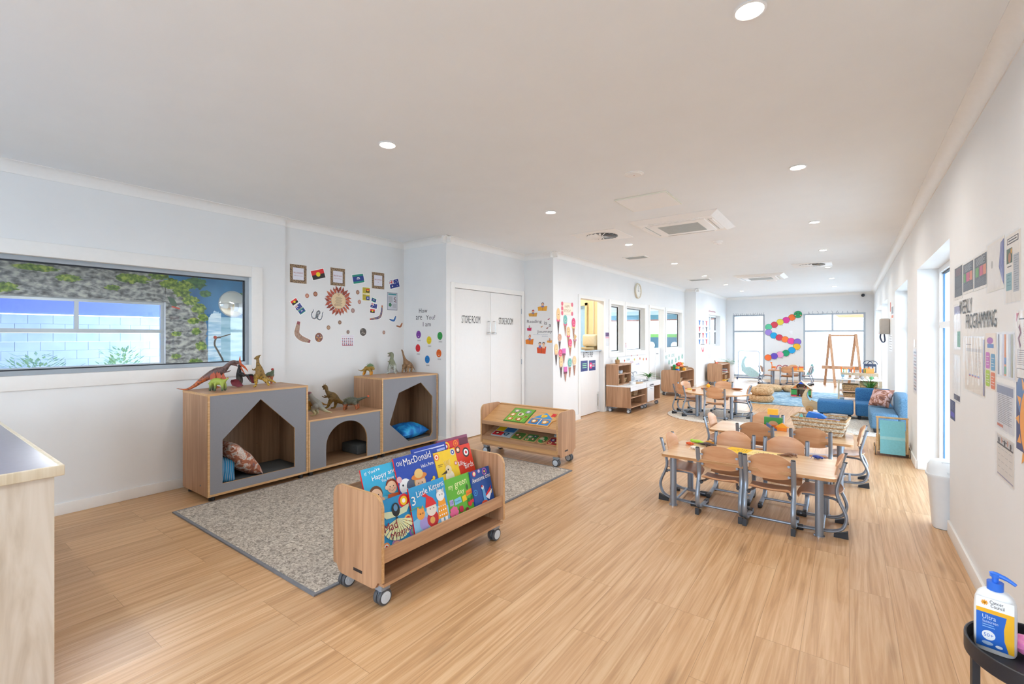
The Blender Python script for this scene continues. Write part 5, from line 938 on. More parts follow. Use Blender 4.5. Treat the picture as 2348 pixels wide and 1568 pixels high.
def wreath(mb, w, h):
    random.seed(4)
    for ring, n, r in ((0, 22, .44), (1, 18, .36)):
        for i in range(n):
            a = 2*PI*i/n + ring*.2; R_ = w*r; cx_, cy_ = R_*math.cos(a), R_*math.sin(a)*h/w; d = Vector((math.cos(a+random.uniform(-.5, .5)), math.sin(a+random.uniform(-.5, .5)))); q = Vector((-d.y, d.x)); p = Vector((cx_, cy_)); l = w*.13
            mb.flat([p-d*l*.7, p-q*l*.42, p+d*l*.2-q*l*.3, p+d*l, p+d*l*.2+q*l*.3, p+q*l*.42], c(random.choice(['a8452c', 'c05a38', '8f3a28', 'c97a5a', 'b24a30'])), .0008+.0002*(i % 5)+ring*.001)
    mb.disc(0, 0, w*.31, c('5a4238'), .0032, 32, ry=h*.31); mb.disc(0, 0, w*.30, c('e3c9a0'), .0034, 32, ry=h*.30)
    for x, y in ((0, .23), (-.15, -.18)): mb.disc(x*w, y*h, w*.035, c('8f4a30'), .0038); mb.disc(x*w, y*h, w*.02, c('e8d0b0'), .004)
    for i in range(11): mb.rect(-w*(.10+.05*((i*7) % 3)/2), h*(.13-.032*i), w*(.10+.05*((i*5) % 3)/2), h*(.135-.032*i)+.002, c('8a7058'), .0038)
decal(WB, 'leaf_wreath', 'round wreath of rust-red paper leaves around a cream verse', 'wreath', 748, 659, 804, 720, wreath)
def rosette(cl, cm):
    def f(mb, w, h): 
        n = 24; mb.flat([(w*.5*(1+.06*math.cos(8*a))*math.cos(a), h*.5*(1+.06*math.cos(8*a))*math.sin(a)) for a in [2*PI*i/n for i in range(n)]], c(cl), .0006); mb.disc(0, 0, w*.33, c(cm), .0009, ry=h*.33); mb.disc(0, 0, w*.2, c(cl), .0012, ry=h*.2); mb.disc(0, 0, w*.09, c('ead8c0'), .0014, ry=h*.09)
    return f
for u, v, cl, cm, s, l in [(704, 678, 'b0604a', 'e0b8a0', .046, 'pinkish brown'), (723, 674, '7f4a34', 'c98a6a', .052, 'dark brown'), (820, 670, '8a5a44', 'c9a488', .05, 'brown, left of the yellow poster'), (824, 692, 'b07060', 'd8b0a0', .048, 'pale red, just under the yellow poster'), (809, 712, '8f6a64', 'c8a8a4', .052, 'mauve, right of the wreath'), (779, 739, '6f4a38', 'b08a70', .046, 'dark, under the wreath'), (753, 751, '8f6a50', 'c9a88a', .048, 'pale brown, lower left'), (798, 761, '7a5a50', 'b09a90', .042, 'grey brown, above the calendar'), (880, 762, '9a6a5a', 'c8a898', .044, 'faded red, lower right')]:
    decal(WB, 'dot_rosette', 'small round dotted rosette cut-out, %s' % l, 'wall decoration', u-5, v-5, u+5, v+5, rosette(cl, cm), 'small dotted rosettes on the display wall', size=(s, s*1.1))
def artdisc(cols, seed):
    def f(mb, w, h):
        random.seed(seed); mb.disc(0, 0, w*.54, WH, .0004, 28, ry=h*.54); mb.disc(0, 0, w*.5, c(cols[0]), .0007, 28, ry=h*.5)
        for i in range(34): a = random.uniform(0, 2*PI); r = random.uniform(0, .4); mb.disc(w*r*math.cos(a), h*r*math.sin(a), w*random.uniform(.03, .09), c(random.choice(cols)), .001 + i*.00004, 9)
    return f
decal(WB, 'art_disc', 'round multicoloured dot painting cut-out beside the big boomerang', 'wall decoration', 722, 763, 740, 784, artdisc(['8a5a4a', 'c0604a', '5a6a8a', 'd8a04a', '7a4a5a', 'c8b8a8'], 1)); decal(WB, 'art_disc', 'round grey and brown dot painting cut-out right of the calendar', 'wall decoration', 825, 752, 840, 770, artdisc(['5a5652', '8a8278', '3f3a38', 'b0a8a0', '6a5a50'], 2))
def ribbon(pts, wd, m, tips=None):
    """pts in photo px, ribbon along them"""
    def g(wall, name, label, cat, group=None):
        P = [wall.pt(*p) for p in pts]; cx_ = sum(p.x for p in P)/len(P); cz = sum(p.y for p in P)/len(P)
        Q = smooth_path([(p.x-cx_, p.y-cz, 0) for p in P], 6); n = len(Q); ws = [wd*(.55+.45*math.sin(PI*min(1, max(0, i/(n-1))))) for i in range(n)]
        mb = MB(m); mb.line(Q, [x+.012 for x in ws], WH, .0004); mb.line(Q, ws, m, .0008)
        if tips: mb.line(Q[:max(2, n//7)], ws[0], tips, .001); mb.line(Q[-max(2, n//7):], ws[-1], tips, .001)
        o = mb.build(name); o.matrix_world = wall.M(cx_, cz); return tag(o, label, cat, group)
    return g
mboom = ramp_mat('boomerang_bark', [(.35, '7a5a4a'), (.5, 'b89a84'), (.62, '9a6a5a'), (.75, 'cbb6a4')], (1, 1, .4), 50, 3); mboom2 = ramp_mat('boomerang_blue', [(.35, '3f4a7a'), (.5, '7a7090'), (.6, 'd0a050'), (.75, '4f5a8a')], (1, 1, 1), 45, 2)
ribbon([(685, 737), (682, 752), (681, 765), (690, 775), (702, 780), (711, 783)], .062, mboom, c('8f4a50'))(WB, 'boomerang_cutout', 'large brown patterned boomerang cut-out low on the left of the display', 'wall decoration')
ribbon([(876, 700), (875, 713), (871, 726), (860, 730), (848, 732)], .036, mboom2, c('c0603a'))(WB, 'boomerang_cutout', 'large blue and orange boomerang cut-out under the small flags', 'wall decoration')
ribbon([(907, 725), (905, 731), (902, 735), (893, 732)], .03, c('3a6fb0'), c('3a3230'))(WB, 'boomerang_cutout', 'small blue boomerang cut-out with dark tips', 'wall decoration'); ribbon([(922, 740), (920, 745), (917, 749), (909, 747)], .028, c('a86a44'), c('3a3230'))(WB, 'boomerang_cutout', 'small orange-brown boomerang cut-out at the far right', 'wall decoration')
ribbon([(718, 709), (718, 713), (714, 720), (716, 728), (722, 730), (725, 724), (727, 716), (731, 713), (733, 717), (729, 724), (728, 730), (734, 733), (738, 727), (739, 719), (741, 715)], .019, ramp_mat('snake_print', [(.4, '4a4a4a'), (.55, '8a9aa8'), (.7, 'a8805a')], (1, 1, 1), 60, 2))(WB, 'snake_cutout', 'winding grey and brown snake cut-out below the pair of rosettes', 'wall decoration')
def yposter(mb, w, h): 
    mb.rect(-w*.44, -h*.46, w*.44, h*.46, c('c8b838'), .0004); mb.rect(0, h*.12, w*.40, h*.38, RD, .0008); mb.rect(0, h*.12, w*.4, h*.25, BK_, .001); mb.disc(w*.2, h*.25, w*.1, YL, .0013); mb.rect(0, -h*.42, w*.40, -h*.16, NV, .0008); mb.disc(w*.2, -h*.29, w*.08, WH, .001)
    for i in range(9): mb.rect(-w*.4, h*(.40-.09*i), -w*.06, h*(.42-.09*i), c('7a6a20'), .0008)
    mb.rect(-w*.4, -h*.06, w*.4, h*.06, c('efe8c0'), .0007)
decal(WB, 'poster', 'narrow yellow poster with two small flags on the display wall', 'poster', 830, 658, 849, 690, yposter, card=WH)
def info(mb, w, h):
    mb.rect(-w*.47, -h*.47, w*.47, h*.47, c('c9ccd4'), .0004); mb.rect(-w*.4, h*.36, w*.4, h*.44, c('3f8f9a'), .0008); mb.line([(w*.3, h*.25), (w*.15, h*.15), (w*.38, h*.08), (w*.18, 0), (w*.4, -.02*h)], w*.07, c('6a3038'), .0008); mb.disc(-w*.22, -h*.2, w*.17, c('3a7a5a'), .0008, 5)
    for i in range(14): mb.rect(-w*.4, h*(.27-.025*i), w*.02, h*(.28-.025*i), c('8a8a92'), .0008)
    for i in range(8): mb.rect(w*.02, -h*(.14+.03*i), w*.4, -h*(.15+.03*i), c('8a8a92'), .0008)
decal(WB, 'poster', 'pale grey information sheet with a teal heading at the right of the display', 'poster', 888, 671, 911, 711, info, card=c('5f6f7f'))
def calend(mb, w, h):
    mb.rect(-w*.47, h*.3, w*.47, h*.45, c('e6dfe8'), .0004)
    for r in range(5):
        for q in range(6): mb.rect(w*(-.42+.145*q), h*(.22-.14*r), w*(-.34+.145*q), h*(.14-.14*r), c(['b04050', '40406a', 'b04050', '8a5a6a'][(q*3+r) % 4]), .0005)
    mb.rect(-w*.4, -h*.47, w*.42, -h*.42, c('a02a3a'), .0005)
decal(WB, 'calendar', 'small white wall calendar with red and blue dates', 'calendar', 782, 768, 812, 793, calend, card=c('ecebf2'))
# ---- feelings wall
def let(wall, name, s, u0, v0, u1, v1, label, m=M_ink2, group=None):
    """lettering whose box in the survey photo is u0,v0 (top left) to u1,v1 (baseline right)"""
    a = wall.pt(u0, v1); b = wall.pt(u1, v1); um = (u0+u1)/2; h = abs(wall.pt(um, v0).y - wall.pt(um, v1).y); mb = MB(m); mb.text(s, 0, 0, abs(b.x-a.x), h, z=.0006)
    o = mb.build(name); o.matrix_world = wall.M(a.x, (a.y+b.y)/2) @ T(0, 0, 0, 0, 0, 0); return tag(o, label, 'lettering', group)
let(WR1, 'wall_lettering', 'How', 961, 707, 980, 717, 'grey word How on the feelings wall'); let(WR1, 'wall_lettering', 'are', 954, 724, 968, 733, 'grey word are on the feelings wall'); let(WR1, 'wall_lettering', 'You?', 977, 722, 998, 732.5, 'grey word You? on the feelings wall'); let(WR1, 'wall_lettering', 'I am', 970, 738, 988, 748, 'grey words I am on the feelings wall')
def feel(col, mood):
    def f(mb, w, h):
        mb.disc(0, 0, w*.56, c('e8e8e8'), .0004, 28, ry=h*.55); mb.disc(0, 0, w*.5, c(col), .0008, 28, ry=h*.5); k = BK_
        if mood in ('happy', 'sad', 'calm', 'worried'):
            for s in (-1, 1): mb.disc(s*w*.2, h*.14, w*.045, k, .0012)
        else:
            for s in (-1, 1): mb.line([(s*w*.1, h*.12), (s*w*.28, h*.18)], w*.03, k, .0012)
        if mood == 'happy': mb.line(arc(0, -h*.05, w*.25, PI*1.15, PI*1.85, 8), w*.03, k, .0012)
        elif mood in ('sad', 'angry'): mb.line(arc(0, -h*.35, w*.2, PI*.2, PI*.8, 8), w*.03, k, .0012)
        elif mood == 'calm': mb.line([(-w*.15, -h*.2), (w*.15, -h*.2)], w*.03, k, .0012)
        else: mb.disc(0, -h*.25, w*.09, c('f4efe0'), .0012, ry=h*.07)
    return f
for u, v, col, mood, word in [(960, 767, '7a3aa0', 'tired', 'Surprised'), (984, 780, 'e8d31e', 'happy', 'Happy'), (1009, 770, '2f9a48', 'calm', 'Calm'), (958.5, 798, 'd8222e', 'angry', 'Angry'), (980, 824, '1f7fcc', 'sad', 'Sad'), (1006.5, 810, 'e0661c', 'worried', 'Worried')]:
    nm = {'7a3aa0': 'purple', 'e8d31e': 'yellow', '2f9a48': 'green', 'd8222e': 'red', '1f7fcc': 'blue', 'e0661c': 'orange'}[col]
    decal(WR1, 'feelings_face', '%s round paper face on the grey feelings wall' % nm, 'face disc', u-7, v-10, u+7, v+10, feel(col, mood), 'paper feelings faces', size=(.092, .105))
    def lab(mb, w, h, word=word): mb.text(word, 0, -h*.2, w*.7, h*.5, BK_, .0006, cx=True)
    decal(WR1, 'name_tag', 'tiny white name tag under the %s paper face' % nm, 'label', u-5+1, v+11.5, u+5+1, v+15.5, lab, 'tags under the feelings faces', card=c('d6d6d8'), size=(.068, .022))
# ---- reading wall
for s, a in [('Reading', (1208.5, 731, 1242, 740)), ('is', (1248, 736, 1254.5, 744)), ('a', (1258.5, 743, 1263.5, 749)), ('Journey', (1232, 755, 1266, 763))]: let(WR2, 'wall_lettering', s, *a, 'dark grey word %s on the reading wall' % s)
let(WR2, 'small_lettering', 'Let us celebrate the magic that is', 1223.5, 765.5, 1256, 767.5, 'tiny blue sentence, upper line, under the word Journey', c('4a6a9a')); let(WR2, 'small_lettering', 'Reading', 1243, 769.5, 1256, 771.5, 'tiny blue word on a line by itself under Journey', c('4a6a9a'))
def reader(bc, hair, hat=None, open_=True, two=False):
    def f(mb, w, h):
        mb.flat([(-w*.5, -h*.45), (w*.42, -h*.5), (w*.5, h*.1), (w*.1, h*.05), (-w*.1, h*.1), (-w*.55, h*.0)], c(bc), .001); mb.line([(0, -.45*h), (0, .06*h)], w*.03, c('6a3a1a'), .0014)
        for k_, x in enumerate((-.2, .22) if two else (0,)):
            mb.flat([((x-.16)*w, -h*.05), ((x+.16)*w, -h*.05), ((x+.1)*w, h*.24), ((x-.1)*w, h*.24)], c('e9c8b0' if k_ else '7a7ab0'), .0016); mb.disc(x*w, h*.33, w*.15, c(hair), .0018); mb.disc(x*w, h*.29, w*.12, c('eab892'), .0021)
        if hat: mb.flat([(-w*.15, h*.38), (w*.18, h*.38), (w*.05, h*.6)], c(hat), .0024)
    return f
for u0, v0, u1, v1, bc, hr, ht, two, l in [(1234, 694, 1255, 713, 'e8a838', '3a2a3a', None, False, 'child on an orange-yellow open book, topmost'), (1213, 711, 1232, 726, 'd8a24a', '4a3038', 'c8404a', False, 'child with a red hat flying on a tan book'), (1209, 746, 1219, 758.5, 'c82a5a', '4a3a3a', None, False, 'small child on a crimson book at the left'), (1206, 768, 1223.5, 790, 'e08020', 'b0683a', 'd8805a', False, 'child resting on an orange book, lower left'), (1232, 783, 1252.5, 811, 'dc5224', '3a3034', None, True, 'two children reading behind a large orange-red book'), (1255, 776, 1266, 786, 'e8a040', 'd06a2a', None, False, 'small animal on a yellow book, lower right')]:
    decal(WR2, 'reading_sticker', 'wall sticker of a %s' % l, 'wall sticker', u0, v0, u1, v1, reader(bc, hr, ht, True, two), 'reading stickers')
for u, v, cl, l in [(1258, 731.5, 'b03a5a', 'crimson'), (1242, 749, 'd89040', 'orange'), (1255, 752, '8a4a3a', 'brown')]:
    decal(WR2, 'bird_sticker', 'tiny %s bird sticker among the reading words' % cl and 'tiny %s bird sticker among the reading words' % l, 'wall sticker', u-3, v-2.5, u+3, v+2.5, lambda mb, w, h, cl=cl: mb.flat([(-w*.5, -h*.1), (0, -h*.4), (w*.3, 0), (w*.5, h*.45), (w*.05, h*.2), (-w*.2, h*.1)], c(cl), .001), 'bird stickers')
# ---- birthday ice creams
def cone(top, mid, wafer, sh=0):
    def f(mb, w, h):
        mb.flat([(-w*.32, h*.02), (w*.32, h*.02), (w*.04, -h*.5), (-w*.04, -h*.5)], c(wafer), .0008)
        for i in range(4): mb.line([(-w*.28+w*.07*i, h*(-.02-.1*i)), (w*.26-w*.07*i, h*(-.07-.1*i))], w*.04, c('8a5a44'), .0012)
        if mid: mb.flat([(-w*.45, h*.0), (w*.45, h*.0), (w*.42, h*.12), (-w*.42, h*.12)], c(mid), .0012)
        if sh == 2: mb.flat([(-w*.1, h*.5), (w*.5, h*.32), (w*.1, h*.05), (-w*.2, h*.05)], c(top), .0014)
        elif sh == 1: mb.rect(-w*.45, h*.12, w*.45, h*.42, c(top), .0014)
        else: mb.disc(0, h*.27, w*.5, c(top), .0014, 24, ry=h*.23); mb.line([(w*(.08+.045*k)*math.cos(k*.8), h*.27+w*(.08+.045*k)*math.sin(k*.8)*.8) for k in range(9)], w*.04, c('f3dccb'), .0018)
        mb.rect(-w*.2, h*.25, w*.2, h*.262, c('6a4a3a'), .002) if sh == 0 and top == 'f0c48a' else None
    return f
PKc, MT, CR_, DK = 'e0487a', '6fb8ae', 'f0c48a', '4a3a3c'
for i, (u, v0, v1, cl, md, wf, sh, l) in enumerate([(1280, 706, 768, CR_, PKc, DK, 0, 'tall one with cream over pink scoops at the top left'), (1296, 722, 770, MT, PKc, 'b07a62', 0, 'mint scoop high in the middle'), (1315, 729, 776, PKc, 'e8d890', 'b07a62', 0, 'pink scoop at the upper right'), (1303, 749, 796, CR_, PKc, 'b8805e', 0, 'cream scoop over pink, centre'), (1283, 765, 802, 'c89a80', None, DK, 0, 'pale brown scoop on a dark cone'), (1317.5, 765, 798, 'd8b070', 'b87aa0', 'b07a62', 2, 'wedge-shaped topping at the right edge'), (1307, 777, 816, PKc, CR_, 'b07a62', 0, 'pink scoop above a cup, right of centre'), (1275, 788, 838, CR_, 'd8a890', DK, 0, 'big cream scoop on a dark cone at the left'), (1284.5, 800, 838, PKc, CR_, DK, 0, 'pink scoop overlapping the cone beside it'), (1292.5, 796, 833, 'd868b0', '7a3a50', 'b07a62', 1, 'square mauve top on a thin cone, centre'), (1286, 818, 866, CR_, 'c8a090', DK, 0, 'cream scoop low on the left'), (1306, 821, 865, MT, None, 'b07a62', 0, 'mint scoop low on the right'), (1316.5, 816, 861, 'f0c896', None, 'b07a62', 0, 'peach swirl at the lower right'), (1296, 838, 875, 'd868b0', '7a3a50', 'c08a78', 1, 'square mauve top on the lowest cone')]):
    decal(WC, 'ice_cream_cutout', 'paper ice cream cone, %s' % l, 'paper cut-out', u-4.3, v0, u+4.3, v1, cone(cl, md, wf, sh), 'birthday ice cream cut-outs', extra=.0004*i)
def bday(mb, w, h):
    mb.rect(-w*.48, -h*.48, w*.48, h*.48, c('f3e8d4'), .0004)
    for x, y in ((-.42, .38), (.42, .38), (-.42, -.38), (.42, -.38), (-.42, 0)): mb.disc(x*w, y*h, w*.09, c('e06a80'), .0008)
    mb.text('HAPPY', 0, h*.06, w*.42, h*.24, c('b08a5a'), .0008, cx=True); mb.text('BIRTHDAY', 0, -h*.28, w*.62, h*.24, c('b08a5a'), .0008, cx=True)
decal(WC, 'birthday_sign', 'cream and pink HAPPY BIRTHDAY sign above the ice cream cut-outs', 'sign', 1287, 694, 1314, 722, bday, card=c('e8c8c0'))
def bposter(pk):
    def f(mb, w, h):
        mb.rect(-w*.47, -h*.47, w*.47, h*.47, c('3a4680'), .0004)
        if pk: mb.disc(-w*.22, 0, w*.2, c('e8307a'), .0008); mb.disc(-w*.22, 0, w*.09, WH, .001); mb.text('news', .03*w, h*.08, w*.36, h*.1, WH, .0008)
        for i, (cl, z) in enumerate(((('e88a8a', -.04), ('c8ccdc', -.14)) if pk else (('8fd0b0', .16), ('9fd8a8', 0), ('8fd0b0', -.18)))): mb.rect((0 if pk else -.25)*w, z*h, w*.32, (z+.07)*h, c(cl), .0008)
    return f
decal(WD, 'poster', 'dark blue poster with green lines, left one on the bottle prep door', 'poster', 1331, 826, 1348, 852, bposter(0), card=WH); decal(WD, 'poster', 'dark blue poster with a pink circle, right one on the bottle prep door', 'poster', 1350, 825, 1366, 850, bposter(1), card=WH)
let(WD, 'door_lettering', 'BOTTLE PREP', 1337, 806.5, 1359.5, 819, 'black BOTTLE PREP lettering on the white half door', M_ink)
# paper towel dispenser and small items in the bottle room
p = onY(1359, 786, 8.14); t = thing('paper_dispenser', 'rounded cream paper dispenser on the cream wall above the half door', 'dispenser', (p.x, 8.138, p.z-.13))
mb = MB(mat('dispenser_cream', 'd8cdb0', .4)); mb.box((-.15, -.16, .06), (.15, 0, .30), bev=.05); mb.build('cover', t); mb = MB(mat('dispenser_base', 'b5a888', .4)); mb.box((-.17, -.15, 0), (.10, 0, .05), bev=.012); mb.build('base', t)
mb = MB(wood('dark_bench', 'c9a066', 'a9824e', 0)); mb.box((-5.6, 7.75, .93), (-3.98, 8.13, 1.06)); mb.box((-5.6, 7.8, 0), (-3.98, 8.13, .93), M_door); solo('kitchen_bench', mb, 'wooden topped bench inside the bottle room', 'bench')
mb = MB(c('2f8a78', .3)); mb.cyl(.03, 0, .1, None, 16, r2=.028); mb.cyl(.015, .1, .13, c('e8e8e8')); solo('soap_bottle', mb, 'small teal bottle on the bench inside the bottle room', 'bottle', loc=(-4.30, 7.95, 1.061))
# ---- clock
p = WC.pt(1461, 667); t = thing('wall_clock', 'round cream-rimmed wall clock above the small windows', 'clock', (XC, p.x, p.y))
Mk = T(0, 0, 0, 0, PI/2); mb = MB(mat('clock_rim', 'd9cfb8', .4)); mb.lathe([(.16, .001), (.168, .02), (.16, .04), (.148, .035), (.145, .02)], None, 36, Mk); mb.build('rim', t); mb = MB(c('f2f0ea')); mb.lathe([(0, .02), (.147, .02)], None, 36, Mk); mb.build('dial', t)
mb = MB(BK_); mb.M = frame((.022, 0, 0), (0, 1, 0), (0, 0, 1), (1, 0, 0))
for i in range(12): a = i*PI/6; mb.line([(.115*math.sin(a), .115*math.cos(a)), (.132*math.sin(a), .132*math.cos(a))], .006, None, .0005)
mb.line([(0, -.02), (0, .1)], .007, None, .001); mb.line([(-.02, 0), (.07, -.005)], .009, None, .0014); mb.build('hands', t)
# ---- notices and vegetable cut-outs by the interior windows
def notice(mb, w, h):
    mb.rect(-w*.45, h*.22, w*.45, h*.47, c('5a3a6a'), .0004); mb.rect(-w*.45, h*.1, w*.45, h*.2, c('d8a0b0'), .0004)
    for i in range(7): mb.rect(-w*.35, h*(.02-.06*i), w*.35, h*(.035-.06*i), c('9a9aa4'), .0004)
decal(WC, 'notice', 'tall white notice with a purple heading left of the narrow inner window', 'poster', 1387.5, 761, 1398, 798, notice, card=c('eceef2'), size=(.20, .30))
decal(WC, 'photo_card', 'tiny photo card of a child between the two inner windows', 'card', 1431, 783, 1435.5, 798, lambda mb, w, h: (mb.disc(0, h*.15, w*.25, c('c89070'), .0004), mb.rect(-w*.3, -h*.35, w*.3, 0, c('d8b0b8'), .0004)), card=c('e8e8ec'), size=(.085, .16), extra=.018)
veg = [(1403, 828, 'c8c8cc', 'pale'), (1411, 827, '7a8ac0', 'blue'), (1417, 827, 'd04a3a', 'red'), (1432, 827, 'd85a3a', 'orange-red'), (1454.5, 824, 'd8c84a', 'yellow'), (1467, 822, 'd07a5a', 'rust'), (1475, 823.5, 'd88a3a', 'orange'), (1481.5, 823, 'c8303a', 'dark red'), (1448, 814, 'd0303a', 'small red'), (1461, 813, 'c84a4a', 'small faded red')]
for u, v, cl, l in veg:
    decal(WC, 'vegetable_cutout', '%s vegetable cut-out in the row under the inner windows' % l, 'paper cut-out', u-1.6, v-3.4, u+1.6, v+3.4, lambda mb, w, h, cl=cl: (mb.flat([(-w*.3, h*.3), (w*.3, h*.3), (w*.45, 0), (w*.1, -h*.5), (-w*.35, -h*.1)], c(cl), .0006), mb.flat([(-w*.15, h*.3), (w*.15, h*.3), (0, h*.5)], c('3a8a4a'), .0008)), 'vegetable cut-outs')
let(WC, 'small_lettering', 'Little', 1437, 820.5, 1444, 825.5, 'pale teal word Little above the play kitchen', c('7ab0b8')); let(WC, 'small_lettering', 'Chefs', 1444.5, 828, 1452, 832, 'pink word after the teal one above the play kitchen', c('c87aa0')); let(WC, 'small_lettering', 'cafe', 1458, 832, 1466, 836, 'violet word lowest above the play kitchen', c('8a8ab8'))
M_tealp = c('6fb0a0')
def pine(mb, w, h):
    mb.disc(0, -h*.12, w*.42, M_tealp, .0006, 18, ry=h*.35)
    for i in range(3): mb.flat([(-w*.3+w*.2*i, h*.15), (-w*.05+w*.2*i, h*.15), (-w*.35+w*.35*i, h*.5)], M_tealp, .0008)
    mb.line([(-w*.3, -h*.3), (w*.3, h*.05)], w*.05, c('d8ece4'), .001); mb.line([(-w*.3, h*.05), (w*.3, -h*.3)], w*.05, c('d8ece4'), .001)
for i, (u, v) in enumerate([(1534, 830), (1541, 828.5), (1549.5, 825), (1556.5, 820.5), (1564, 816.5)]): decal(WC, 'pineapple_cutout', 'teal pineapple cut-out, number %s in the rising row by the corner' % ['one', 'two', 'three', 'four', 'five'][i], 'paper cut-out', u-2, v-6, u+2, v+6, pine, 'teal pineapple cut-outs')
for s, a in [('WE', (1524.5, 815, 1530, 823)), ('&', (1533, 811.5, 1536, 817.5)), ('LOVE', (1539, 811, 1546, 818))]: let(WC, 'teal_lettering', s, *a, 'teal paper letters %s beside the pineapple cut-outs' % s, M_tealp)
# ================================================================ TABLES AND CHAIRS
M_beech = wood('beech_ply', 'd9ab85', 'c58f66', 0, 0, rough=.35, fine=22, along=3.0); M_beech_e = wood('beech_edge', 'c99a6c', 'a87848', 0, fine=60)
M_top = wood('table_laminate', 'e0bd95', 'd2aa80', 0, 0, rough=.25, fine=14, along=1.5)
M_steel = mat('silver_powder_coat', '8f99a6', .35, .55, noise=.08, nscale=300); M_blackp = mat('chair_glide_black', '23262c', .45)
def make_chair(label, group):
    """local: rear glides at y=0, facing +y; 0.31 wide; seat at 0.27"""
    t = thing('school_chair', label, 'chair', (0, 0, 0), 0, group)
    prof = smooth_path([(0, .02, .527), (0, .045, .43), (0, .068, .33), (0, .055, .26), (0, .025, .19), (0, .012, .13), (0, .035, .065), (0, .09, .036), (0, .16, .030), (0, .31, .022)], 5)
    for s in (-1, 1):
        mb = MB(M_steel); mb.tube([(s*.155, p.y, p.z) for p in prof], .0115, None, 10, flat=.0165); o = mb.build('side_frame', t)
        g = MB(M_blackp); g.raw([(s*.155-.014, .0, 0), (s*.155+.014, .0, 0), (s*.155+.014, .085, 0), (s*.155-.014, .085, 0), (s*.155-.014, .003, .052), (s*.155+.014, .003, .052), (s*.155+.014, .085, .018), (s*.155-.014, .085, .018)], [(0, 3, 2, 1), (4, 5, 6, 7), (0, 1, 5, 4), (1, 2, 6, 5), (2, 3, 7, 6), (3, 0, 4, 7)]); g.build('rear_glide', o)
        g = MB(M_blackp); g.box((s*.155-.015, .265, .0), (s*.155+.015, .335, .038), bev=.006); g.build('front_glide', o)
        g = MB(M_blackp); g.cyl(.0135, .525, .532, None, 14, T(s*.155, .019, 0)); g.build('post_cap', o)
        g = MB(M_steel)
        for z, y in ((.395, .05), (.475, .032)): g.tube([(s*.155, y, z), (s*.128, y+.016, z)], .006, None, 8); g.cyl(.009, 0, .004, None, 12, T(s*.126, y+.004, z, PI/2))
        g.build('back_bolt', o)
    bm = bmesh.new(); n = 16; fr = []; bk_ = []
    for i in range(n+1):
        u = i/n*2-1; x = u*.138; bow = .026*(1-u*u); ht = .553 - .055*abs(u)**2.6; hb = .362 + .022*abs(u)**4; fr.append([]); bk_.append([])
        for k in range(7):
            f = k/6; z = hb + (ht-hb)*f; y = .075 - .22*(z-.36) - bow*.9
            fr[-1].append(bm.verts.new((x, y+.004+.018, z))); bk_[-1].append(bm.verts.new((x, y-.004+.018, z)))
    for G_, s in ((fr, 1), (bk_, -1)):
        for i in range(n):
            for k in range(6): q = [G_[i][k], G_[i+1][k], G_[i+1][k+1], G_[i][k+1]]; bm.faces.new(q[::-1] if s == 1 else q)
    loop = [(i, 0) for i in range(n+1)] + [(n, k) for k in range(1, 7)] + [(i, 6) for i in range(n-1, -1, -1)] + [(0, k) for k in range(5, 0, -1)]
    for a, b in zip(loop, loop[1:] + loop[:1]):
        bm.faces.new([fr[a[0]][a[1]], bk_[a[0]][a[1]], bk_[b[0]][b[1]], fr[b[0]][b[1]]])
    mb = MB(M_beech); mb.bm(bm, None, True); mb.build('backrest', t)
    # seat: dished ply with a rolled front
    bm = bmesh.new(); ys = [.03, .06, .12, .18, .24, .28, .305, .318]; zs = [.302, .288, .276, .272, .272, .266, .252, .232]; n = 12; top = []; bot = []
    for j, (y, z) in enumerate(zip(ys, zs)):
        top.append([]); bot.append([])
        for i in range(n+1):
            u = i/n*2-1; w = .138 if j > 1 else (.118 if j == 0 else .134); yy = y + (.02*u*u if j == 0 else (-.015*u*u if j >= 6 else 0)); top[-1].append(bm.verts.new((u*w, yy, z + .006*u*u))); bot[-1].append(bm.verts.new((u*w, yy-(.004 if j >= 6 else 0), z - .009 + .006*u*u)))
    for j in range(len(ys)-1):
        for i in range(n): bm.faces.new([top[j][i], top[j][i+1], top[j+1][i+1], top[j+1][i]]); bm.faces.new([bot[j][i], bot[j+1][i], bot[j+1][i+1], bot[j][i+1]])
    J = len(ys)-1; loop = [(0, i) for i in range(n+1)] + [(j, n) for j in range(1, J+1)] + [(J, i) for i in range(n-1, -1, -1)] + [(j, 0) for j in range(J-1, 0, -1)]
    for a, b in zip(loop, loop[1:] + loop[:1]): bm.faces.new([top[a[0]][a[1]], bot[a[0]][a[1]], bot[b[0]][b[1]], top[b[0]][b[1]]])
    mb = MB(M_beech); mb.bm(bm, None, True); mb.build('seat', t)
    for s in (-1, 1): mb = MB(M_steel); mb.tube([(s*.15, .05, .25), (s*.12, .09, .255), (s*.10, .2, .255), (s*.09, .28, .248)], .009, None, 8); mb.build('seat_bracket', t)
    mb = MB(M_steel); mb.tube([(-.155, .15, .034), (.155, .15, .034)], .0095, None, 10); mb.build('stretcher', t)
    mb = MB(M_blackp); 
    for s in (-1, 1): mb = MB(M_blackp); mb.cyl(.014, -.012, .012, None, 12, T(s*.135, .055, .25, PI/2)); mb.build('seat_knob', t)
    return t
first = [None]
def chair(x, y, deg, label, group):
    """x, y = midpoint between the rear glides; deg = heading it faces (0 = +y)"""
    if first[0] is None: first[0] = make_chair(label, group); o = first[0]
    else: o = dup(first[0], (0, 0, 0), 0, label, group)
    o.location = (x, y, 0); o.rotation_euler = (0, 0, math.radians(deg)); return o
G1, G2, G3, G4 = 'chairs at the near rectangular table', 'chairs at the second rectangular table', 'chairs around the round table', 'chairs at the far table'
chair(-.82, 3.822, 0, 'beech chair on the near side of the near table, left one, seen from behind', G1)
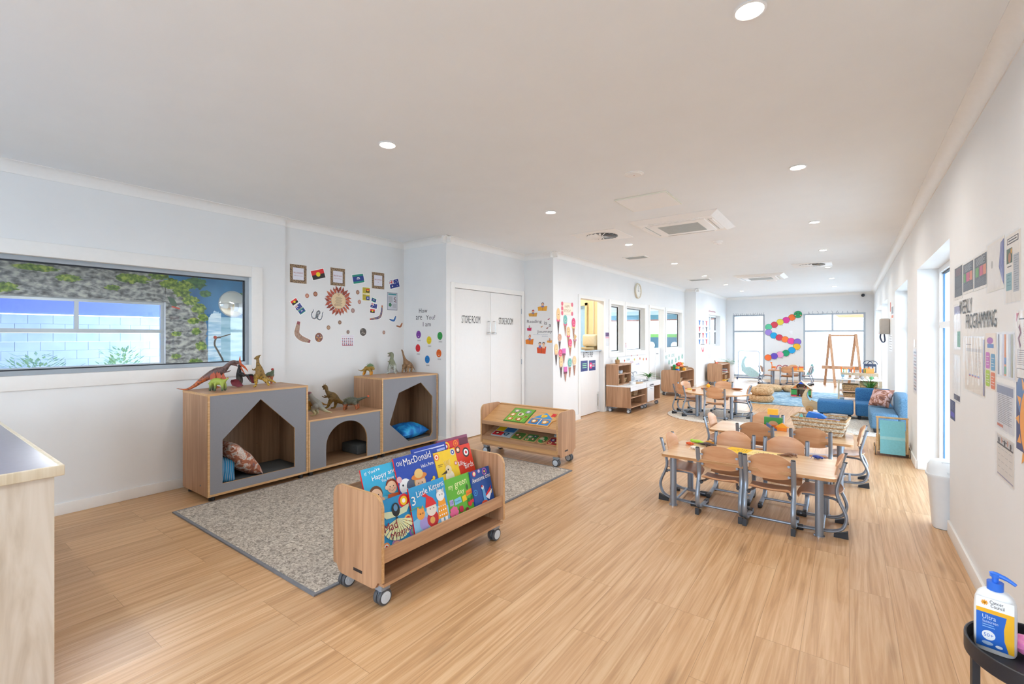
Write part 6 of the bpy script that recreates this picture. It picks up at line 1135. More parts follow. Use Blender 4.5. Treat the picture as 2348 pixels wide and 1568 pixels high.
chair(-.477, 3.802, 0, 'beech chair on the near side of the near table, right one, seen from behind', G1)
chair(-.84, 4.60, 180, 'beech chair on the far side of the near table, left one facing the viewer', G1); chair(-.44, 4.60, 180, 'beech chair on the far side of the near table, right one facing the viewer', G1)
chair(-1.335, 4.16, -90, 'beech chair at the left end of the near table', G1); chair(-.005, 4.13, 90, 'beech chair at the right end of the near table', G1)
def rect_table(x0, y0, x1, y1, z, label, legs):
    t = thing('rectangular_table', label, 'table', ((x0+x1)/2, (y0+y1)/2, 0)); w, d = (x1-x0)/2, (y1-y0)/2
    mb = MB(M_top); mb.prism(rrect(-w, -d, w, d, .035), .0015, None, T(0, 0, z-.0015)); mb.build('tabletop', t)
    mb = MB(M_beech_e); mb.prism(rrect(-w, -d, w, d, .035), .021, None, T(0, 0, z-.0225), smooth=True); mb.build('table_edge', t)
    for (a, b) in legs:
        mb = MB(M_steel); mb.cyl(.0255, .006, z-.0225, None, 24, T(a, b, 0)); o = mb.build('leg', t); mb = MB(mat('chrome_foot', 'c8ccd2', .15, .9)); mb.cyl(.034, 0, .008, None, 24, T(a, b, 0)); mb.build('foot', o)
    return t
TZ1 = .43
rect_table(-1.275, 3.86, -.07, 4.47, TZ1, 'near rectangular beech-topped table with four round silver legs', [(-.515, -.245), (.50, -.25), (-.51, .25), (.52, .24)])
rect_table(-1.20, 5.17, .03, 5.80, TZ1, 'second rectangular beech-topped table holding the seagrass basket', [(-.50, -.24), (.515, -.235), (-.50, .25), (.52, .24)])
q = onY(1726.7, 985, 5.12); chair(q.x+.01, 5.11, 0, 'beech chair on the near side of the second table, left one, seen from behind', G2); q = onY(1853, 995, 5.12); chair(q.x+.015, 5.11, 0, 'beech chair on the near side of the second table, right one, seen from behind', G2)
chair(.150, 5.565, 90, 'beech chair at the right end of the second table', G2); chair(-1.30, 5.50, -92, 'beech chair at the left end of the second table', G2); q = onY(1759, 960, 5.95); chair(q.x, 5.96, 180, 'beech chair on the far side of the second table behind the wooden blocks', G2)
# round table
RC = (-1.90, 8.74)
M_jute = ramp_mat('jute_rug_pale', [(.35, 'b5ada2'), (.5, 'd3ccc2'), (.65, 'e2ddd4')], (1, 1, 1), 60, 3, .95, bump=.4)
mb = MB(M_jute); mb.cyl(.86, .0005, .010, None, 56); mb.tube([(.855*math.cos(2*PI*k/60), .855*math.sin(2*PI*k/60), .006) for k in range(60)], .006, mat('jute_binding', 'b98a68', .9), 6, closed=True); solo('round_rug', mb, 'pale round rug under the round table', 'rug', loc=(-1.86, 8.74, 0))
t = thing('round_table', 'round beech-topped table with four silver legs on the pale round rug', 'table', RC + (.011,)); z = .42
mb = MB(M_top); mb.cyl(.56, z-.0015, z, None, 56); mb.build('tabletop', t); mb = MB(M_beech_e); mb.cyl(.56, z-.022, z-.0015, None, 56); mb.build('table_edge', t)
for a in (232, 318, 145, 50):
    a = math.radians(a); mb = MB(M_steel); mb.cyl(.0255, .004, z-.022, None, 20, T(.40*math.cos(a), .40*math.sin(a), 0)); mb.build('leg', t)
def rchair(x, y, fx, fy, label, g=G3, dz=.011):
    o = chair(x, y, math.degrees(math.atan2(-fx, fy)), label, g); o.location.z = dz
rchair(-2.475, 8.385, .66, .75, 'beech chair at the left of the round table, nearer one'); rchair(-2.56, 9.02, .85, -.35, 'beech chair at the left of the round table, farther one')
rchair(-1.80, 8.12, -.05, 1, 'beech chair at the front of the round table, seen from behind'); rchair(-1.92, 9.45, 0, -1, 'beech chair on the far side of the round table facing the viewer'); rchair(-1.35, 8.86, -1, -.1, 'beech chair at the right of the round table')
rect_table(-1.93, 15.30, -1.02, 15.90, .42, 'small far table by the back wall covered with toys', [(-.36, -.22), (.36, -.22), (-.36, .22), (.36, .22)])
for x, y, fx, fy, l in [(-2.13, 15.25, .95, .45, 'beech chair at the left of the far table'), (-1.44, 15.12, 0, 1, 'beech chair in front of the far table, seen from behind'), (-1.35, 16.08, 0, -1, 'beech chair behind the far table against the back wall'), (-.84, 15.72, -1, .1, 'beech chair at the right of the far table')]: rchair(x, y, fx, fy, l, G4, 0)
# ---------------------------------------------------------------- things on the near table
def insect(name, label, x, y, z, rz, cb, cw=None, L=.06, kind='beetle'):
    mb = MB(cb); mb.ball(0, 0, .014, L*.5, L*.26, .013, cb); mb.ball(L*.5, 0, .013, L*.16, L*.16, .010, cb)
    for s in (-1, 1):
        for k in (-1, 0, 1): mb.tube([(k*L*.22, s*L*.2, .012), (k*L*.3, s*L*.42, .018), (k*L*.38, s*L*.6, .0015)], .0018, cb, 5)
        mb.tube([(L*.6, s*.004, .014), (L*.95, s*L*.3, .02)], .0012, cb, 5)
        if cw: mb.raw([(L*.1, s*.004, .026), (-L*.1, s*L*.6, .030), (-L*.6, s*L*.4, .026), (-L*.35, s*.004, .024), (L*.1, s*.004, .0275), (-L*.1, s*L*.6, .0315), (-L*.6, s*L*.4, .0275), (-L*.35, s*.004, .0255)], [(0, 1, 2, 3), (7, 6, 5, 4), (0, 4, 5, 1), (1, 5, 6, 2), (2, 6, 7, 3), (3, 7, 4, 0)], cw)
    return solo(name, mb, label, 'toy animal', loc=(x, y, z), rz=rz, group='toy creatures on the near table')
zt = TZ1 + .0008
insect('toy_insect', 'small orange-red toy insect at the left end of the near table', -1.165, 4.315, zt, .1, c('d8581c', .3)); insect('toy_insect', 'white toy insect partly behind the chair back on the near table', -1.085, 4.18, zt, -.2, c('e8e4dc', .3), L=.075); insect('toy_insect', 'dark blue toy beetle at the right end of the near table', -.21, 4.43, zt, -.4, c('27449a', .3), L=.07)
mb = MB(c('a8d43a', .35)); 
for s in (-1, 1): mb.tube([(s*.04, -.02, .010), (s*.02, .03, .012)], .007, None, 8); mb.tube([(s*.035, .01, .011), (s*.055, .035, .008)], .005, None, 8)
mb.ball(0, 0, .016, .05, .028, .015); mb.ball(-.045, .01, .018, .016, .015, .012); mb.ball(.045, -.005, .012, .02, .012, .009); solo('toy_frog', mb, 'bright lime green toy frog on the near table', 'toy animal', loc=(-1.13, 4.43, zt), group='toy creatures on the near table')
def critter(label, x, y, rz, m, L=.10, name='toy_lizard', tail=True):
    mb = MB(m); P = smooth_path([(-L*.8, .02, .008), (-L*.45, -.006, .012), (-L*.1, 0, .018), (L*.25, .0, .018), (L*.45, .004, .016)], 4); R = [.003, .004, .006, .008, .009, .011, .013, .014, .015, .0155, .0155, .015, .013, .012, .011, .011, .010][:len(P)]
    mb.tube(P, R, None, 9); mb.ball(L*.52, .005, .016, .016, .012, .010, m)
    for s in (-1, 1):
        for xx in (-.1, .3): mb.tube([(L*xx, s*.010, .014), (L*xx+.012, s*.03, .012), (L*xx+.02, s*.036, .003)], .0045, None, 7)
    return solo(name, mb, label, 'toy animal', loc=(x, y, zt), rz=rz, group='toy creatures on the near table')
critter('dark brown toy lizard with a white belly patch on the near table', -1.02, 4.36, -.25, mat('toy_dark_brown', '4f4240', .4, noise=.2), .12); critter('brown mottled toy crab-like creature at the right of the near table', -.40, 4.37, .5, mat('toy_mid_brown', '8a6650', .45, noise=.25, nscale=80), .10, 'toy_creature'); critter('small orange and blue toy creature just behind the brown lizard', -1.03, 4.44, .1, mat('toy_amber', 'c98a2a', .4, noise=.3, nscale=60), .06, 'toy_creature')
def sheet(label, pts, col, txt, z=zt):
    mb = MB(c(col)); n = len(pts); mb.raw([(x, y, 0) for x, y in pts] + [(x, y, .0008) for x, y in pts], [tuple(range(n))[::-1], tuple(range(n, 2*n))] + [(i, (i+1) % n, n+(i+1) % n, n+i) for i in range(n)])
    for (a, b, w, k) in txt:
        for i in range(k): mb.rect(a + w*i/k, b + .006*math.sin(i*9), a + w*(i+.6)/k, b + .006*math.sin(i*9) + .008 + .006*(i % 2), c('5a4a1a'), .001)
    return solo('paper_sheet', mb, label, 'paper', loc=(0, 0, z), group='yellow papers on the near table')
sheet('deep yellow paper sheet with dark writing on the near table', [(-.90, 4.27), (-.72, 4.22), (-.66, 4.43), (-.84, 4.46)], 'f0c22a', [(-.82, 4.33, .12, 8), (-.80, 4.38, .1, 6)]); sheet('pale yellow paper sheet with faint writing beside the deep yellow one', [(-.70, 4.24), (-.46, 4.28), (-.46, 4.42), (-.665, 4.44)], 'f5d78a', [(-.66, 4.32, .16, 10), (-.64, 4.36, .14, 8)], zt+.0012)
# ---------------------------------------------------------------- blocks and basket on the second table
def blk(name, label, pts, d, col, x, y, z, rz=0, cat='toy block'):
    """profile pts in (x, z), depth d along y"""
    mb = MB(c(col, .45)); mb.prism([(p[0], p[1]) for p in pts], d, None, frame((0, d/2, 0), (1, 0, 0), (0, 0, 1), (0, -1, 0))); return solo(name, mb, label, cat, loc=(x, y, z), rz=rz, group='painted wooden blocks')
z2 = TZ1 + .0008; sq = lambda w, h: [(-w/2, 0), (w/2, 0), (w/2, h), (-w/2, h)]
q = onY(1773, 985, 5.56); bx_ = q.x
blk('toy_block', 'long orange block lying under the green arch', sq(.17, .035), .05, 'e8742a', bx_-.005, 5.62, z2)
archp = [(-.085, 0), (-.05, 0)] + [(.05*math.cos(a), .045*math.sin(a)) for a in [PI - PI*i/12 for i in range(1, 12)]] + [(.05, 0), (.085, 0), (.085, .08), (-.085, .08)]
blk('toy_block', 'green arch block standing on the orange block', archp, .045, '3f9a48', bx_-.005, 5.62, z2+.0355); blk('toy_block', 'small slate blue block on top of the green arch', sq(.085, .028), .045, '5a74a8', bx_+.005, 5.62, z2+.116); blk('toy_block', 'yellow block at the very top of the block tower', sq(.095, .058), .05, 'f3b528', bx_-.01, 5.62, z2+.1445)
blk('toy_block', 'slate blue triangle block leaning left of the yellow roof block', [(-.05, 0), (.05, 0), (-.05, .075)], .04, '4f6a9c', bx_-.005, 5.50, z2); blk('toy_block', 'orange rectangular block in front of the tower', sq(.085, .035), .05, 'ee8a2a', bx_+.085, 5.52, z2); blk('toy_block', 'yellow-orange triangle roof block on the orange rectangle', [(-.06, 0), (.06, 0), (0, .045)], .05, 'f6a823', bx_+.085, 5.52, z2+.0355)
def basket(label, x, y, z, w, d, h, flare, m1, m2, rz=0, name='basket', holes=False, cat='basket'):
    """woven tapered basket: rows of pillowy weave on a rounded-rectangle plan"""
    t = thing(name, label, cat, (x, y, z), rz); rows = max(6, int(h/.013)); mb = MB(m1); N = 64
    def ring(k, off=0): f = k/rows; W, D = w/2 + flare*f + off, d/2 + flare*f*.8 + off; return [(p[0], p[1]) for p in rrect(-W, -D, W, D, .02, 4)]
    base = ring(0); n = len(base)
    # subdivide sides evenly
    def loop(W, D, wav, ph, zz):
        out = []; P = [(-W, -D), (W, -D), (W, D), (-W, D)]
        for s in range(4):
            a, b = P[s], P[(s+1) % 4]; nn = 16 if s % 2 == 0 else 10
            for i in range(nn):
                u = i/nn; px, py = a[0]+(b[0]-a[0])*u, a[1]+(b[1]-a[1])*u; nx, ny = [(0, -1), (1, 0), (0, 1), (-1, 0)][s]; k_ = wav*(1 if (i+ph) % 2 else -1); out.append((px+nx*k_, py+ny*k_, zz))
        return out
    for k in range(rows):
        f = (k+.5)/rows; mb.tube(loop(w/2+flare*f, d/2+flare*f*.8, .0035, k, h*f), h/rows*.56, m1 if k % 3 else m2, 6, closed=True)
    mb.build('woven_wall', t); mb = MB(m2); mb.tube(loop(w/2+flare, d/2+flare*.8, 0, 0, h), .009, None, 8, closed=True); mb.build('rim', t); mb = MB(m2); mb.box((-w/2, -d/2, 0), (w/2, d/2, .008)); mb.build('base', t); return t
M_sea = ramp_mat('seagrass_pale', [(.35, '9c907c'), (.5, 'c9c0ae'), (.7, 'e4dfd2')], (1, 1, 1), 70, 3, .9); M_sea2 = ramp_mat('seagrass_brown', [(.35, '8a6844'), (.55, 'b8946a'), (.7, 'c9a97e')], (1, 1, 1), 60, 3, .9)
bq = (-.235, 5.58); basket('long seagrass basket full of coloured blocks on the second table', bq[0], bq[1], z2, .36, .26, .165, .045, M_sea, M_sea2, math.radians(-6))
for i, (nm, l, pts, d, col, x, y, z, rz) in enumerate([('toy_block', 'large bright blue roof block on top in the basket', [(-.09, 0), (.06, 0), (.09, .03), (.05, .06), (-.06, .075)], .07, '1f6fc4', -.04, .02, .135, -.15), ('toy_block', 'teal triangle block at the left in the basket', [(-.03, 0), (.03, 0), (0, .06)], .03, '5fc0b8', -.16, -.05, .13, .3), ('toy_block', 'pink and purple wedge block at the front in the basket', [(-.06, 0), (.06, 0), (.02, .035)], .05, 'b044b8', -.05, -.075, .128, 0), ('toy_block', 'slate blue bar block at the right in the basket', sq(.11, .03), .04, '4a6ab8', .10, -.02, .125, -.2), ('toy_block', 'green block half hidden in the basket', sq(.08, .04), .04, '3f9a58', -.10, .06, .11, .5), ('toy_block', 'orange block half hidden in the basket', sq(.08, .04), .04, 'e8842a', .09, .06, .10, .4), ('toy_block', 'dusty pink flat block near the front of the basket', [(-.05, 0), (.05, 0), (.01, .02)], .03, 'd89ab8', -.12, -.095, .125, .1)]):
    blk(nm, l, pts, d, col, bq[0]+x, bq[1]+y, z2+z, rz)
mb = MB(M_sea2)   # packed blocks below the visible ones
for i in range(18):
    random.seed(i); a, b = random.uniform(-.14, .14), random.uniform(-.09, .09); mb2 = MB(c(['d8403a', '3f8a48', 'e8b02a', '2f6fc0'][i % 4], .45)); w_ = random.uniform(.05, .08); mb2.box((-w_/2, -.018, 0), (w_/2, .018, .03)); solo('toy_block', mb2, 'plain coloured block buried among the others in the seagrass basket', 'toy block', loc=(bq[0]+a, bq[1]+b, z2+.012+.035*(i//7)), rz=random.uniform(0, 3), group='buried blocks in the seagrass basket')
# ---------------------------------------------------------------- things on the round table
zr = .432
def bowl(label, x, y, w, d, rz, m, g=None):
    mb = MB(m); mb.lathe([(0, .004), (.5, .004), (.85, .35), (1.0, 1.0), (.93, 1.0), (.78, .4), (.45, .15), (0, .15)], None, 24, Matrix.Diagonal((w/2, d/2, .028, 1))); return solo('wooden_dish', mb, label, 'dish', loc=(x, y, zr), rz=rz, group='wooden dishes on the round table')
M_dish = wood('dish_wood', 'b9794a', '8f5530', 0, fine=50)
pr = lambda u, v: onZ(u, v, zr)
q = pr(1616, 893); bowl('oval wooden dish in the middle left of the round table', q.x, q.y, .14, .09, .3, M_dish); q = pr(1690, 894); bowl('long oval wooden dish at the right of the round table', q.x, q.y, .20, .10, .1, M_dish)
q = pr(1579, 892); mb = MB(c('e8c83a')); mb.box((-.07, -.05, 0), (.07, .05, .004)); mb.box((-.02, -.04, .004), (.06, .02, .012), c('f0d23a')); mb.box((-.06, -.03, .004), (-.03, .02, .012), c('c8404a')); solo('toy_tray', mb, 'flat wooden tray with yellow and red pieces at the left of the round table', 'tray', loc=(q.x, q.y, zr))
q = pr(1591, 896); mb = MB(M_dish); mb.cyl(.03, 0, .035, None, 16); solo('wooden_cup', mb, 'small brown wooden cup on the round table', 'cup', loc=(q.x, q.y, zr))
q = pr(1624, 889); mb = MB(c('f2b41c', .3)); mb.ball(0, 0, .038, .036, .036, .038); mb.cyl(.012, .07, .085, c('e05a2a')); mb.ball(0, 0, .088, .010, m=c('d8402a')); solo('toy_pear', mb, 'round yellow toy pear with a red top on the round table', 'toy', loc=(q.x, q.y, zr))
q = pr(1633, 888); bowl('pale small dish behind the yellow toy pear', q.x, q.y, .10, .10, 0, c('d8b090'))
q = pr(1655, 888); mb = MB(c('8fc06a')); mb.ball(0, 0, .01, .035, .02, .01); solo('toy_leaf', mb, 'pale green toy leaf on the round table', 'toy', loc=(q.x, q.y, zr)); q = pr(1664, 889); mb = MB(c('e8a088')); mb.ball(0, 0, .01, .05, .03, .01); solo('toy_food', mb, 'pink toy food piece on the round table', 'toy', loc=(q.x, q.y, zr))
# toys on the far table
zf = .4208
for x, y, l, col, kind in [(-1.80, 15.55, 'orange toy giraffe at the left of the far table', 'e8803a', 'a'), (-1.66, 15.6, 'red and white toy track loop on the far table', 'b8304a', 'l'), (-1.52, 15.65, 'dark red toy loop in the middle of the far table', '8a2a3a', 'l'), (-1.38, 15.6, 'small red toy car on the far table', 'c8384a', 'c'), (-1.27, 15.6, 'orange toy barn on the far table', 'f0902a', 'b'), (-1.12, 15.65, 'yellow toy block house at the right of the far table', 'f0b04a', 'b')]:
    mb = MB(c(col))
    if kind == 'a':
        mb.box((-.06, -.03, .05), (.05, .03, .10), bev=.01); mb.tube([(-.04, 0, .08), (-.05, 0, .16), (-.06, 0, .2)], .012); mb.ball(-.065, 0, .205, .03, .018, .018)
        for a in (-.045, .035): 
            for b in (-.02, .02): mb.cyl(.008, 0, .06, None, 8, T(a, b, 0))
    elif kind == 'l': mb.tube([(.08*math.cos(a), 0, .012+.12*max(0, math.sin(a))) for a in [PI*i/10 for i in range(11)]], .010); mb.tube([(.05*math.cos(a), .03, .010+.08*max(0, math.sin(a))) for a in [PI*i/10 for i in range(11)]], .009, c('ece6e0'))
    elif kind == 'c': mb.box((-.05, -.025, .012), (.05, .025, .045), bev=.006); mb.box((-.02, -.02, .045), (.03, .02, .07), c('d8b0a0'), bev=.004); [mb.cyl(.014, -.028, .028, c('2a2a2a'), 12, T(a, 0, .014, PI/2)) for a in (-.03, .03)]
    else: mb.box((-.05, -.03, 0), (.05, .03, .07)); mb.raw([(-.055, -.035, .07), (.055, -.035, .07), (.055, .035, .07), (-.055, .035, .07), (-.055, 0, .11), (.055, 0, .11)], [(0, 1, 5, 4), (2, 3, 4, 5), (0, 4, 3), (1, 2, 5)], c('c85a2a'))
    solo('far_table_toy', mb, l, 'toy', loc=(x, y, zf), group='toys on the far table')
# ================================================================ PLAY KITCHEN AND SHELVES ALONG THE LEFT WALL
M_white = mat('white_laminate', 'edeef0', .3, noise=.01)
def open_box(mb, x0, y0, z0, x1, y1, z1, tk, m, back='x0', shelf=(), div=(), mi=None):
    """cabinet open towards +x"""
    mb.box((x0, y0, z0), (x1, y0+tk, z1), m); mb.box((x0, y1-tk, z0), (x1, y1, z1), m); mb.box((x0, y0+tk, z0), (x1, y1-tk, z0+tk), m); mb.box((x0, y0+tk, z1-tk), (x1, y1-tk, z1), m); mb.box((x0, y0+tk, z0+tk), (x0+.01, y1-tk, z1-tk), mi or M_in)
kx0, kx1 = -3.665, -3.19; ky0, ky1, ky2 = 8.02, 8.83, 9.64
t = thing('play_kitchen', 'oak play kitchen bench with a white top, open shelves and a raised hutch', 'play kitchen', (0, 0, 0))
mb = MB(M_oak); open_box(mb, kx0, ky0, .10, kx1, ky1, .475, .018, M_oak); mb.build('carcass', t); mb = MB(M_oak_h); mb.box((kx0+.01, ky0+.018, .27), (kx1-.02, ky1-.018, .286)); mb.build('shelf', t)
mb = MB(M_white); mb.box((kx0, ky0-.004, .475), (kx1+.006, ky1, .50), bev=.003); mb.build('worktop', t); mb = MB(M_white); mb.box((kx1-.012, ky0+.0, .405), (kx1+.006, ky1, .475)); mb.build('front_rail', t)
for y in (ky0+.07, ky1-.06):
    for x in (kx0+.06, kx1-.06): caster(t, x, y, 0, .036, ztop=.10)
mb = MB(M_oak); x1h = kx0+.24; open_box(mb, kx0, ky0, .50, x1h, ky0+.62, .87, .016, M_oak); mb.build('hutch', t); mb = MB(M_oak_h); mb.box((kx0+.01, ky0+.016, .69), (x1h, ky0+.604, .703)); mb.box((kx0-.0, ky0-.005, .87), (x1h+.006, ky0+.625, .883)); mb.build('hutch_shelf', t)
mb = MB(M_oak); mb.box((kx0+.01, ky0+.30, .516), (x1h-.01, ky0+.312, .69)); mb.build('divider', t)
t = thing('play_sink_unit', 'oak and white play sink unit with a white door, right of the play kitchen', 'play kitchen', (0, 0, 0))
mb = MB(M_oak); open_box(mb, kx0, ky1+.02, .10, kx1, ky2, .475, .018, M_oak); mb.box((kx0, 9.22, .118), (kx1-.01, 9.236, .457)); mb.build('carcass', t)
mb = MB(M_white); mb.holed([(kx0, ky1+.02), (kx1+.006, ky1+.02), (kx1+.006, ky2+.004), (kx0, ky2+.004)], [(kx0+.14, 9.0), (kx0+.36, 9.0), (kx0+.36, 9.38), (kx0+.14, 9.38)], .022, None, T(0, 0, .478)); mb.box((kx1-.012, ky1+.02, .405), (kx1+.006, ky2, .478)); mb.build('worktop', t)
mb = MB(mat('sink_steel', 'b8bcc2', .25, .8)); mb.lathe([(0, .41), (.09, .412), (.11, .44), (.115, .499), (.125, .502)], None, 24, T(kx0+.25, 9.19, 0) @ Matrix.Diagonal((.95, 1.6, 1, 1))); mb.build('sink_bowl', t)
mb = MB(M_white); mb.box((kx1, ky1+.04, .125), (kx1+.014, 9.225, .40), bev=.003); o = mb.build('door', t); h = MB(M_alu); h.tube([(kx1+.014, 9.0, .375), (kx1+.03, 9.02, .375), (kx1+.03, 9.08, .375), (kx1+.014, 9.1, .375)], .004, None, 8); h.build('handle', o)
for i in range(4): mb = MB(mat('knob_grey', '6a6e74', .4)); mb.cyl(.012, 0, .016, None, 14, T(kx1+.006, 9.0+.055*i, .44, 0, PI/2)); mb.build('knob', t)
for y in (ky1+.08, ky2-.06):
    for x in (kx0+.06, kx1-.06): caster(t, x, y, 0, .036, ztop=.10)
def tap(label, x, y):
    mb = MB(mat('tap_chrome', 'c4ccd6', .15, .8)); mb.cyl(.018, 0, .02); mb.tube(smooth_path([(0, 0, .01), (0, 0, .13), (.02, 0, .17), (.06, 0, .17), (.075, 0, .13)], 5), .009, None, 10); mb.tube([(0, -.03, .03), (0, .03, .03)], .006, None, 8)
    solo('toy_tap', mb, label, 'tap', loc=(x, y, .501), group='toy taps and jugs on the sink unit')
tap('silver toy tap at the back of the play sink', kx0+.07, 9.19); tap('second silver toy tap behind the jug', kx0+.07, 8.98)
mb = MB(glassy('clear_jug', (.86, .92, .97), .15, .25)); mb.lathe([(0, .002), (.045, .002), (.055, .06), (.045, .11), (.05, .13), (.046, .13), (.04, .11), (.05, .06), (.04, .008), (0, .008)], None, 22); mb.tube([(.045, 0, .11), (.085, 0, .10), (.08, 0, .04), (.05, 0, .04)], .006); solo('toy_jug', mb, 'clear plastic jug beside the sink on the play kitchen', 'jug', loc=(kx0+.18, 8.74, .501))
def potplant(name, label, x, y, z, n, L, pot=None, m=None, spread=1.0, up=.8, w=.018, seed=1, potm=None, arch=.5):
    t = thing(name, label, 'plant', (x, y, z)); random.seed(seed); ph = 0
    if pot: pr_, ph = pot; mb = MB(potm or M_white); mb.lathe([(0, 0), (pr_*.75, 0), (pr_, ph), (pr_*.92, ph), (pr_*.7, .02)], None, 22); mb.lathe([(0, ph*.85), (pr_*.93, ph*.85)], mat('potting_soil', '4a3a2c', .95), 16); mb.build('pot', t)
    m = m or M_leaf; lv = MB(m)
    for i in range(n):
        a = 2*PI*i/n*1.618*5 % (2*PI); l = L*random.uniform(.6, 1); u0 = random.uniform(.5, 1)*up; d = Vector((math.cos(a), math.sin(a), 0))*spread; P = []
        for k in range(6): f = k/5; P.append(Vector((0, 0, ph*.85)) + d*l*f*(.35+.65*f) + Vector((0, 0, l*(u0*f - arch*f*f))))
        P = [Vector((p.x, p.y, max(p.z, -.12))) for p in P]
        if name == 'palm_plant':
            lv.tube(P, .002, m, 5)
            for k in range(1, 11):
                f = k/11; j = min(4, int(f*5)); p = P[j].lerp(P[j+1], f*5-j); s = Vector((-d.y, d.x, 0)).normalized(); ll = L*.30*(1.15-f*.6)
                for sd in (-1, 1): tip = p + s*sd*ll + d*ll*.5 + Vector((0, 0, -.15*ll)); mid = (p+tip)*.5; q_ = d.normalized()*ll*.06; lv.raw([p, mid+q_, tip, mid-q_], [(0, 1, 2, 3)], m)
        else:
            s = Vector((-d.y, d.x, 0)).normalized(); W_ = [w*.5, w, w, w*.85, w*.5, .001]; V = []
            for p, ww in zip(P, W_): V += [p-s*ww/2, p+Vector((0, 0, -ww*.15)), p+s*ww/2]
            lv.raw(V, [(k*3+e, k*3+3+e, k*3+4+e, k*3+1+e) for k in range(5) for e in (0, 1)], m, True)
    lv.build('leaves', t); return t
M_leaf = ramp_mat('leaf_green', [(.3, '2f6a34'), (.55, '4f8f42'), (.7, '7ab05a')], (1, 1, 1), 14, 3, .45); M_leafp = ramp_mat('palm_green', [(.3, '3f7a58'), (.7, '7ab08a')], (1, 1, 1), 12, 2, .5)
potplant('spiky_plant', 'green spiky-leaved plant on the play sink unit', kx0+.30, 9.44, .501, 34, .34, (.05, .05), None, 1.0, .95, .022, 7)
bk = lambda label, x, y, z, w, d, h, fl=.015, rz=0: basket(label, x, y, z, w, d, h, fl, M_sea2, ramp_mat('seagrass_dark', [(.4, '6a5238'), (.7, '9a7c58')], (1, 1, 1), 60), rz)
bk('small woven basket, left one on the play kitchen lower shelf', -3.36, 8.21, .287, .14, .14, .085); bk('small woven basket, right one on the play kitchen lower shelf', -3.36, 8.46, .287, .17, .16, .09); bk('small woven basket on the hutch lower left', -3.55, 8.15, .517, .10, .12, .085); bk('small woven basket on the hutch lower right', -3.55, 8.47, .517, .10, .16, .085)
for x, y, z, l, col in [(-3.53, 8.12, .7035, 'white toy saucepan on the hutch shelf', 'e6eaee'), (-3.52, 8.30, .7035, 'grey-blue toy bowl on the hutch shelf', 'b9c6d2'), (-3.30, 8.40, .501, 'white toy pot on the play kitchen worktop', 'eceff2')]:
    mb = MB(c(col, .3)); mb.lathe([(0, .002), (.055, .002), (.062, .05), (.057, .05), (.05, .008), (0, .008)], None, 22); mb.tube([(0, .06, .045), (0, .13, .05)], .006); solo('toy_pot', mb, l, 'toy pot', loc=(x, y, z), group='toy pots in the play kitchen')
mb = MB(wood('toy_board', 'd8b48a', 'c09868', 1)); mb.box((-.06, -.12, 0), (.06, .12, .012), bev=.003); solo('chopping_board', mb, 'pale wooden board on the play kitchen worktop', 'board', loc=(-3.29, 8.64, .501)); mb = MB(c('d0a070')); mb.cyl(.05, 0, .006); solo('wooden_plate', mb, 'tan wooden plate on the right of the hutch shelf', 'plate', loc=(-3.53, 8.50, .7035))
q = onX(1384+ (1380*0) + 40, 826, -3.56); mb = MB(M_sea2); mb.lathe([(0, 0), (.035, 0), (.045, .05), (.038, .075), (.034, .075), (.034, .05), (0, .01)], None, 18); mb.lathe([(0, .075), (.02, .08), (.006, .12), (0, .13)], c('5a8a4a'), 8); solo('small_pot', mb, 'tiny woven pot with a green sprig on top of the hutch', 'pot', loc=(-3.56, 8.30, .884))
mb = MB(c('c8ccd0', .3)); mb.tube([(0, -.06, .006), (0, .0, .012), (0, .1, .006)], [.016, .008, .004]); solo('toy_spoon', mb, 'pale toy spoon lying on the near end of the play kitchen', 'spoon', loc=(-3.30, 8.17, .503), rz=.3)
# ---- block shelf
def rshelf(label, cx_, y0, y1, D, hgt, div=None):
    """rounded-end open shelf unit facing +x, length along y"""
    L = y1-y0; t = thing('storage_shelf', label, 'shelf', (cx_, (y0+y1)/2, 0), PI/2); trolley_sides(t, L, D, hgt, .09, badge=False)
    mb = MB(M_oak_x); mb.box((-L/2+.018, -D/2+.03, hgt-.05), (L/2-.018, D/2-.01, hgt-.034)); mb.build('top_board', t)
    for z in (.105, hgt*.5): mb = MB(M_oak_x); mb.box((-L/2+.018, -D/2+.02, z), (L/2-.018, D/2-.01, z+.016)); mb.build('shelf', t)
    mb = MB(M_in); mb.box((-L/2+.018, D/2-.02, .105), (L/2-.018, D/2-.01, hgt-.05)); mb.build('back_panel', t)
    mb = MB(M_oak); mb.box((-.008+(div or 0), -D/2+.03, .121), (.008+(div or 0), D/2-.02, hgt*.5)); mb.build('divider', t); return t
rshelf('oak shelf unit with rounded corners holding a basket of coloured building bricks', -3.40, 11.0, 12.2, .44, .61)
rshelf('farther oak shelf unit near the back left corner with books and plant behind', -3.12, 14.15, 15.2, .40, .62)
bk('woven basket of building bricks on top of the rounded oak shelf', -3.40, 11.72, .577, .26, .42, .075)
def brick(label, x, y, z, w, d, h, col, rz=0):
    mb = MB(c(col, .3)); mb.box((-w/2, -d/2, 0), (w/2, d/2, h), bev=.002)
    nx, ny = max(1, round(w/.032)), max(1, round(d/.032))
    for i in range(nx):
        for j in range(ny): mb.cyl(.009, h, h+.009, None, 12, T(-w/2+w*(i+.5)/nx, -d/2+d*(j+.5)/ny, 0))
    return solo('building_brick', mb, label, 'toy brick', loc=(x, y, z), rz=rz, group='large coloured building bricks')
zb = .577
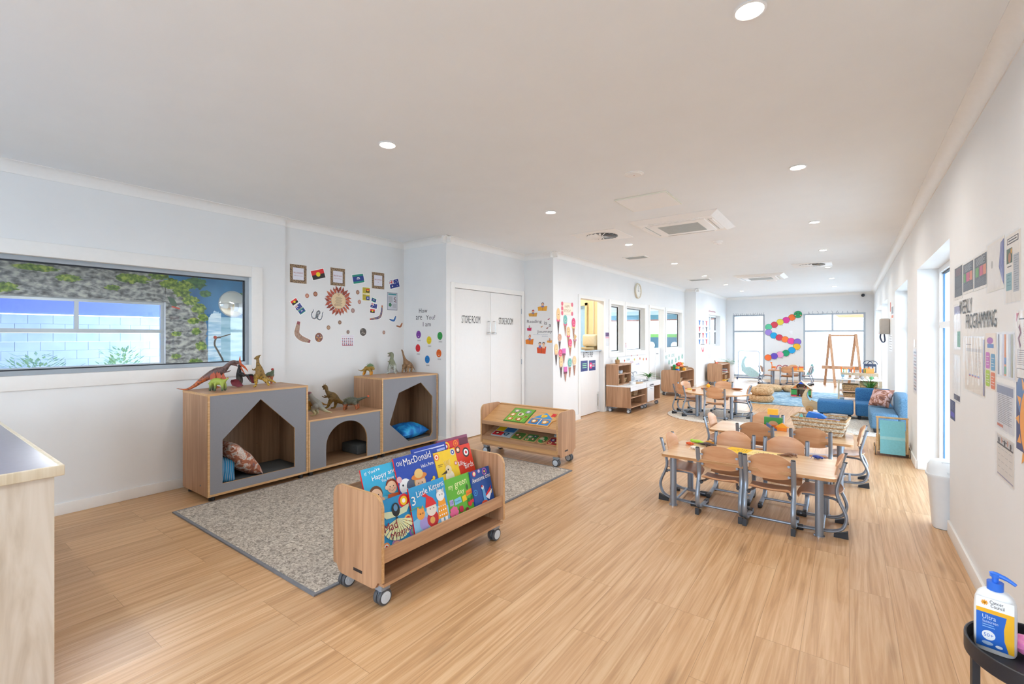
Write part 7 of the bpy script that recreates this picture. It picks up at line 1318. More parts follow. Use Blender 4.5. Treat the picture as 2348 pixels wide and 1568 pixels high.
brick('blue building brick at the lower front of the shelf top', -3.30, 11.22, zb, .06, .12, .045, '2458c0'); brick('yellow building brick stacked on the blue one', -3.30, 11.21, zb+.055, .06, .10, .04, 'f0a020'); brick('green building brick, tall one behind the yellow', -3.37, 11.26, zb, .06, .14, .09, '1f8f4a'); brick('green building brick on top of the tall green', -3.37, 11.22, zb+.10, .06, .09, .04, '1f8f4a'); brick('green building brick standing by the basket', -3.33, 11.37, zb, .06, .08, .10, '27964f'); brick('yellow building brick in front of the basket', -3.22, 11.50, zb, .06, .11, .06, 'f3ac22')
for i, (dx, dy, z, w, d, h, col, rz, l) in enumerate([(0, -.16, .06, .07, .16, .05, 'd8262c', .3, 'red building brick at the left in the basket'), (.02, .0, .065, .08, .18, .05, 'ee7a22', -.2, 'orange building brick in the middle of the basket'), (-.02, .14, .06, .07, .14, .05, 'f0a020', .5, 'amber building brick at the right in the basket'), (0, .0, .13, .08, .16, .05, 'f06a1a', .4, 'orange building brick heaped on top'), (.02, .12, .125, .06, .12, .04, 'f6b02a', .1, 'yellow building brick on top at the right'), (.0, .22, .12, .06, .09, .04, '1f8f4a', 0, 'green building brick at the top right'), (.0, -.1, .115, .06, .12, .04, 'c82a30', -.4, 'dark red building brick on top at the left')]): brick(l, -3.40+dx, 11.72+dy, zb+z, w, d, h, col, rz)
brick('small blue building brick right of the basket', -3.36, 12.02, zb, .05, .06, .06, '2a62c8')
bk('brown box-like basket on the middle shelf of the rounded unit', -3.38, 11.35, .322, .2, .25, .08); bk('woven basket on the lower shelf of the rounded unit', -3.38, 11.87, .122, .25, .38, .12)
# ---- far shelf contents
for i in range(5):
    mb = MB(c(['e8e6e2', 'c8ccd2', 'b8404a', 'e0d8cc', '8a8a92'][i])); mb.box((-.1, -.07, 0), (.1, .07, .022), bev=.002); solo('stacked_book', mb, ['white', 'pale grey', 'dark red', 'cream', 'mid grey'][i] + ' book in the stack on the far oak shelf', 'book', loc=(-3.05, 14.95, .327+.0235*i), rz=.05*i, group='stack of books on the far oak shelf')
bk('dark woven basket on the lower shelf of the far oak unit', -3.10, 14.92, .122, .22, .34, .13); mb = MB(c('f0b83a')); mb.box((-.1, -.17, 0), (.1, .17, .02)); solo('yellow_tray', mb, 'flat yellow tray on the bottom shelf front of the far oak unit', 'tray', loc=(-2.98, 14.50, .122))
for i in range(4):
    mb = MB(c(['cfd3d8', 'e8e8e6', 'a9adb3', 'dcd6cc'][i])); mb.cyl(.035, 0, .06, None, 14); solo('storage_tub', mb, ['silver', 'white', 'grey', 'cream'][i] + ' small round tub in the near column of the far oak unit', 'tub', loc=(-3.0, 14.3+.085*i if i < 2 else 14.3+.085*(i-2), .327 if i < 2 else .322+.065), group='small tubs on the far oak unit')
q = onX(1640, 834, -3.15); mb = MB(c('d8552f')); mb.ball(0, 0, .03, .05, .10, .03); mb.tube([(0, -.1, .03), (0, -.2, .11)], .012, c('b98a5a')); solo('carved_toy', mb, 'red-orange carved toy with a wooden stick on the far oak shelf', 'toy', loc=(-3.15, 14.5, .587))
potplant('palm_plant', 'leafy palm in a pot behind the far oak shelf', -3.0, 15.62, 0, 18, .50, (.14, .60), M_leaf, .85, .95, seed=3, arch=.45)
# ================================================================ MIDDLE OF THE ROOM
M_blue_rug = ramp_mat('blue_rug_pile', [(.35, '4f7fa8'), (.5, '8fb4cc'), (.62, 'c4d8e0'), (.72, '6f9cbc')], (1, 2.4, 1), 7, 8, .95, 1.2, bump=.3)
mb = MB(M_blue_rug); mb.box((-1.72, 10.84, .0005), (-.1, 13.8, .012), bev=.004); solo('blue_rug', mb, 'pale blue mottled rectangular rug in the middle of the far half', 'rug')
mb = MB(M_jute); mb.box((-.62, 8.2, .0005), (.40, 10.1, .010), bev=.003); solo('beige_rug', mb, 'beige woven rug under the blue sofa pieces', 'rug')
M_pouf = ramp_mat('water_hyacinth', [(.3, '8f6a44'), (.45, 'c29a6c'), (.6, 'dcc09a'), (.72, 'a98258')], (1, 1, 2), 26, 5, .9, 1.2, bump=.8)
def pouf(label, x, y, z, r=.245, h=.15):
    mb = MB(M_pouf); N = 56; prof = []
    for k in range(13): a = -PI/2 + PI*k/12; prof.append((r*(.72+.28*math.cos(a)), h/2 + h/2*math.sin(a)))
    prof = [(0, .001)] + prof + [(0, h*.93)]
    vs = []; 
    for j, (rr, zz) in enumerate(prof):
        for k in range(N): a = 2*PI*k/N; q = rr*(1 + .018*math.sin(k*2*PI/4+j)); vs.append((q*math.cos(a), q*math.sin(a), zz))
    mb.raw(vs, [(j*N+k, j*N+(k+1) % N, (j+1)*N+(k+1) % N, (j+1)*N+k) for j in range(len(prof)-1) for k in range(N)], None, True)
    solo('woven_pouf', mb, label, 'pouf', loc=(x, y, z), group='round woven floor poufs')
pouf('round woven pouf, bottom one of the stack on the blue rug edge', -1.53, 11.12, .0125); pouf('round woven pouf, top one of the stack on the blue rug edge', -1.53, 11.12, .166); pouf('round woven pouf behind the stack, left one', -1.66, 13.45, .0125, .30, .15); pouf('round woven pouf behind the stack, next to the doll house', -1.12, 13.55, .0125, .26, .15)
# doll house
t = thing('doll_house', 'open wooden doll house with coloured window panels on the blue rug', 'doll house', (-.895, 12.42, .0125)); M_dh = wood('doll_house_wood', 'd9bb94', 'c4a276', 2)
w, hh, ap, D = .205, .19, .375, .22; mb = MB(M_dh)
for x in (-w, w-.012): mb.box((x, 0, 0), (x+.012, D, hh))
for z in (0, hh-.006): mb.box((-w, 0, z), (w, D, z+.012))
mb.build('frame', t); mb = MB(M_dh)
for s in (-1, 1): a = Vector((s*(w+.02), 0, hh-.02)); b = Vector((0, 0, ap)); d = (b-a).normalized(); n_ = Vector((-d.z*s, 0, d.x*s))*.014; mb.raw([a, b, b+n_, a+n_, a+Vector((0, D, 0)), b+Vector((0, D, 0)), b+n_+Vector((0, D, 0)), a+n_+Vector((0, D, 0))], [(0, 1, 2, 3), (7, 6, 5, 4), (0, 4, 5, 1), (1, 5, 6, 2), (2, 6, 7, 3), (3, 7, 4, 0)])
mb.build('roof', t)
for nm, pts, col in [('panel_blue', [(-.065, .30), (.065, .30), (0, .352)], '2458c8'), ('panel_orange', [(-w+.01, hh+.012), (-.09, hh+.012), (-.09, .275)], 'ee7a2a'), ('panel_orange', [(w-.01, hh+.012), (.12, hh+.012), (.12, .262)], 'ee7a2a'), ('panel_green', [(-w+.014, .055), (-.085, .055), (-.085, .165), (-w+.014, .165)], '3f9a48'), ('panel_pink', [(-w+.014, .012), (-.085, .012), (-.085, .045), (-w+.014, .045)], 'd8405a'), ('panel_green', [(.14, .055), (w-.014, .055), (w-.014, .165), (.14, .165)], '3f9a48')]:
    mb = MB(c(col, .4)); mb.prism(pts, .006, None, frame((0, .01, 0), (1, 0, 0), (0, 0, 1), (0, -1, 0))); mb.build(nm, t)
mb = MB(M_in); mb.box((-w+.012, D-.006, .01), (w-.012, D, hh)); mb.box((-.08, .004, .01), (-.072, D, hh)); mb.raw([(-w+.02, D-.004, hh+.01), (w-.02, D-.004, hh+.01), (0, D-.004, ap-.03)], [(0, 1, 2)]); mb.build('inner_wall', t)
for x, z, col, l in [(-.03, .013, '3f6ac0', 'blue-clothed doll on the ground floor of the doll house'), (.03, .013, 'e8c040', 'yellow-clothed doll on the ground floor of the doll house'), (.06, hh+.007, 'c8506a', 'pink-clothed doll upstairs in the doll house'), (-.06, hh+.007, '3a3a3a', 'dark toy chair upstairs in the doll house')]:
    mb = MB(c(col)); mb.cyl(.013, 0, .035, None, 10, r2=.009); mb.ball(0, 0, .045, .011, m=c('e8b890')); solo('small_doll', mb, l, 'doll', loc=(-.895+x, 12.50, .0125+z), group='dolls in the doll house')
# crescent-sided toy pram with a pale blue hood cloth
t = thing('toy_pram', 'pale wooden crescent-shaped toy pram with a light blue cloth, left of the blue bench', 'toy pram', (-.47, 10.30, 0)); M_pr = wood('pram_wood', 'dccaa8', 'cbb48c', 0)
out = [(-.20, .40), (-.24, .30), (-.25, .20), (-.22, .10), (-.10, .055), (.16, .055), (.18, .12), (.18, .17), (.02, .17), (-.10, .20), (-.165, .27), (-.175, .34), (-.15, .41)]
out = [(p.x, p.y) for p in smooth_path([(a, b, 0) for a, b in out + out[:1]], 4)[:-1]][::-1]
for y in (-.12, .108): mb = MB(M_pr); mb.prism(out, .012, None, frame((0, y+.012, 0), (1, 0, 0), (0, 0, 1), (0, -1, 0))); mb.build('side_panel', t)
mb = MB(c('8cc8e4', .8)); P = [(-.14, .41), (-.17, .35), (-.165, .28), (-.12, .20)]; mb.raw([(x, y, z) for y in (-.108, .108) for x, z in P] + [(x+.004, y, z) for y in (-.108, .108) for x, z in P], [(i, i+1, 5+i, 4+i) for i in range(3)] + [(8+i, 12+i, 13+i, 9+i) for i in range(3)]); mb.build('hood_cloth', t)
mb = MB(M_pr); mb.box((-.2, -.108, .06), (.16, .108, .07)); mb.cyl(.010, -.13, .13, None, 10, T(.17, 0, .16, PI/2)); mb.build('floor_board', t)
for x in (-.13, .12):
    for y in (-.135, .135): mb = MB(wood('wheel_wood', 'd9b884', 'c39c64', 0)); mb.cyl(.062, -.008, .008, None, 28, T(x, y, .0625, PI/2)); mb.cyl(.008, -.012, .012, c('6a4a2a'), 10, T(x, y, .0625, PI/2)); mb.build('wheel', t)
# ---- blue sofa pieces
M_sofa = ramp_mat('blue_felt_upholstery', [(.35, '2a5f92'), (.65, '3f7cae')], (1, 1, 1), 90, 4, .9, bump=.2); M_sofa2 = ramp_mat('slate_blue_upholstery', [(.35, '4a7290'), (.65, '6a92b2')], (1, 1, 1), 90, 4, .9, bump=.2)
def feet(t, pts, h=.07):
    for (x, y) in pts: mb = MB(c('1c2430', .4)); mb.cyl(.016, 0, h, None, 14, T(x, y, 0), .026); mb.build('foot', t)
t = thing('padded_bench', 'low blue upholstered bench without a back, beside the toy pram', 'bench', (-.20, 9.83, .010)); mb = MB(M_sofa); mb.box((-.255, -.20, .07), (.255, .20, .285), bev=.035); mb.build('seat', t); feet(t, [(-.2, -.14), (.2, -.14), (-.2, .14), (.2, .14)])
t = thing('corner_sofa', 'blue sofa piece with its back towards the far end of the room', 'sofa', (.345, 9.95, .0)); mb = MB(M_sofa); mb.box((-.265, -.29, .07), (.22, .18, .285), bev=.03); mb.build('seat', t); mb = MB(M_sofa); mb.box((-.265, .16, .07), (.22, .30, .50), bev=.035); mb.build('backrest', t); feet(t, [(-.21, -.23), (.17, -.23), (-.21, .24), (.17, .24)])
t = thing('wall_sofa', 'slate blue sofa piece set against the window recess by the right wall', 'sofa', (.50, 8.98, .0)); mb = MB(M_sofa2); mb.box((-.26, -.50, .07), (.06, .50, .295), bev=.03); mb.build('seat', t); mb = MB(M_sofa2); mb.box((.055, -.50, .07), (.225, .50, .53), bev=.04); mb.build('backrest', t); feet(t, [(-.2, -.44), (.17, -.44), (-.2, .44), (.17, .44)])
cushion('cushion', 'rust and pink patterned cushion on the corner of the blue sofa', T(.40, 9.28, .44, math.radians(62), 0, math.radians(-35)), .30, .30, .15, M_pink, seed=6)
# ---- doll walker by the right wall
t = thing('doll_walker', 'wooden push walker with a light blue cloth panel by the right wall', 'push toy', (.405, 7.02, 0)); M_wk = wood('walker_wood', 'dcb98c', 'c59c68', 2)
for s in (-1, 1): mb = MB(M_wk); mb.tube([(s*.135, -.02, .07), (s*.135, .02, .30), (s*.135, .05, .44)], .011, None, 10); mb.build('upright', t)
mb = MB(M_wk); mb.cyl(.011, -.15, .15, None, 12, T(0, .05, .44, 0, PI/2)); mb.build('handle', t)
mb = MB(mat('light_blue_cloth', '7fc4cf', .85, noise=.05, nscale=60)); P = [(-.0, .415), (-.012, .30), (-.03, .20), (-.045, .10), (-.05, .03)]; mb.raw([(x, y, z) for x in (-.115, .115) for y, z in P] + [(x, y+.004, z) for x in (-.115, .115) for y, z in P], [(i, i+1, 6+i, 5+i) for i in range(4)] + [(10+i, 15+i, 16+i, 11+i) for i in range(4)], None, True); mb.box((-.115, -.033, .195), (.115, -.024, .23), mat('light_blue_seam', '9fd6dc', .85)); mb.build('cloth_panel', t)
mb = MB(M_wk); mb.box((-.135, -.03, .045), (.135, .28, .06)); mb.box((-.14, .27, .045), (.14, .285, .20)); mb.box((-.145, -.03, .045), (-.132, .28, .16)); mb.box((.132, -.03, .045), (.145, .28, .16)); mb.build('cart_box', t)
for s in (-1, 1):
    for y in (.0, .24): mb = MB(mat('walker_wheel', 'c8a878', .5)); mb.cyl(.048, -.008, .008, None, 24, T(s*.157, y, .049, 0, PI/2)); mb.tube([(s*.157, y+.048*math.cos(a), .049+.048*math.sin(a)) for a in [2*PI*i/20 for i in range(20)]], .0035, M_tyre, 6, closed=True); mb.build('wheel', t)
mb = MB(c('e0502f')); mb.box((-.03, -.03, 0), (.03, .03, .09), bev=.006); solo('red_toy', mb, 'orange-red toy inside the push walker', 'toy', loc=(.49, 7.14, .061))
# ---- console with shells, baskets, plant
t = thing('display_console', 'white-topped wooden console with shelves and baskets behind the sofa', 'shelf', (0, 0, 0)); M_cs = wood('console_wood', 'c4b49c', 'a8977c', 2)
cx0, cx1, cy0, cy1 = -.21, .55, 12.45, 12.90
for x in (cx0, cx1-.03):
    for y in (cy0, cy1-.03): mb = MB(M_cs); mb.box((x, y, 0), (x+.03, y+.03, .45)); mb.build('leg', t)
mb = MB(M_white); mb.box((cx0-.01, cy0-.01, .45), (cx1+.01, cy1+.01, .47), bev=.003); mb.build('top', t)
for z in (.07, .20): mb = MB(M_oak_x); mb.box((cx0+.03, cy0+.005, z), (cx1-.03, cy1-.005, z+.014)); mb.build('shelf', t)
bk('dark woven basket on the middle shelf of the white-topped console', .02, 12.64, .215, .26, .26, .13); bk('large brown woven basket at the right on the console shelf', .33, 12.66, .215, .26, .30, .19); bk('low dark basket on the bottom shelf of the console', .05, 12.64, .085, .3, .26, .07)
for x, l, col, k_ in [(-.12, 'small round standing mirror on the console', '7fa0b0', 'm'), (.0, 'flat grey shell on the console', 'b8aca0', 's'), (.12, 'pale bark piece on the console', 'a89078', 's'), (.22, 'large grey stone on the console', '9c9a98', 'b'), (.30, 'cream shell heap left on the console', 'e0cdb8', 'b'), (.38, 'green glass ball among the shells on the console', '5fa06a', 'b'), (.45, 'cream coral piece right on the console', 'e8dccc', 'b')]:
    mb = MB(c(col, .5))
    if k_ == 'm': mb.cyl(.03, 0, .01); mb.cyl(.006, 0, .03); mb.lathe([(.0, -.004), (.03, -.004), (.034, 0), (.03, .004), (0, .004)], None, 20, T(0, 0, .06, PI/2))
    elif k_ == 's': mb.ball(0, 0, .014, .05, .04, .014)
    else: mb.ball(0, 0, .036, .038, .036, .036)
    solo('console_object', mb, l, 'ornament', loc=(x, 12.58, .4705), group='natural objects on the console')
potplant('spiky_plant', 'green bushy long-leaved plant in a basket pot just behind the blue sofa', .31, 10.85, 0, 90, .42, (.15, .40), None, .72, 1.5, .018, 9, M_sea2, arch=.7)
# ---- second table with toys, further back
t = thing('toy_table', 'pale low table with wooden toys in front of the easel', 'table', (.20, 14.35, 0)); mb = MB(M_cs); mb.box((-.38, -.22, .44), (.36, .22, .50)); mb.build('tabletop', t)
for x in (-.36, .33):
    for y in (-.2, .17): mb = MB(M_cs); mb.box((x, y, 0), (x+.03, y+.03, .44)); mb.build('leg', t)
def rack(label, x, y, cols, w=.26):
    mb = MB(c('ee8436', .4))
    for s in (-1, 1): mb.box((s*w/2-.014, -.03, 0), (s*w/2+.014, .03, .14))
    mb.box((-w/2, -.008, .095), (w/2, .008, .11))
    for i, cl in enumerate(cols): mb.cyl(.011, 0, .09, c(cl), 12, T(-w/2+.05+(w-.1)*i/(len(cols)-1), 0, 0))
    solo('wooden_rack_toy', mb, label, 'toy', loc=(x, y, .5008))
rack('orange wooden rack toy with coloured pegs, left one', -.04, 14.3, ['4fb06a', 'e8d040', '2f7ac0', 'd05a3a']); rack('orange wooden rack toy with coloured pegs, right one', .30, 14.35, ['2f4a9a', 'e8c040', '4fa05a', 'c84a3a'], .17)
mb = MB(c('f0a050', .45)); mb.prism([(-.08, 0), (.08, 0), (.08, .11), (.05, .13), (.03, .10), (0, .12), (-.03, .10), (-.06, .13), (-.08, .12)], .03, None, frame((0, 0, 0), (1, 0, 0), (0, 0, 1), (0, -1, 0))); solo('wooden_castle', mb, 'light orange cut-out castle panel on the toy table', 'toy', loc=(.40, 14.24, .5008))
# ---- wooden A-frame stand
t = thing('wooden_stand', 'tall wooden A-frame stand in front of the right back window', 'stand', (0, 0, 0)); M_st = wood('stand_wood', 'c39a7a', 'a87c5a', 2)
def beam(mb, a, b, w=.065):
    a, b = Vector(a), Vector(b); d = b-a; n_ = d.normalized(); s = n_.cross(Vector((1, 0, 0))).normalized() if abs(n_.x) < .9 else Vector((0, 1, 0)); mb.box((-w/2, -w/2, 0), (w/2, w/2, d.length), None, frame(a, Vector((1, 0, 0)) if abs(n_.x) < .9 else s, n_.cross(Vector((1, 0, 0))) if abs(n_.x) < .9 else n_.cross(s), n_))
for ax, f1, f2 in [(-.455, (-.585, 16.30, 0), (-.32, 15.66, 0)), (.14, (-.02, 16.32, 0), (.28, 15.68, 0))]:
    for f in (f1, f2): mb = MB(M_st); beam(mb, f, (ax, 15.97, 1.46)); mb.build('leg', t)
mb = MB(M_st); beam(mb, (-.455, 15.97, 1.42), (.14, 15.97, 1.42), .04); mb.build('top_bar', t); mb = MB(M_st); mb.box((-.64, 15.80, .48), (.26, 15.99, .57)); mb.build('cross_board', t); mb = MB(M_alu); mb.tube([(-.52, 16.0, .78), (-.32, 15.85, .76)], .006); mb.build('brace_rod', t)
# ---- peacock screen
t = thing('mobile_screen', 'clear mobile screen on wheels with a pale blue peacock print, before the left back window', 'screen', (0, 0, 0)); mb = MB(mat('screen_frame_blue', '8c96b4', .4, .4)); pts = [(-2.95, .05), (-2.95, .85)] + [(-2.87+.08*math.cos(a), .85+.08*math.sin(a)) for a in [PI-PI/2*i/5 for i in range(1, 6)]] + [(-2.41+.08*math.cos(a), .85+.08*math.sin(a)) for a in [PI/2-PI/2*i/5 for i in range(6)]] + [(-2.33, .05)]
mb.tube([(x, 16.62, z) for x, z in pts], .011, None, 8); mb.tube([(-3.0, 16.62, .06), (-2.28, 16.62, .06)], .013, mat('screen_foot_blue', '3f5a8a', .4), 8); mb.build('frame', t)
for x in (-2.97, -2.31): mb = MB(c('3a4a6a', .4)); mb.cyl(.025, -.012, .012, None, 16, T(x, 16.62, .025, PI/2)); mb.build('wheel', t)
mb = MB(glassy('clear_acrylic', (.97, .99, 1), .05, .10)); mb.box((-2.94, 16.618, .07), (-2.34, 16.622, .92)); mb.build('clear_panel', t)
def peacock(M, s, m):
    mb = MB(m); P = smooth_path([(-.12, .12, 0), (-.15, .28, 0), (-.16, .40, 0), (-.13, .50, 0), (-.09, .56, 0)], 4); mb.line(P, [.15, .15, .14, .13, .12, .11, .10, .09, .085, .08, .075, .07, .065, .06, .055, .05, .045][:len(P)], m, 0); mb.disc(-.09, .57, .035, m, .0003); mb.flat([(-.06, .58), (-.02, .56), (-.06, .555)], m, .0003)
    mb.flat([(p.x, p.y) for p in smooth_path([(-.18, .12, 0), (-.05, .0, 0), (.12, -.06, 0), (.28, -.02, 0), (.30, .06, 0), (.20, .16, 0), (.05, .26, 0), (-.10, .24, 0)], 4)], m, .0002)
    for i in range(3): mb.line([(-.09, .60), (-.12+.035*i, .66)], .004, m, .0002); mb.disc(-.12+.035*i, .665, .008, m, .0003, 8)
    return mb
m_pc = mat('peacock_blue_print', 'bfe4ea', .6, noise=.12, nscale=30); o = peacock(None, 1, m_pc).build('peacock_print', t, 'pale blue peacock print'); o.location = (-2.64, 16.614, .15); o.rotation_euler = (PI/2, 0, 0); o.scale = (1, 1, 1)
mb = MB(mat('bird_print_teal', '8fc6cc', .6, noise=.1)); mb.flat([(p.x, p.y) for p in smooth_path([(-.15, -.2, 0), (-.05, 0, 0), (0, .1, 0), (.07, .12, 0), (.10, .02, 0), (.04, -.1, 0), (-.06, -.16, 0)], 4)]); mb.flat([(.0, .1), (.02, .2), (.05, .23), (.08, .2), (.09, .1)], None, .0003); mb.line([(.05, .22), (.04, .27)], .01, None, .0003)
o = solo('bird_sticker', mb, 'teal bird sticker low on the right back window glass', 'window sticker', frame((-.99, YK+.045, .32), (1, 0, 0), (0, 0, 1), (0, -1, 0)))
# ---- dark toy basket with arched handles and plants in the right back corner
t = thing('arched_basket', 'dark blue-black crate with two arched handles in the right back corner', 'crate', (.44, 15.6, 0)); mb = MB(c('2c3850', .5)); mb.box((-.13, -.12, .42), (.13, .12, .45)); mb.box((-.13, -.12, .60), (.13, -.10, .66)); mb.box((-.13, .10, .60), (.13, .12, .66))
for x in (-.13, -.045, .045, .115): mb.box((x, -.12, .45), (x+.015, -.105, .60)); mb.box((x, .105, .45), (x+.015, .12, .60))
mb.build('crate_body', t)
for x in (-.05, .05): mb = MB(c('2c3850', .5)); mb.tube([(x+.1*math.cos(a), -.11, .66+.09*math.sin(a)) for a in [PI*i/12 for i in range(13)]], .010); mb.build('arched_handle', t)
mb = MB(M_cs); mb.box((-.17, -.16, 0), (.14, .16, .42)); mb.build('stand_box', t)
potplant('palm_plant', 'small teal-green palm in a pot in the right back corner', .22, 16.6, 0, 13, .42, (.12, .45), mat('palm_teal', '4f9a86', .5), .8, 1.25, seed=8, arch=.55)
# ---- caterpillar of paper discs on the back wall
cols = [('orange', 'ff7a35', 1222, 218), ('magenta', 'e0409a', 1118, 265), ('yellow', 'ecd84a', 1010, 300), ('red', 'dc4456', 905, 350), ('mint green', '5fc89a', 802, 390), ('lavender', 'a38ad8', 802, 486), ('sky blue', '1aa8e0', 895, 542), ('crimson', 'd8405a', 995, 578), ('deep orange', 'ff7f3a', 1100, 612), ('hot pink', 'f0459e', 1208, 643), ('violet', '8a6ad0', 1323, 655), ('golden yellow', 'f8c02c', 1310, 742), ('bright blue', '12a4e2', 1220, 806), ('green', '0fa070', 1115, 858), ('pale pink', 'f0a0cc', 1010, 885), ('purple', '6a50c4', 905, 912), ('coral orange', 'ff7636', 795, 937)]
pos = ['next to the head', 'second after the head', 'third after the head', 'fourth after the head', 'at the upper left bend', 'just below the mint one', 'on the middle row, first', 'on the middle row, second', 'on the middle row, third', 'on the middle row, fourth', 'at the right bend', 'just below the violet one', 'on the bottom row from the bend', 'on the bottom row, middle', 'on the bottom row, left of the green', 'second from the tail end', 'at the tail end']
def seg(col):
    def f(mb, w, h):
        mb.disc(0, 0, w*.5, c('3a3038'), .0003, 26); mb.disc(0, 0, w*.475, c(col), .0007, 26)
        for s in (.1, .3): mb.line([(w*s, -w*.46), (w*(s+.05), -w*.60)], w*.03, BK_, .0009)
    return f
for i, ((n_, cl, zx, zy), ps_) in enumerate(zip(cols, pos)):
    u, v = 1660+zx/7.841, 700+zy/7.841; decal(WK, 'caterpillar_disc', '%s paper disc of the wall caterpillar, %s' % (n_, ps_), 'paper disc', u-7.4, v-7, u+7.4, v+7, seg(cl), 'caterpillar body discs', size=(.205, .205), extra=.0015*i)
def chead(mb, w, h):
    mb.disc(0, 0, w*.5, c('3a3038'), .0003, 26); mb.disc(0, 0, w*.475, c('1f9f62'), .0007, 26)
    for s in (-1, 1): mb.disc(s*w*.16, w*.16, w*.07, BK_, .001); mb.disc(s*w*.14, w*.18, w*.02, WH, .0013, 8); mb.disc(s*w*.33, -w*.14, w*.09, c('f08a7a'), .001)
    mb.line(arc(0, -w*.05, w*.15, PI*1.15, PI*1.85, 8), w*.025, BK_, .001)
decal(WK, 'smiling_disc', 'green smiling head disc of the wall caterpillar', 'paper disc', 1822, 714, 1838, 728, chead, size=(.225, .225), extra=.03)
# loose stroke lettering above the back windows (unreadable in the photograph)
def strokes(label, u0, u1, v, n, seed):
    random.seed(seed); a, b = WK.pt(u0, v), WK.pt(u1, v); mb = MB(c('7a8090')); 
    for i in range(n):
        x = (b.x-a.x)*(i+.5)/n; h = random.uniform(.05, .11); p = [(x-.02+random.uniform(0, .04), -h/2), (x+random.uniform(-.02, .02), 0), (x-.02+random.uniform(0, .04), h/2)]; mb.line(p, .009, None, .0005)
        if i % 3 == 0: mb.line(arc(x+.01, -.015, .022, -1.8, 1.8, 6), .008, None, .0005)
    o = mb.build('script_lettering'); o.matrix_world = WK.M(a.x, (a.y+b.y)/2); tag(o, label, 'lettering')
strokes('thin grey handwritten strokes above the left back window', 1681, 1753, 721, 15, 2); strokes('thin grey spaced handwritten strokes above the right back window', 1848, 1972, 716, 11, 5)
mb = MB(M_white); mb.box((-.045, -.008, -.06), (.045, 0, .06), bev=.003); q = onY(1813, 763, YK); solo('wall_switch', mb, 'small white switch plate on the back wall beside the caterpillar', 'switch', loc=(q.x, YK, q.z))
# hand print art on wall_E and papers
def handart(mb, w, h):
    random.seed(11)
    for r in range(4):
        for q_ in range(3):
            x, y = w*(-.33+.33*q_), h*(.38-.25*r); mb.rect(x-w*.15, y-h*.11, x+w*.15, y+h*.11, c('f2f2f4'), .0005); cl = c(['3f7ac8', '8a9ac0', 'd8505a', 'c8c8d0', '3f3f4a', 'e04a4a'][(q_+r*2) % 6]); mb.disc(x, y-h*.02, w*.06, cl, .0009, 9)
            for k in range(4): mb.line([(x, y), (x + w*(-.09+.06*k), y+h*.085)], w*.03, cl, .001)
decal(WE, 'handprint_display', 'white sheet display of blue and red handprints on the wall by the far oak shelf', 'poster', 1600, 733, 1624, 790, handart, card=c('e8eaf0'))
decal(WE, 'handprint_sheet', 'single sheet with one red print hanging under the handprint display', 'poster', 1607, 787, 1616, 806, lambda mb, w, h: mb.line(arc(0, 0, w*.25, PI, PI*2, 8), w*.14, c('e04a50'), .0006), card=c('eeeef2'))
decal(WE, 'pattern_sheet', 'pale dotted paper strip under the far left window', 'poster', 1622, 794, 1630, 826, lambda mb, w, h: [mb.disc(w*(-.25+.25*(i % 3)), h*(.4-.08*(i//3)), w*.05, c('b09ab0'), .0006, 7) for i in range(30)], card=c('e9ecf2'))
decal(WE, 'small_lettering', 'faint broken red line of tiny letters above the far left window', 'lettering', 1625, 711, 1641, 717, lambda mb, w, h: [mb.rect(w*(-.5+.09*i), -h*.3, w*(-.44+.09*i), h*(.1+.2*(i % 2)), c('b06a7a'), .0005) for i in range(11)])
# ================================================================ RIGHT WALL
M_slv = glassy('plastic_sleeve', (.97, .98, .99), .015, .02)
def rposter(label, u0, v0, u1, v1, fn, card='e9e4dc', name='notice', sleeve=True, group=None, cat='poster', rot=0):
    o = decal(WRR, name, label, cat, u0, v0, u1, v1, fn, group, rot, c(card))
    if sleeve:
        um = (u0+u1)/2; w = abs(WRR.pt(u1, v0).x - WRR.pt(u0, v0).x)*1.06; h = abs(WRR.pt(um, v0).y - WRR.pt(um, v1).y)*1.05; mb = MB(M_slv); n = 14
        vs = [( -w/2 + w*i/n, y, .004 + .0025*math.sin(i*1.7+j)) for j, y in enumerate((-h/2, -h/6, h/6, h/2)) for i in range(n+1)]
        mb.raw(vs, [(j*(n+1)+i, j*(n+1)+i+1, (j+1)*(n+1)+i+1, (j+1)*(n+1)+i) for j in range(3) for i in range(n)], None, True); s = mb.build('plastic_sleeve', o)
    return o
def lines(mb, w, h, n, x0=-.4, x1=.4, y0=.4, y1=-.4, col='9a948c', z=.0006, t=.25):
    for i in range(n): y = y0 + (y1-y0)*i/max(1, n-1); mb.rect(w*x0, h*y, w*(x1-(.12 if i % 3 == 1 else 0)), h*y + h*abs(y1-y0)/n*t, c(col), z)
def menu(stripes, head):
    def f(mb, w, h):
        mb.rect(-w*.48, -h*.42, w*.48, h*.47, c('565c66'), .0004); lines(mb, w, h, 6, -.35, .35, .40, .22, head, .0006); lines(mb, w, h, 8, -.4, .4, -.2, -.4, '8a9098', .0006)
        for x0, x1, cl in stripes: mb.rect(w*x0, -h*.12, w*x1, h*.16, c(cl), .0008)
    return f
rposter('grey menu sheet, leftmost of the row of sheets high on the right wall', 2189, 610, 2207, 686, menu([(-.4, .4, '5c626c')], 'b05a60'), group='sheets in the top row')
rposter('grey menu sheet with green, pink and orange blocks, second in the top row', 2208.5, 600, 2232, 672, menu([(-.42, -.22, '5f9a58'), (-.15, .15, 'c85a7a'), (.18, .42, 'd8866a')], 'c8ccd2'), group='sheets in the top row')
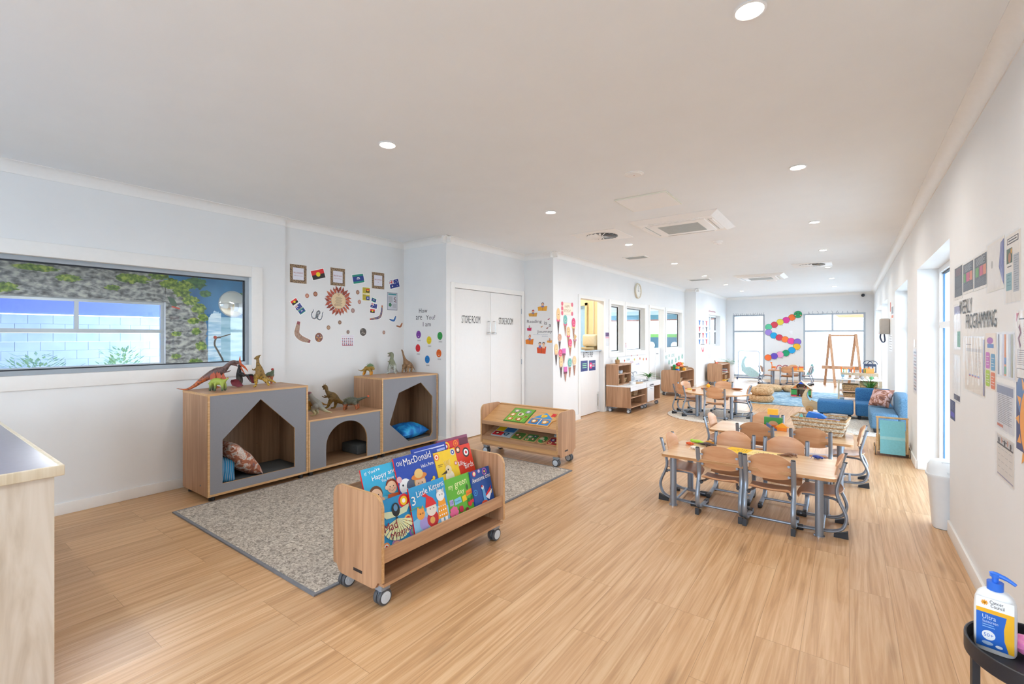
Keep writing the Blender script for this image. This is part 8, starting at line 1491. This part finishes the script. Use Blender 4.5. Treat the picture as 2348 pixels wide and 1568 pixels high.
rposter('larger grey menu sheet with green, pink and orange blocks, third in the top row', 2234, 583, 2263, 663, menu([(-.38, -.12, '6aa05f'), (-.05, .2, 'c8607e'), (.22, .45, 'd88a6c')], 'dfe4ea'), group='sheets in the top row')
def folded(mb, w, h): mb.rect(-w*.45, -h*.45, w*.3, h*.45, c('e8e4e0'), .0005); mb.flat([(w*.3, h*.4), (w*.48, h*.45), (w*.48, -h*.45), (w*.36, -h*.3), (w*.2, -h*.05)], c('5f6aa8'), .0008); [mb.line([(w*(.30+.03*i), h*.4), (w*(.24+.04*i), 0), (w*(.38+.02*i), -h*.35)], w*.012, c('b8bede'), .001) for i in range(4)]; mb.disc(-w*.2, h*.05, w*.06, c('b8b4b0'), .0008)
rposter('bulging plastic sleeve with white pages and a blue wavy edge in the top row', 2264, 552, 2303, 666, folded, group='sheets in the top row')
def news(mb, w, h):
    mb.rect(-w*.38, h*.36, w*.38, h*.45, c('4a4a56'), .0005); mb.rect(-w*.34, h*.375, w*.34, h*.435, c('e6e2dc'), .0008); mb.rect(-w*.28, h*.395, w*.28, h*.415, c('4a4a56'), .001)
    mb.rect(-w*.42, h*.08, -w*.02, h*.30, c('3f5a48'), .0005); mb.disc(-w*.2, h*.16, w*.1, c('b07a5a'), .0008); mb.disc(-w*.08, h*.25, w*.05, c('e0a03a'), .0008); mb.rect(-w*.36, h*.025, -w*.08, h*.04, BK_, .0006); mb.rect(-w*.45, -h*.32, -w*.05, -h*.06, c('7fa8ae'), .0005); lines(mb, w, h, 4, -.4, -.1, -.1, -.25, '4f7f88', .0008); mb.rect(w*.05, -h*.36, w*.42, h*.18, c('b0b3b8'), .0005); lines(mb, w, h, 16, .1, .38, .15, -.33, '7d8188', .0008)
rposter('tall white sheet with a framed heading, photo and grey list, rightmost in the top row', 2306, 534, 2340, 692, news, 'e6dfd6', group='sheets in the top row')
M_blk2 = mat('black_letters', '1c1a1a', .5)
def wtext(s, u0, u1, vt, vb, label):
    a, b = WRR.pt(u0, vb), WRR.pt(u1, vb); um = (u0+u1)/2; h = abs(WRR.pt(um, vt).y - WRR.pt(um, vb).y); mb = MB(M_blk2); mb.text(s, 0, 0, abs(b.x-a.x), h, z=.002); o = mb.build('wall_lettering'); o.matrix_world = WRR.M(a.x, WRR.pt(um, vb).y); tag(o, label, 'lettering')
wtext('WEEKLY', 2201, 2230, 686, 718, 'black glossy word WEEKLY on the right wall'); wtext('PROGRAMMING', 2216, 2286, 714, 751, 'black glossy word PROGRAMMING on the right wall')
def shiny(a, b): return lambda mb, w, h: (mb.rect(-w*.48, h*.3, w*.48, h*.48, c(a), .0004), mb.rect(0, -h*.45, w*.45, -h*.1, c(b), .0004))
rposter('narrow glossy sleeve with a green corner left of the word PROGRAMMING', 2188.5, 700, 2203, 800, shiny('9a9ab8', '5f9a7a'), 'f4f5f7'); rposter('narrow glossy sleeve with a dark foot just below the green-cornered one', 2187.5, 815, 2202, 920, lambda mb, w, h: mb.rect(-w*.48, -h*.48, w*.48, -h*.36, c('4a4f6a'), .0004), 'eef0f2'); rposter('small dark blue card low by the wall corner', 2179.5, 918, 2190, 962, lambda mb, w, h: (mb.rect(-w*.4, -h*.1, w*.4, -h*.35, c('5a5ac0'), .0005), lines(mb, w, h, 6, -.3, .3, .4, .05, '8a93b0')), '3f4c78', sleeve=False)
def plan(mb, w, h):
    mb.rect(-w*.42, h*.365, -w*.14, h*.375, c('6a6460'), .0006); mb.rect(-w*.42, h*.24, w*.36, h*.30, c('c8c2bc'), .0005); lines(mb, w, h, 14, .05, .34, .20, -.12, 'b0a8a0', .0006, .15); lines(mb, w, h, 14, -.4, -.1, .20, -.12, 'c8c0b8', .0006, .1)
    for i in range(4): mb.rect(w*(-.25+.14*i), -h*.20, w*(-.16+.14*i), -h*.18, c('5f7fb8'), .0006); mb.rect(w*(-.25+.14*i), -h*.22, w*(-.16+.14*i), -h*.20, c('c86a6a'), .0006)
    mb.rect(w*.42, -h*.48, w*.49, h*.47, c('8d88a0'), .0006)
rposter('cream weekly plan booklet under the word PROGRAMMING', 2211, 774, 2257, 900, plan, 'e6dccf', name='plan_booklet')
def colf(mb, w, h):
    mb.disc(-w*.05, h*.37, w*.3, c('a86ab0'), .0005, 14, ry=h*.06); mb.rect(-w*.3, h*.24, w*.3, h*.31, c('5f86c0'), .0007)
    for x, y, cl in ((-.26, .02, 'c06ab8'), (.24, 0, '5f9ac0'), (-.26, -.3, 'a9c83a'), (.24, -.32, 'd8764a')): mb.flat([(p[0], p[1]) for p in rrect(w*(x-.2), h*(y-.15), w*(x+.2), h*(y+.14), w*.06)], c(cl), .0006); lines(mb, w, h, 4, x-.13, x+.13, y+.06, y-.08, 'f2ecec', .0009)
rposter('narrow colourful sheet with pink, blue, green and orange boxes', 2260, 764, 2284, 894, colf, 'e8ddd2', sleeve=False)
def shinyc(mb, w, h):
    for x, cl in ((-.4, '8a8f9a'), (-.25, 'f4f6f8'), (-.1, 'c8c2d0'), (0, 'e09050'), (.12, 'f6f8fa'), (.25, 'c8d0d8'), (.38, 'a8a890')): mb.rect(w*(x-.05), -h*.46, w*(x+.05), h*.47, c(cl), .0005)
    mb.rect(-w*.05, -h*.2, w*.06, -h*.05, c('5f7fb0'), .0008); mb.rect(-w*.05, -h*.42, w*.06, -h*.25, c('5f9a6a'), .0008)
rposter('shiny sleeve of striped coloured papers at the centre of the right wall', 2286, 763, 2326, 866, shinyc, 'e4e6ea')
def textsheet(mb, w, h): mb.flat([(-w*.45, h*.48), (-w*.3, h*.48), (-w*.45, h*.35)], c('b83a4a'), .0006); mb.rect(-w*.3, h*.385, w*.2, h*.40, BK_, .0006); mb.line([(-w*.3, h*.3), (-w*.2, h*.2), (-w*.32, h*.12), (-w*.22, h*.0)], w*.08, c('8a5a6a'), .0006); lines(mb, w, h, 8, -.05, .4, .28, .05, 'b87a80', .0006, .3); lines(mb, w, h, 8, -.4, .4, -.05, -.25, '8a7f86', .0006, .3); mb.rect(-w*.42, -h*.44, w*.42, -h*.3, c('6a6468'), .0006); mb.rect(-w*.40, -h*.43, w*.40, -h*.31, c('ece6e0'), .0008)
rposter('large text sheet with red accents at the right edge of the photo', 2328, 712, 2374, 880, textsheet, 'e9e1da')
rposter('crinkled sleeve with a blue-headed typed page below the striped papers', 2285, 882, 2325, 988, lambda mb, w, h: (mb.rect(-w*.46, h*.28, w*.46, h*.46, c('8b93ac'), .0005), lines(mb, w, h, 16, -.4, .38, .24, -.35, 'a3a3aa', .0006, .5), mb.rect(-w*.45, -h*.46, -w*.1, -h*.4, c('c87a6a'), .0006)), 'd8d8dc')
def sunp(mb, w, h):
    mb.rect(-w*.48, -h*.48, w*.48, h*.48, c('46507a'), .0004); mb.disc(-w*.3, h*.34, w*.2, c('5f7fae'), .0005, 9); cx_, cy_ = 0, -h*.05
    for i in range(14): a = 2*PI*i/14; mb.flat([(cx_+w*.40*math.cos(a-.12), cy_+w*.40*math.sin(a-.12)), (cx_+w*.52*math.cos(a), cy_+w*.52*math.sin(a)), (cx_+w*.40*math.cos(a+.12), cy_+w*.40*math.sin(a+.12))], c('eba24e'), .0006)
    mb.disc(cx_, cy_, w*.37, c('eba04a'), .0008, 36); mb.text('GOT', cx_-w*.16, cy_+w*.12, w*.32, w*.13, c('f6ead2'), .0012); mb.text('YOUR', cx_-w*.2, cy_-w*.05, w*.4, w*.13, c('f6ead2'), .0012); mb.text('H', cx_-w*.24, cy_-w*.23, w*.1, w*.13, c('f6ead2'), .0012); mb.flat([(cx_-w*.10, cy_-w*.24), (cx_-w*.04, cy_-w*.12), (cx_+w*.0, cy_-w*.07), (cx_+w*.04, cy_-w*.12), (cx_+w*.10, cy_-w*.24)], c('46507a'), .0012); mb.text('T', cx_+w*.14, cy_-w*.23, w*.1, w*.13, c('f6ead2'), .0012)
rposter('dark blue poster with a big orange sun reading GOT YOUR HAT', 2328, 886, 2410, 1052, sunp, '46507a', sleeve=False)
def lowp(mb, w, h):
    mb.rect(-w*.46, h*.30, w*.46, h*.46, c('c8c6c8'), .0005); mb.rect(-w*.46, h*.26, w*.46, h*.30, c('4a4a50'), .0006); [mb.disc(w*(-.35+.17*i), h*(.36+.03*(i % 2)), w*.05, c(['3a3a40', 'c89a8a'][i % 2]), .0008, 7) for i in range(5)]; mb.rect(-w*.14, h*.375, w*.14, h*.40, c('4a4a50'), .001)
    for i in range(4): 
        for j in range(4): mb.rect(w*(-.42+.22*i), h*(.18-.15*j), w*(-.28+.22*i), h*(.19-.15*j), c('a8a4a2'), .0006)
    mb.rect(-w*.46, -h*.46, w*.46, -h*.43, c('9a98b0'), .0006)
rposter('white sheet with a black and white picture heading, lowest on the right wall', 2285.5, 1003, 2325, 1103, lowp, 'dfd9d2')
# switch, papers on the second pier, wall phone-like dispenser on the third
mb = MB(M_white); mb.box((-.006, -.05, -.04), (0, .05, .04), bev=.002); q = onX(2098.5, 787, XR); solo('light_switch', mb, 'white light switch on the pier between the first two right windows', 'switch', loc=(XR, q.y+.02, q.z))
def strip(mb, w, h): [mb.rect(-w*.4, h*(.44-.07*i), w*.4, h*(.40-.07*i), c(['8a93a8', 'c0a8b0', 'a8b0b8', '9a8a8f'][i % 4]), .0006) for i in range(13)]
rposter('narrow strip of papers below the white switch on the pier', 2095, 800, 2102, 900, strip, 'dcdde2')
rposter('small grey notice above the beige dispenser', 2044, 700, 2049, 732, lambda mb, w, h: (mb.rect(-w*.4, -h*.1, w*.4, h*.4, c('8a9096'), .0005), mb.rect(-w*.4, -h*.4, w*.4, -h*.2, c('e0805a'), .0005)), 'eceef0', sleeve=False); rposter('narrow red and white strip left of the grey notice', 2041, 691, 2043, 738, lambda mb, w, h: mb.rect(-w*.45, 0, w*.45, h*.45, c('c86a5a'), .0005), 'f0e8e4', sleeve=False); rposter('white paper hanging below the beige dispenser', 2039, 768, 2046, 805, lambda mb, w, h: lines(mb, w, h, 6), 'f4f6f8', sleeve=False)
q = onX(2038, 748, XR); yd = 9.92; zd = 1.41 - (748-770)*0 ; p = onX(2040, 748, XR); t = thing('wall_dispenser', 'beige wall dispenser with a dark hose loop on the third pier', 'dispenser', (XR, p.y, p.z-.14)); mb = MB(mat('dispenser_beige', 'b9b3aa', .4)); mb.box((-.15, -.14, 0), (0, .14, .28), bev=.03); mb.box((-.155, -.07, .04), (-.148, .07, .06), WH); mb.build('cover', t)
mb = MB(c('3a4660', .4)); mb.tube(smooth_path([(-.12, .04, .02), (-.13, .06, -.06), (-.10, .02, -.14), (-.07, -.06, -.12), (-.08, -.08, .0)], 6), .012, None, 8); mb.build('hose', t); mb = MB(c('c8404a')); mb.box((-.15, .06, .01), (-.12, .09, .05)); mb.build('red_tag', t)
# ---- bin at the first recess
t = thing('waste_bin', 'white plastic pedal bin with a swing lid beside the first window recess', 'bin', (.60, 4.64, 0)); M_bin = mat('bin_plastic', 'e6ebee', .35, noise=.01)
def ringz(w, d, z, n=40): return [(w*abs(math.cos(a))**.6*(1 if math.cos(a) > 0 else -1), d*abs(math.sin(a))**.6*(1 if math.sin(a) > 0 else -1), z) for a in [2*PI*k/n for k in range(n)]]
def stack(mb, rings, m=None, cap=True):
    n = len(rings[0]); vs = [p for r in rings for p in r]; mb.raw(vs, [(i*n+k, i*n+(k+1) % n, (i+1)*n+(k+1) % n, (i+1)*n+k) for i in range(len(rings)-1) for k in range(n)], m, True)
    if cap: mb.raw(rings[0], [tuple(range(n))[::-1]], m); mb.raw(rings[-1], [tuple(range(n))], m)
mb = MB(M_bin); stack(mb, [ringz(.100, .075, 0), ringz(.104, .078, .01), ringz(.128, .095, .365), ringz(.140, .103, .38), ringz(.140, .103, .395)]); mb.build('bin_body', t)
mb = MB(M_bin); stack(mb, [ringz(.133, .098, .395), ringz(.128, .092, .45), ringz(.112, .075, .485), ringz(.085, .05, .497)]); mb.build('lid', t)
mb = MB(mat('bin_flap', 'd3dade', .35)); mb.raw([(-.03, -.094, .41), (.09, -.094, .41), (.07, -.066, .488), (-.06, -.066, .488), (-.03, -.099, .412), (.09, -.099, .412), (.07, -.071, .491), (-.06, -.071, .491)], [(0, 1, 2, 3), (7, 6, 5, 4), (0, 4, 5, 1), (1, 5, 6, 2), (2, 6, 7, 3), (3, 7, 4, 0)]); mb.build('flap', t); mb = MB(M_tyre); stack(mb, [ringz(.101, .076, -.0), ringz(.101, .076, .004)]); mb.build('base_ring', t)
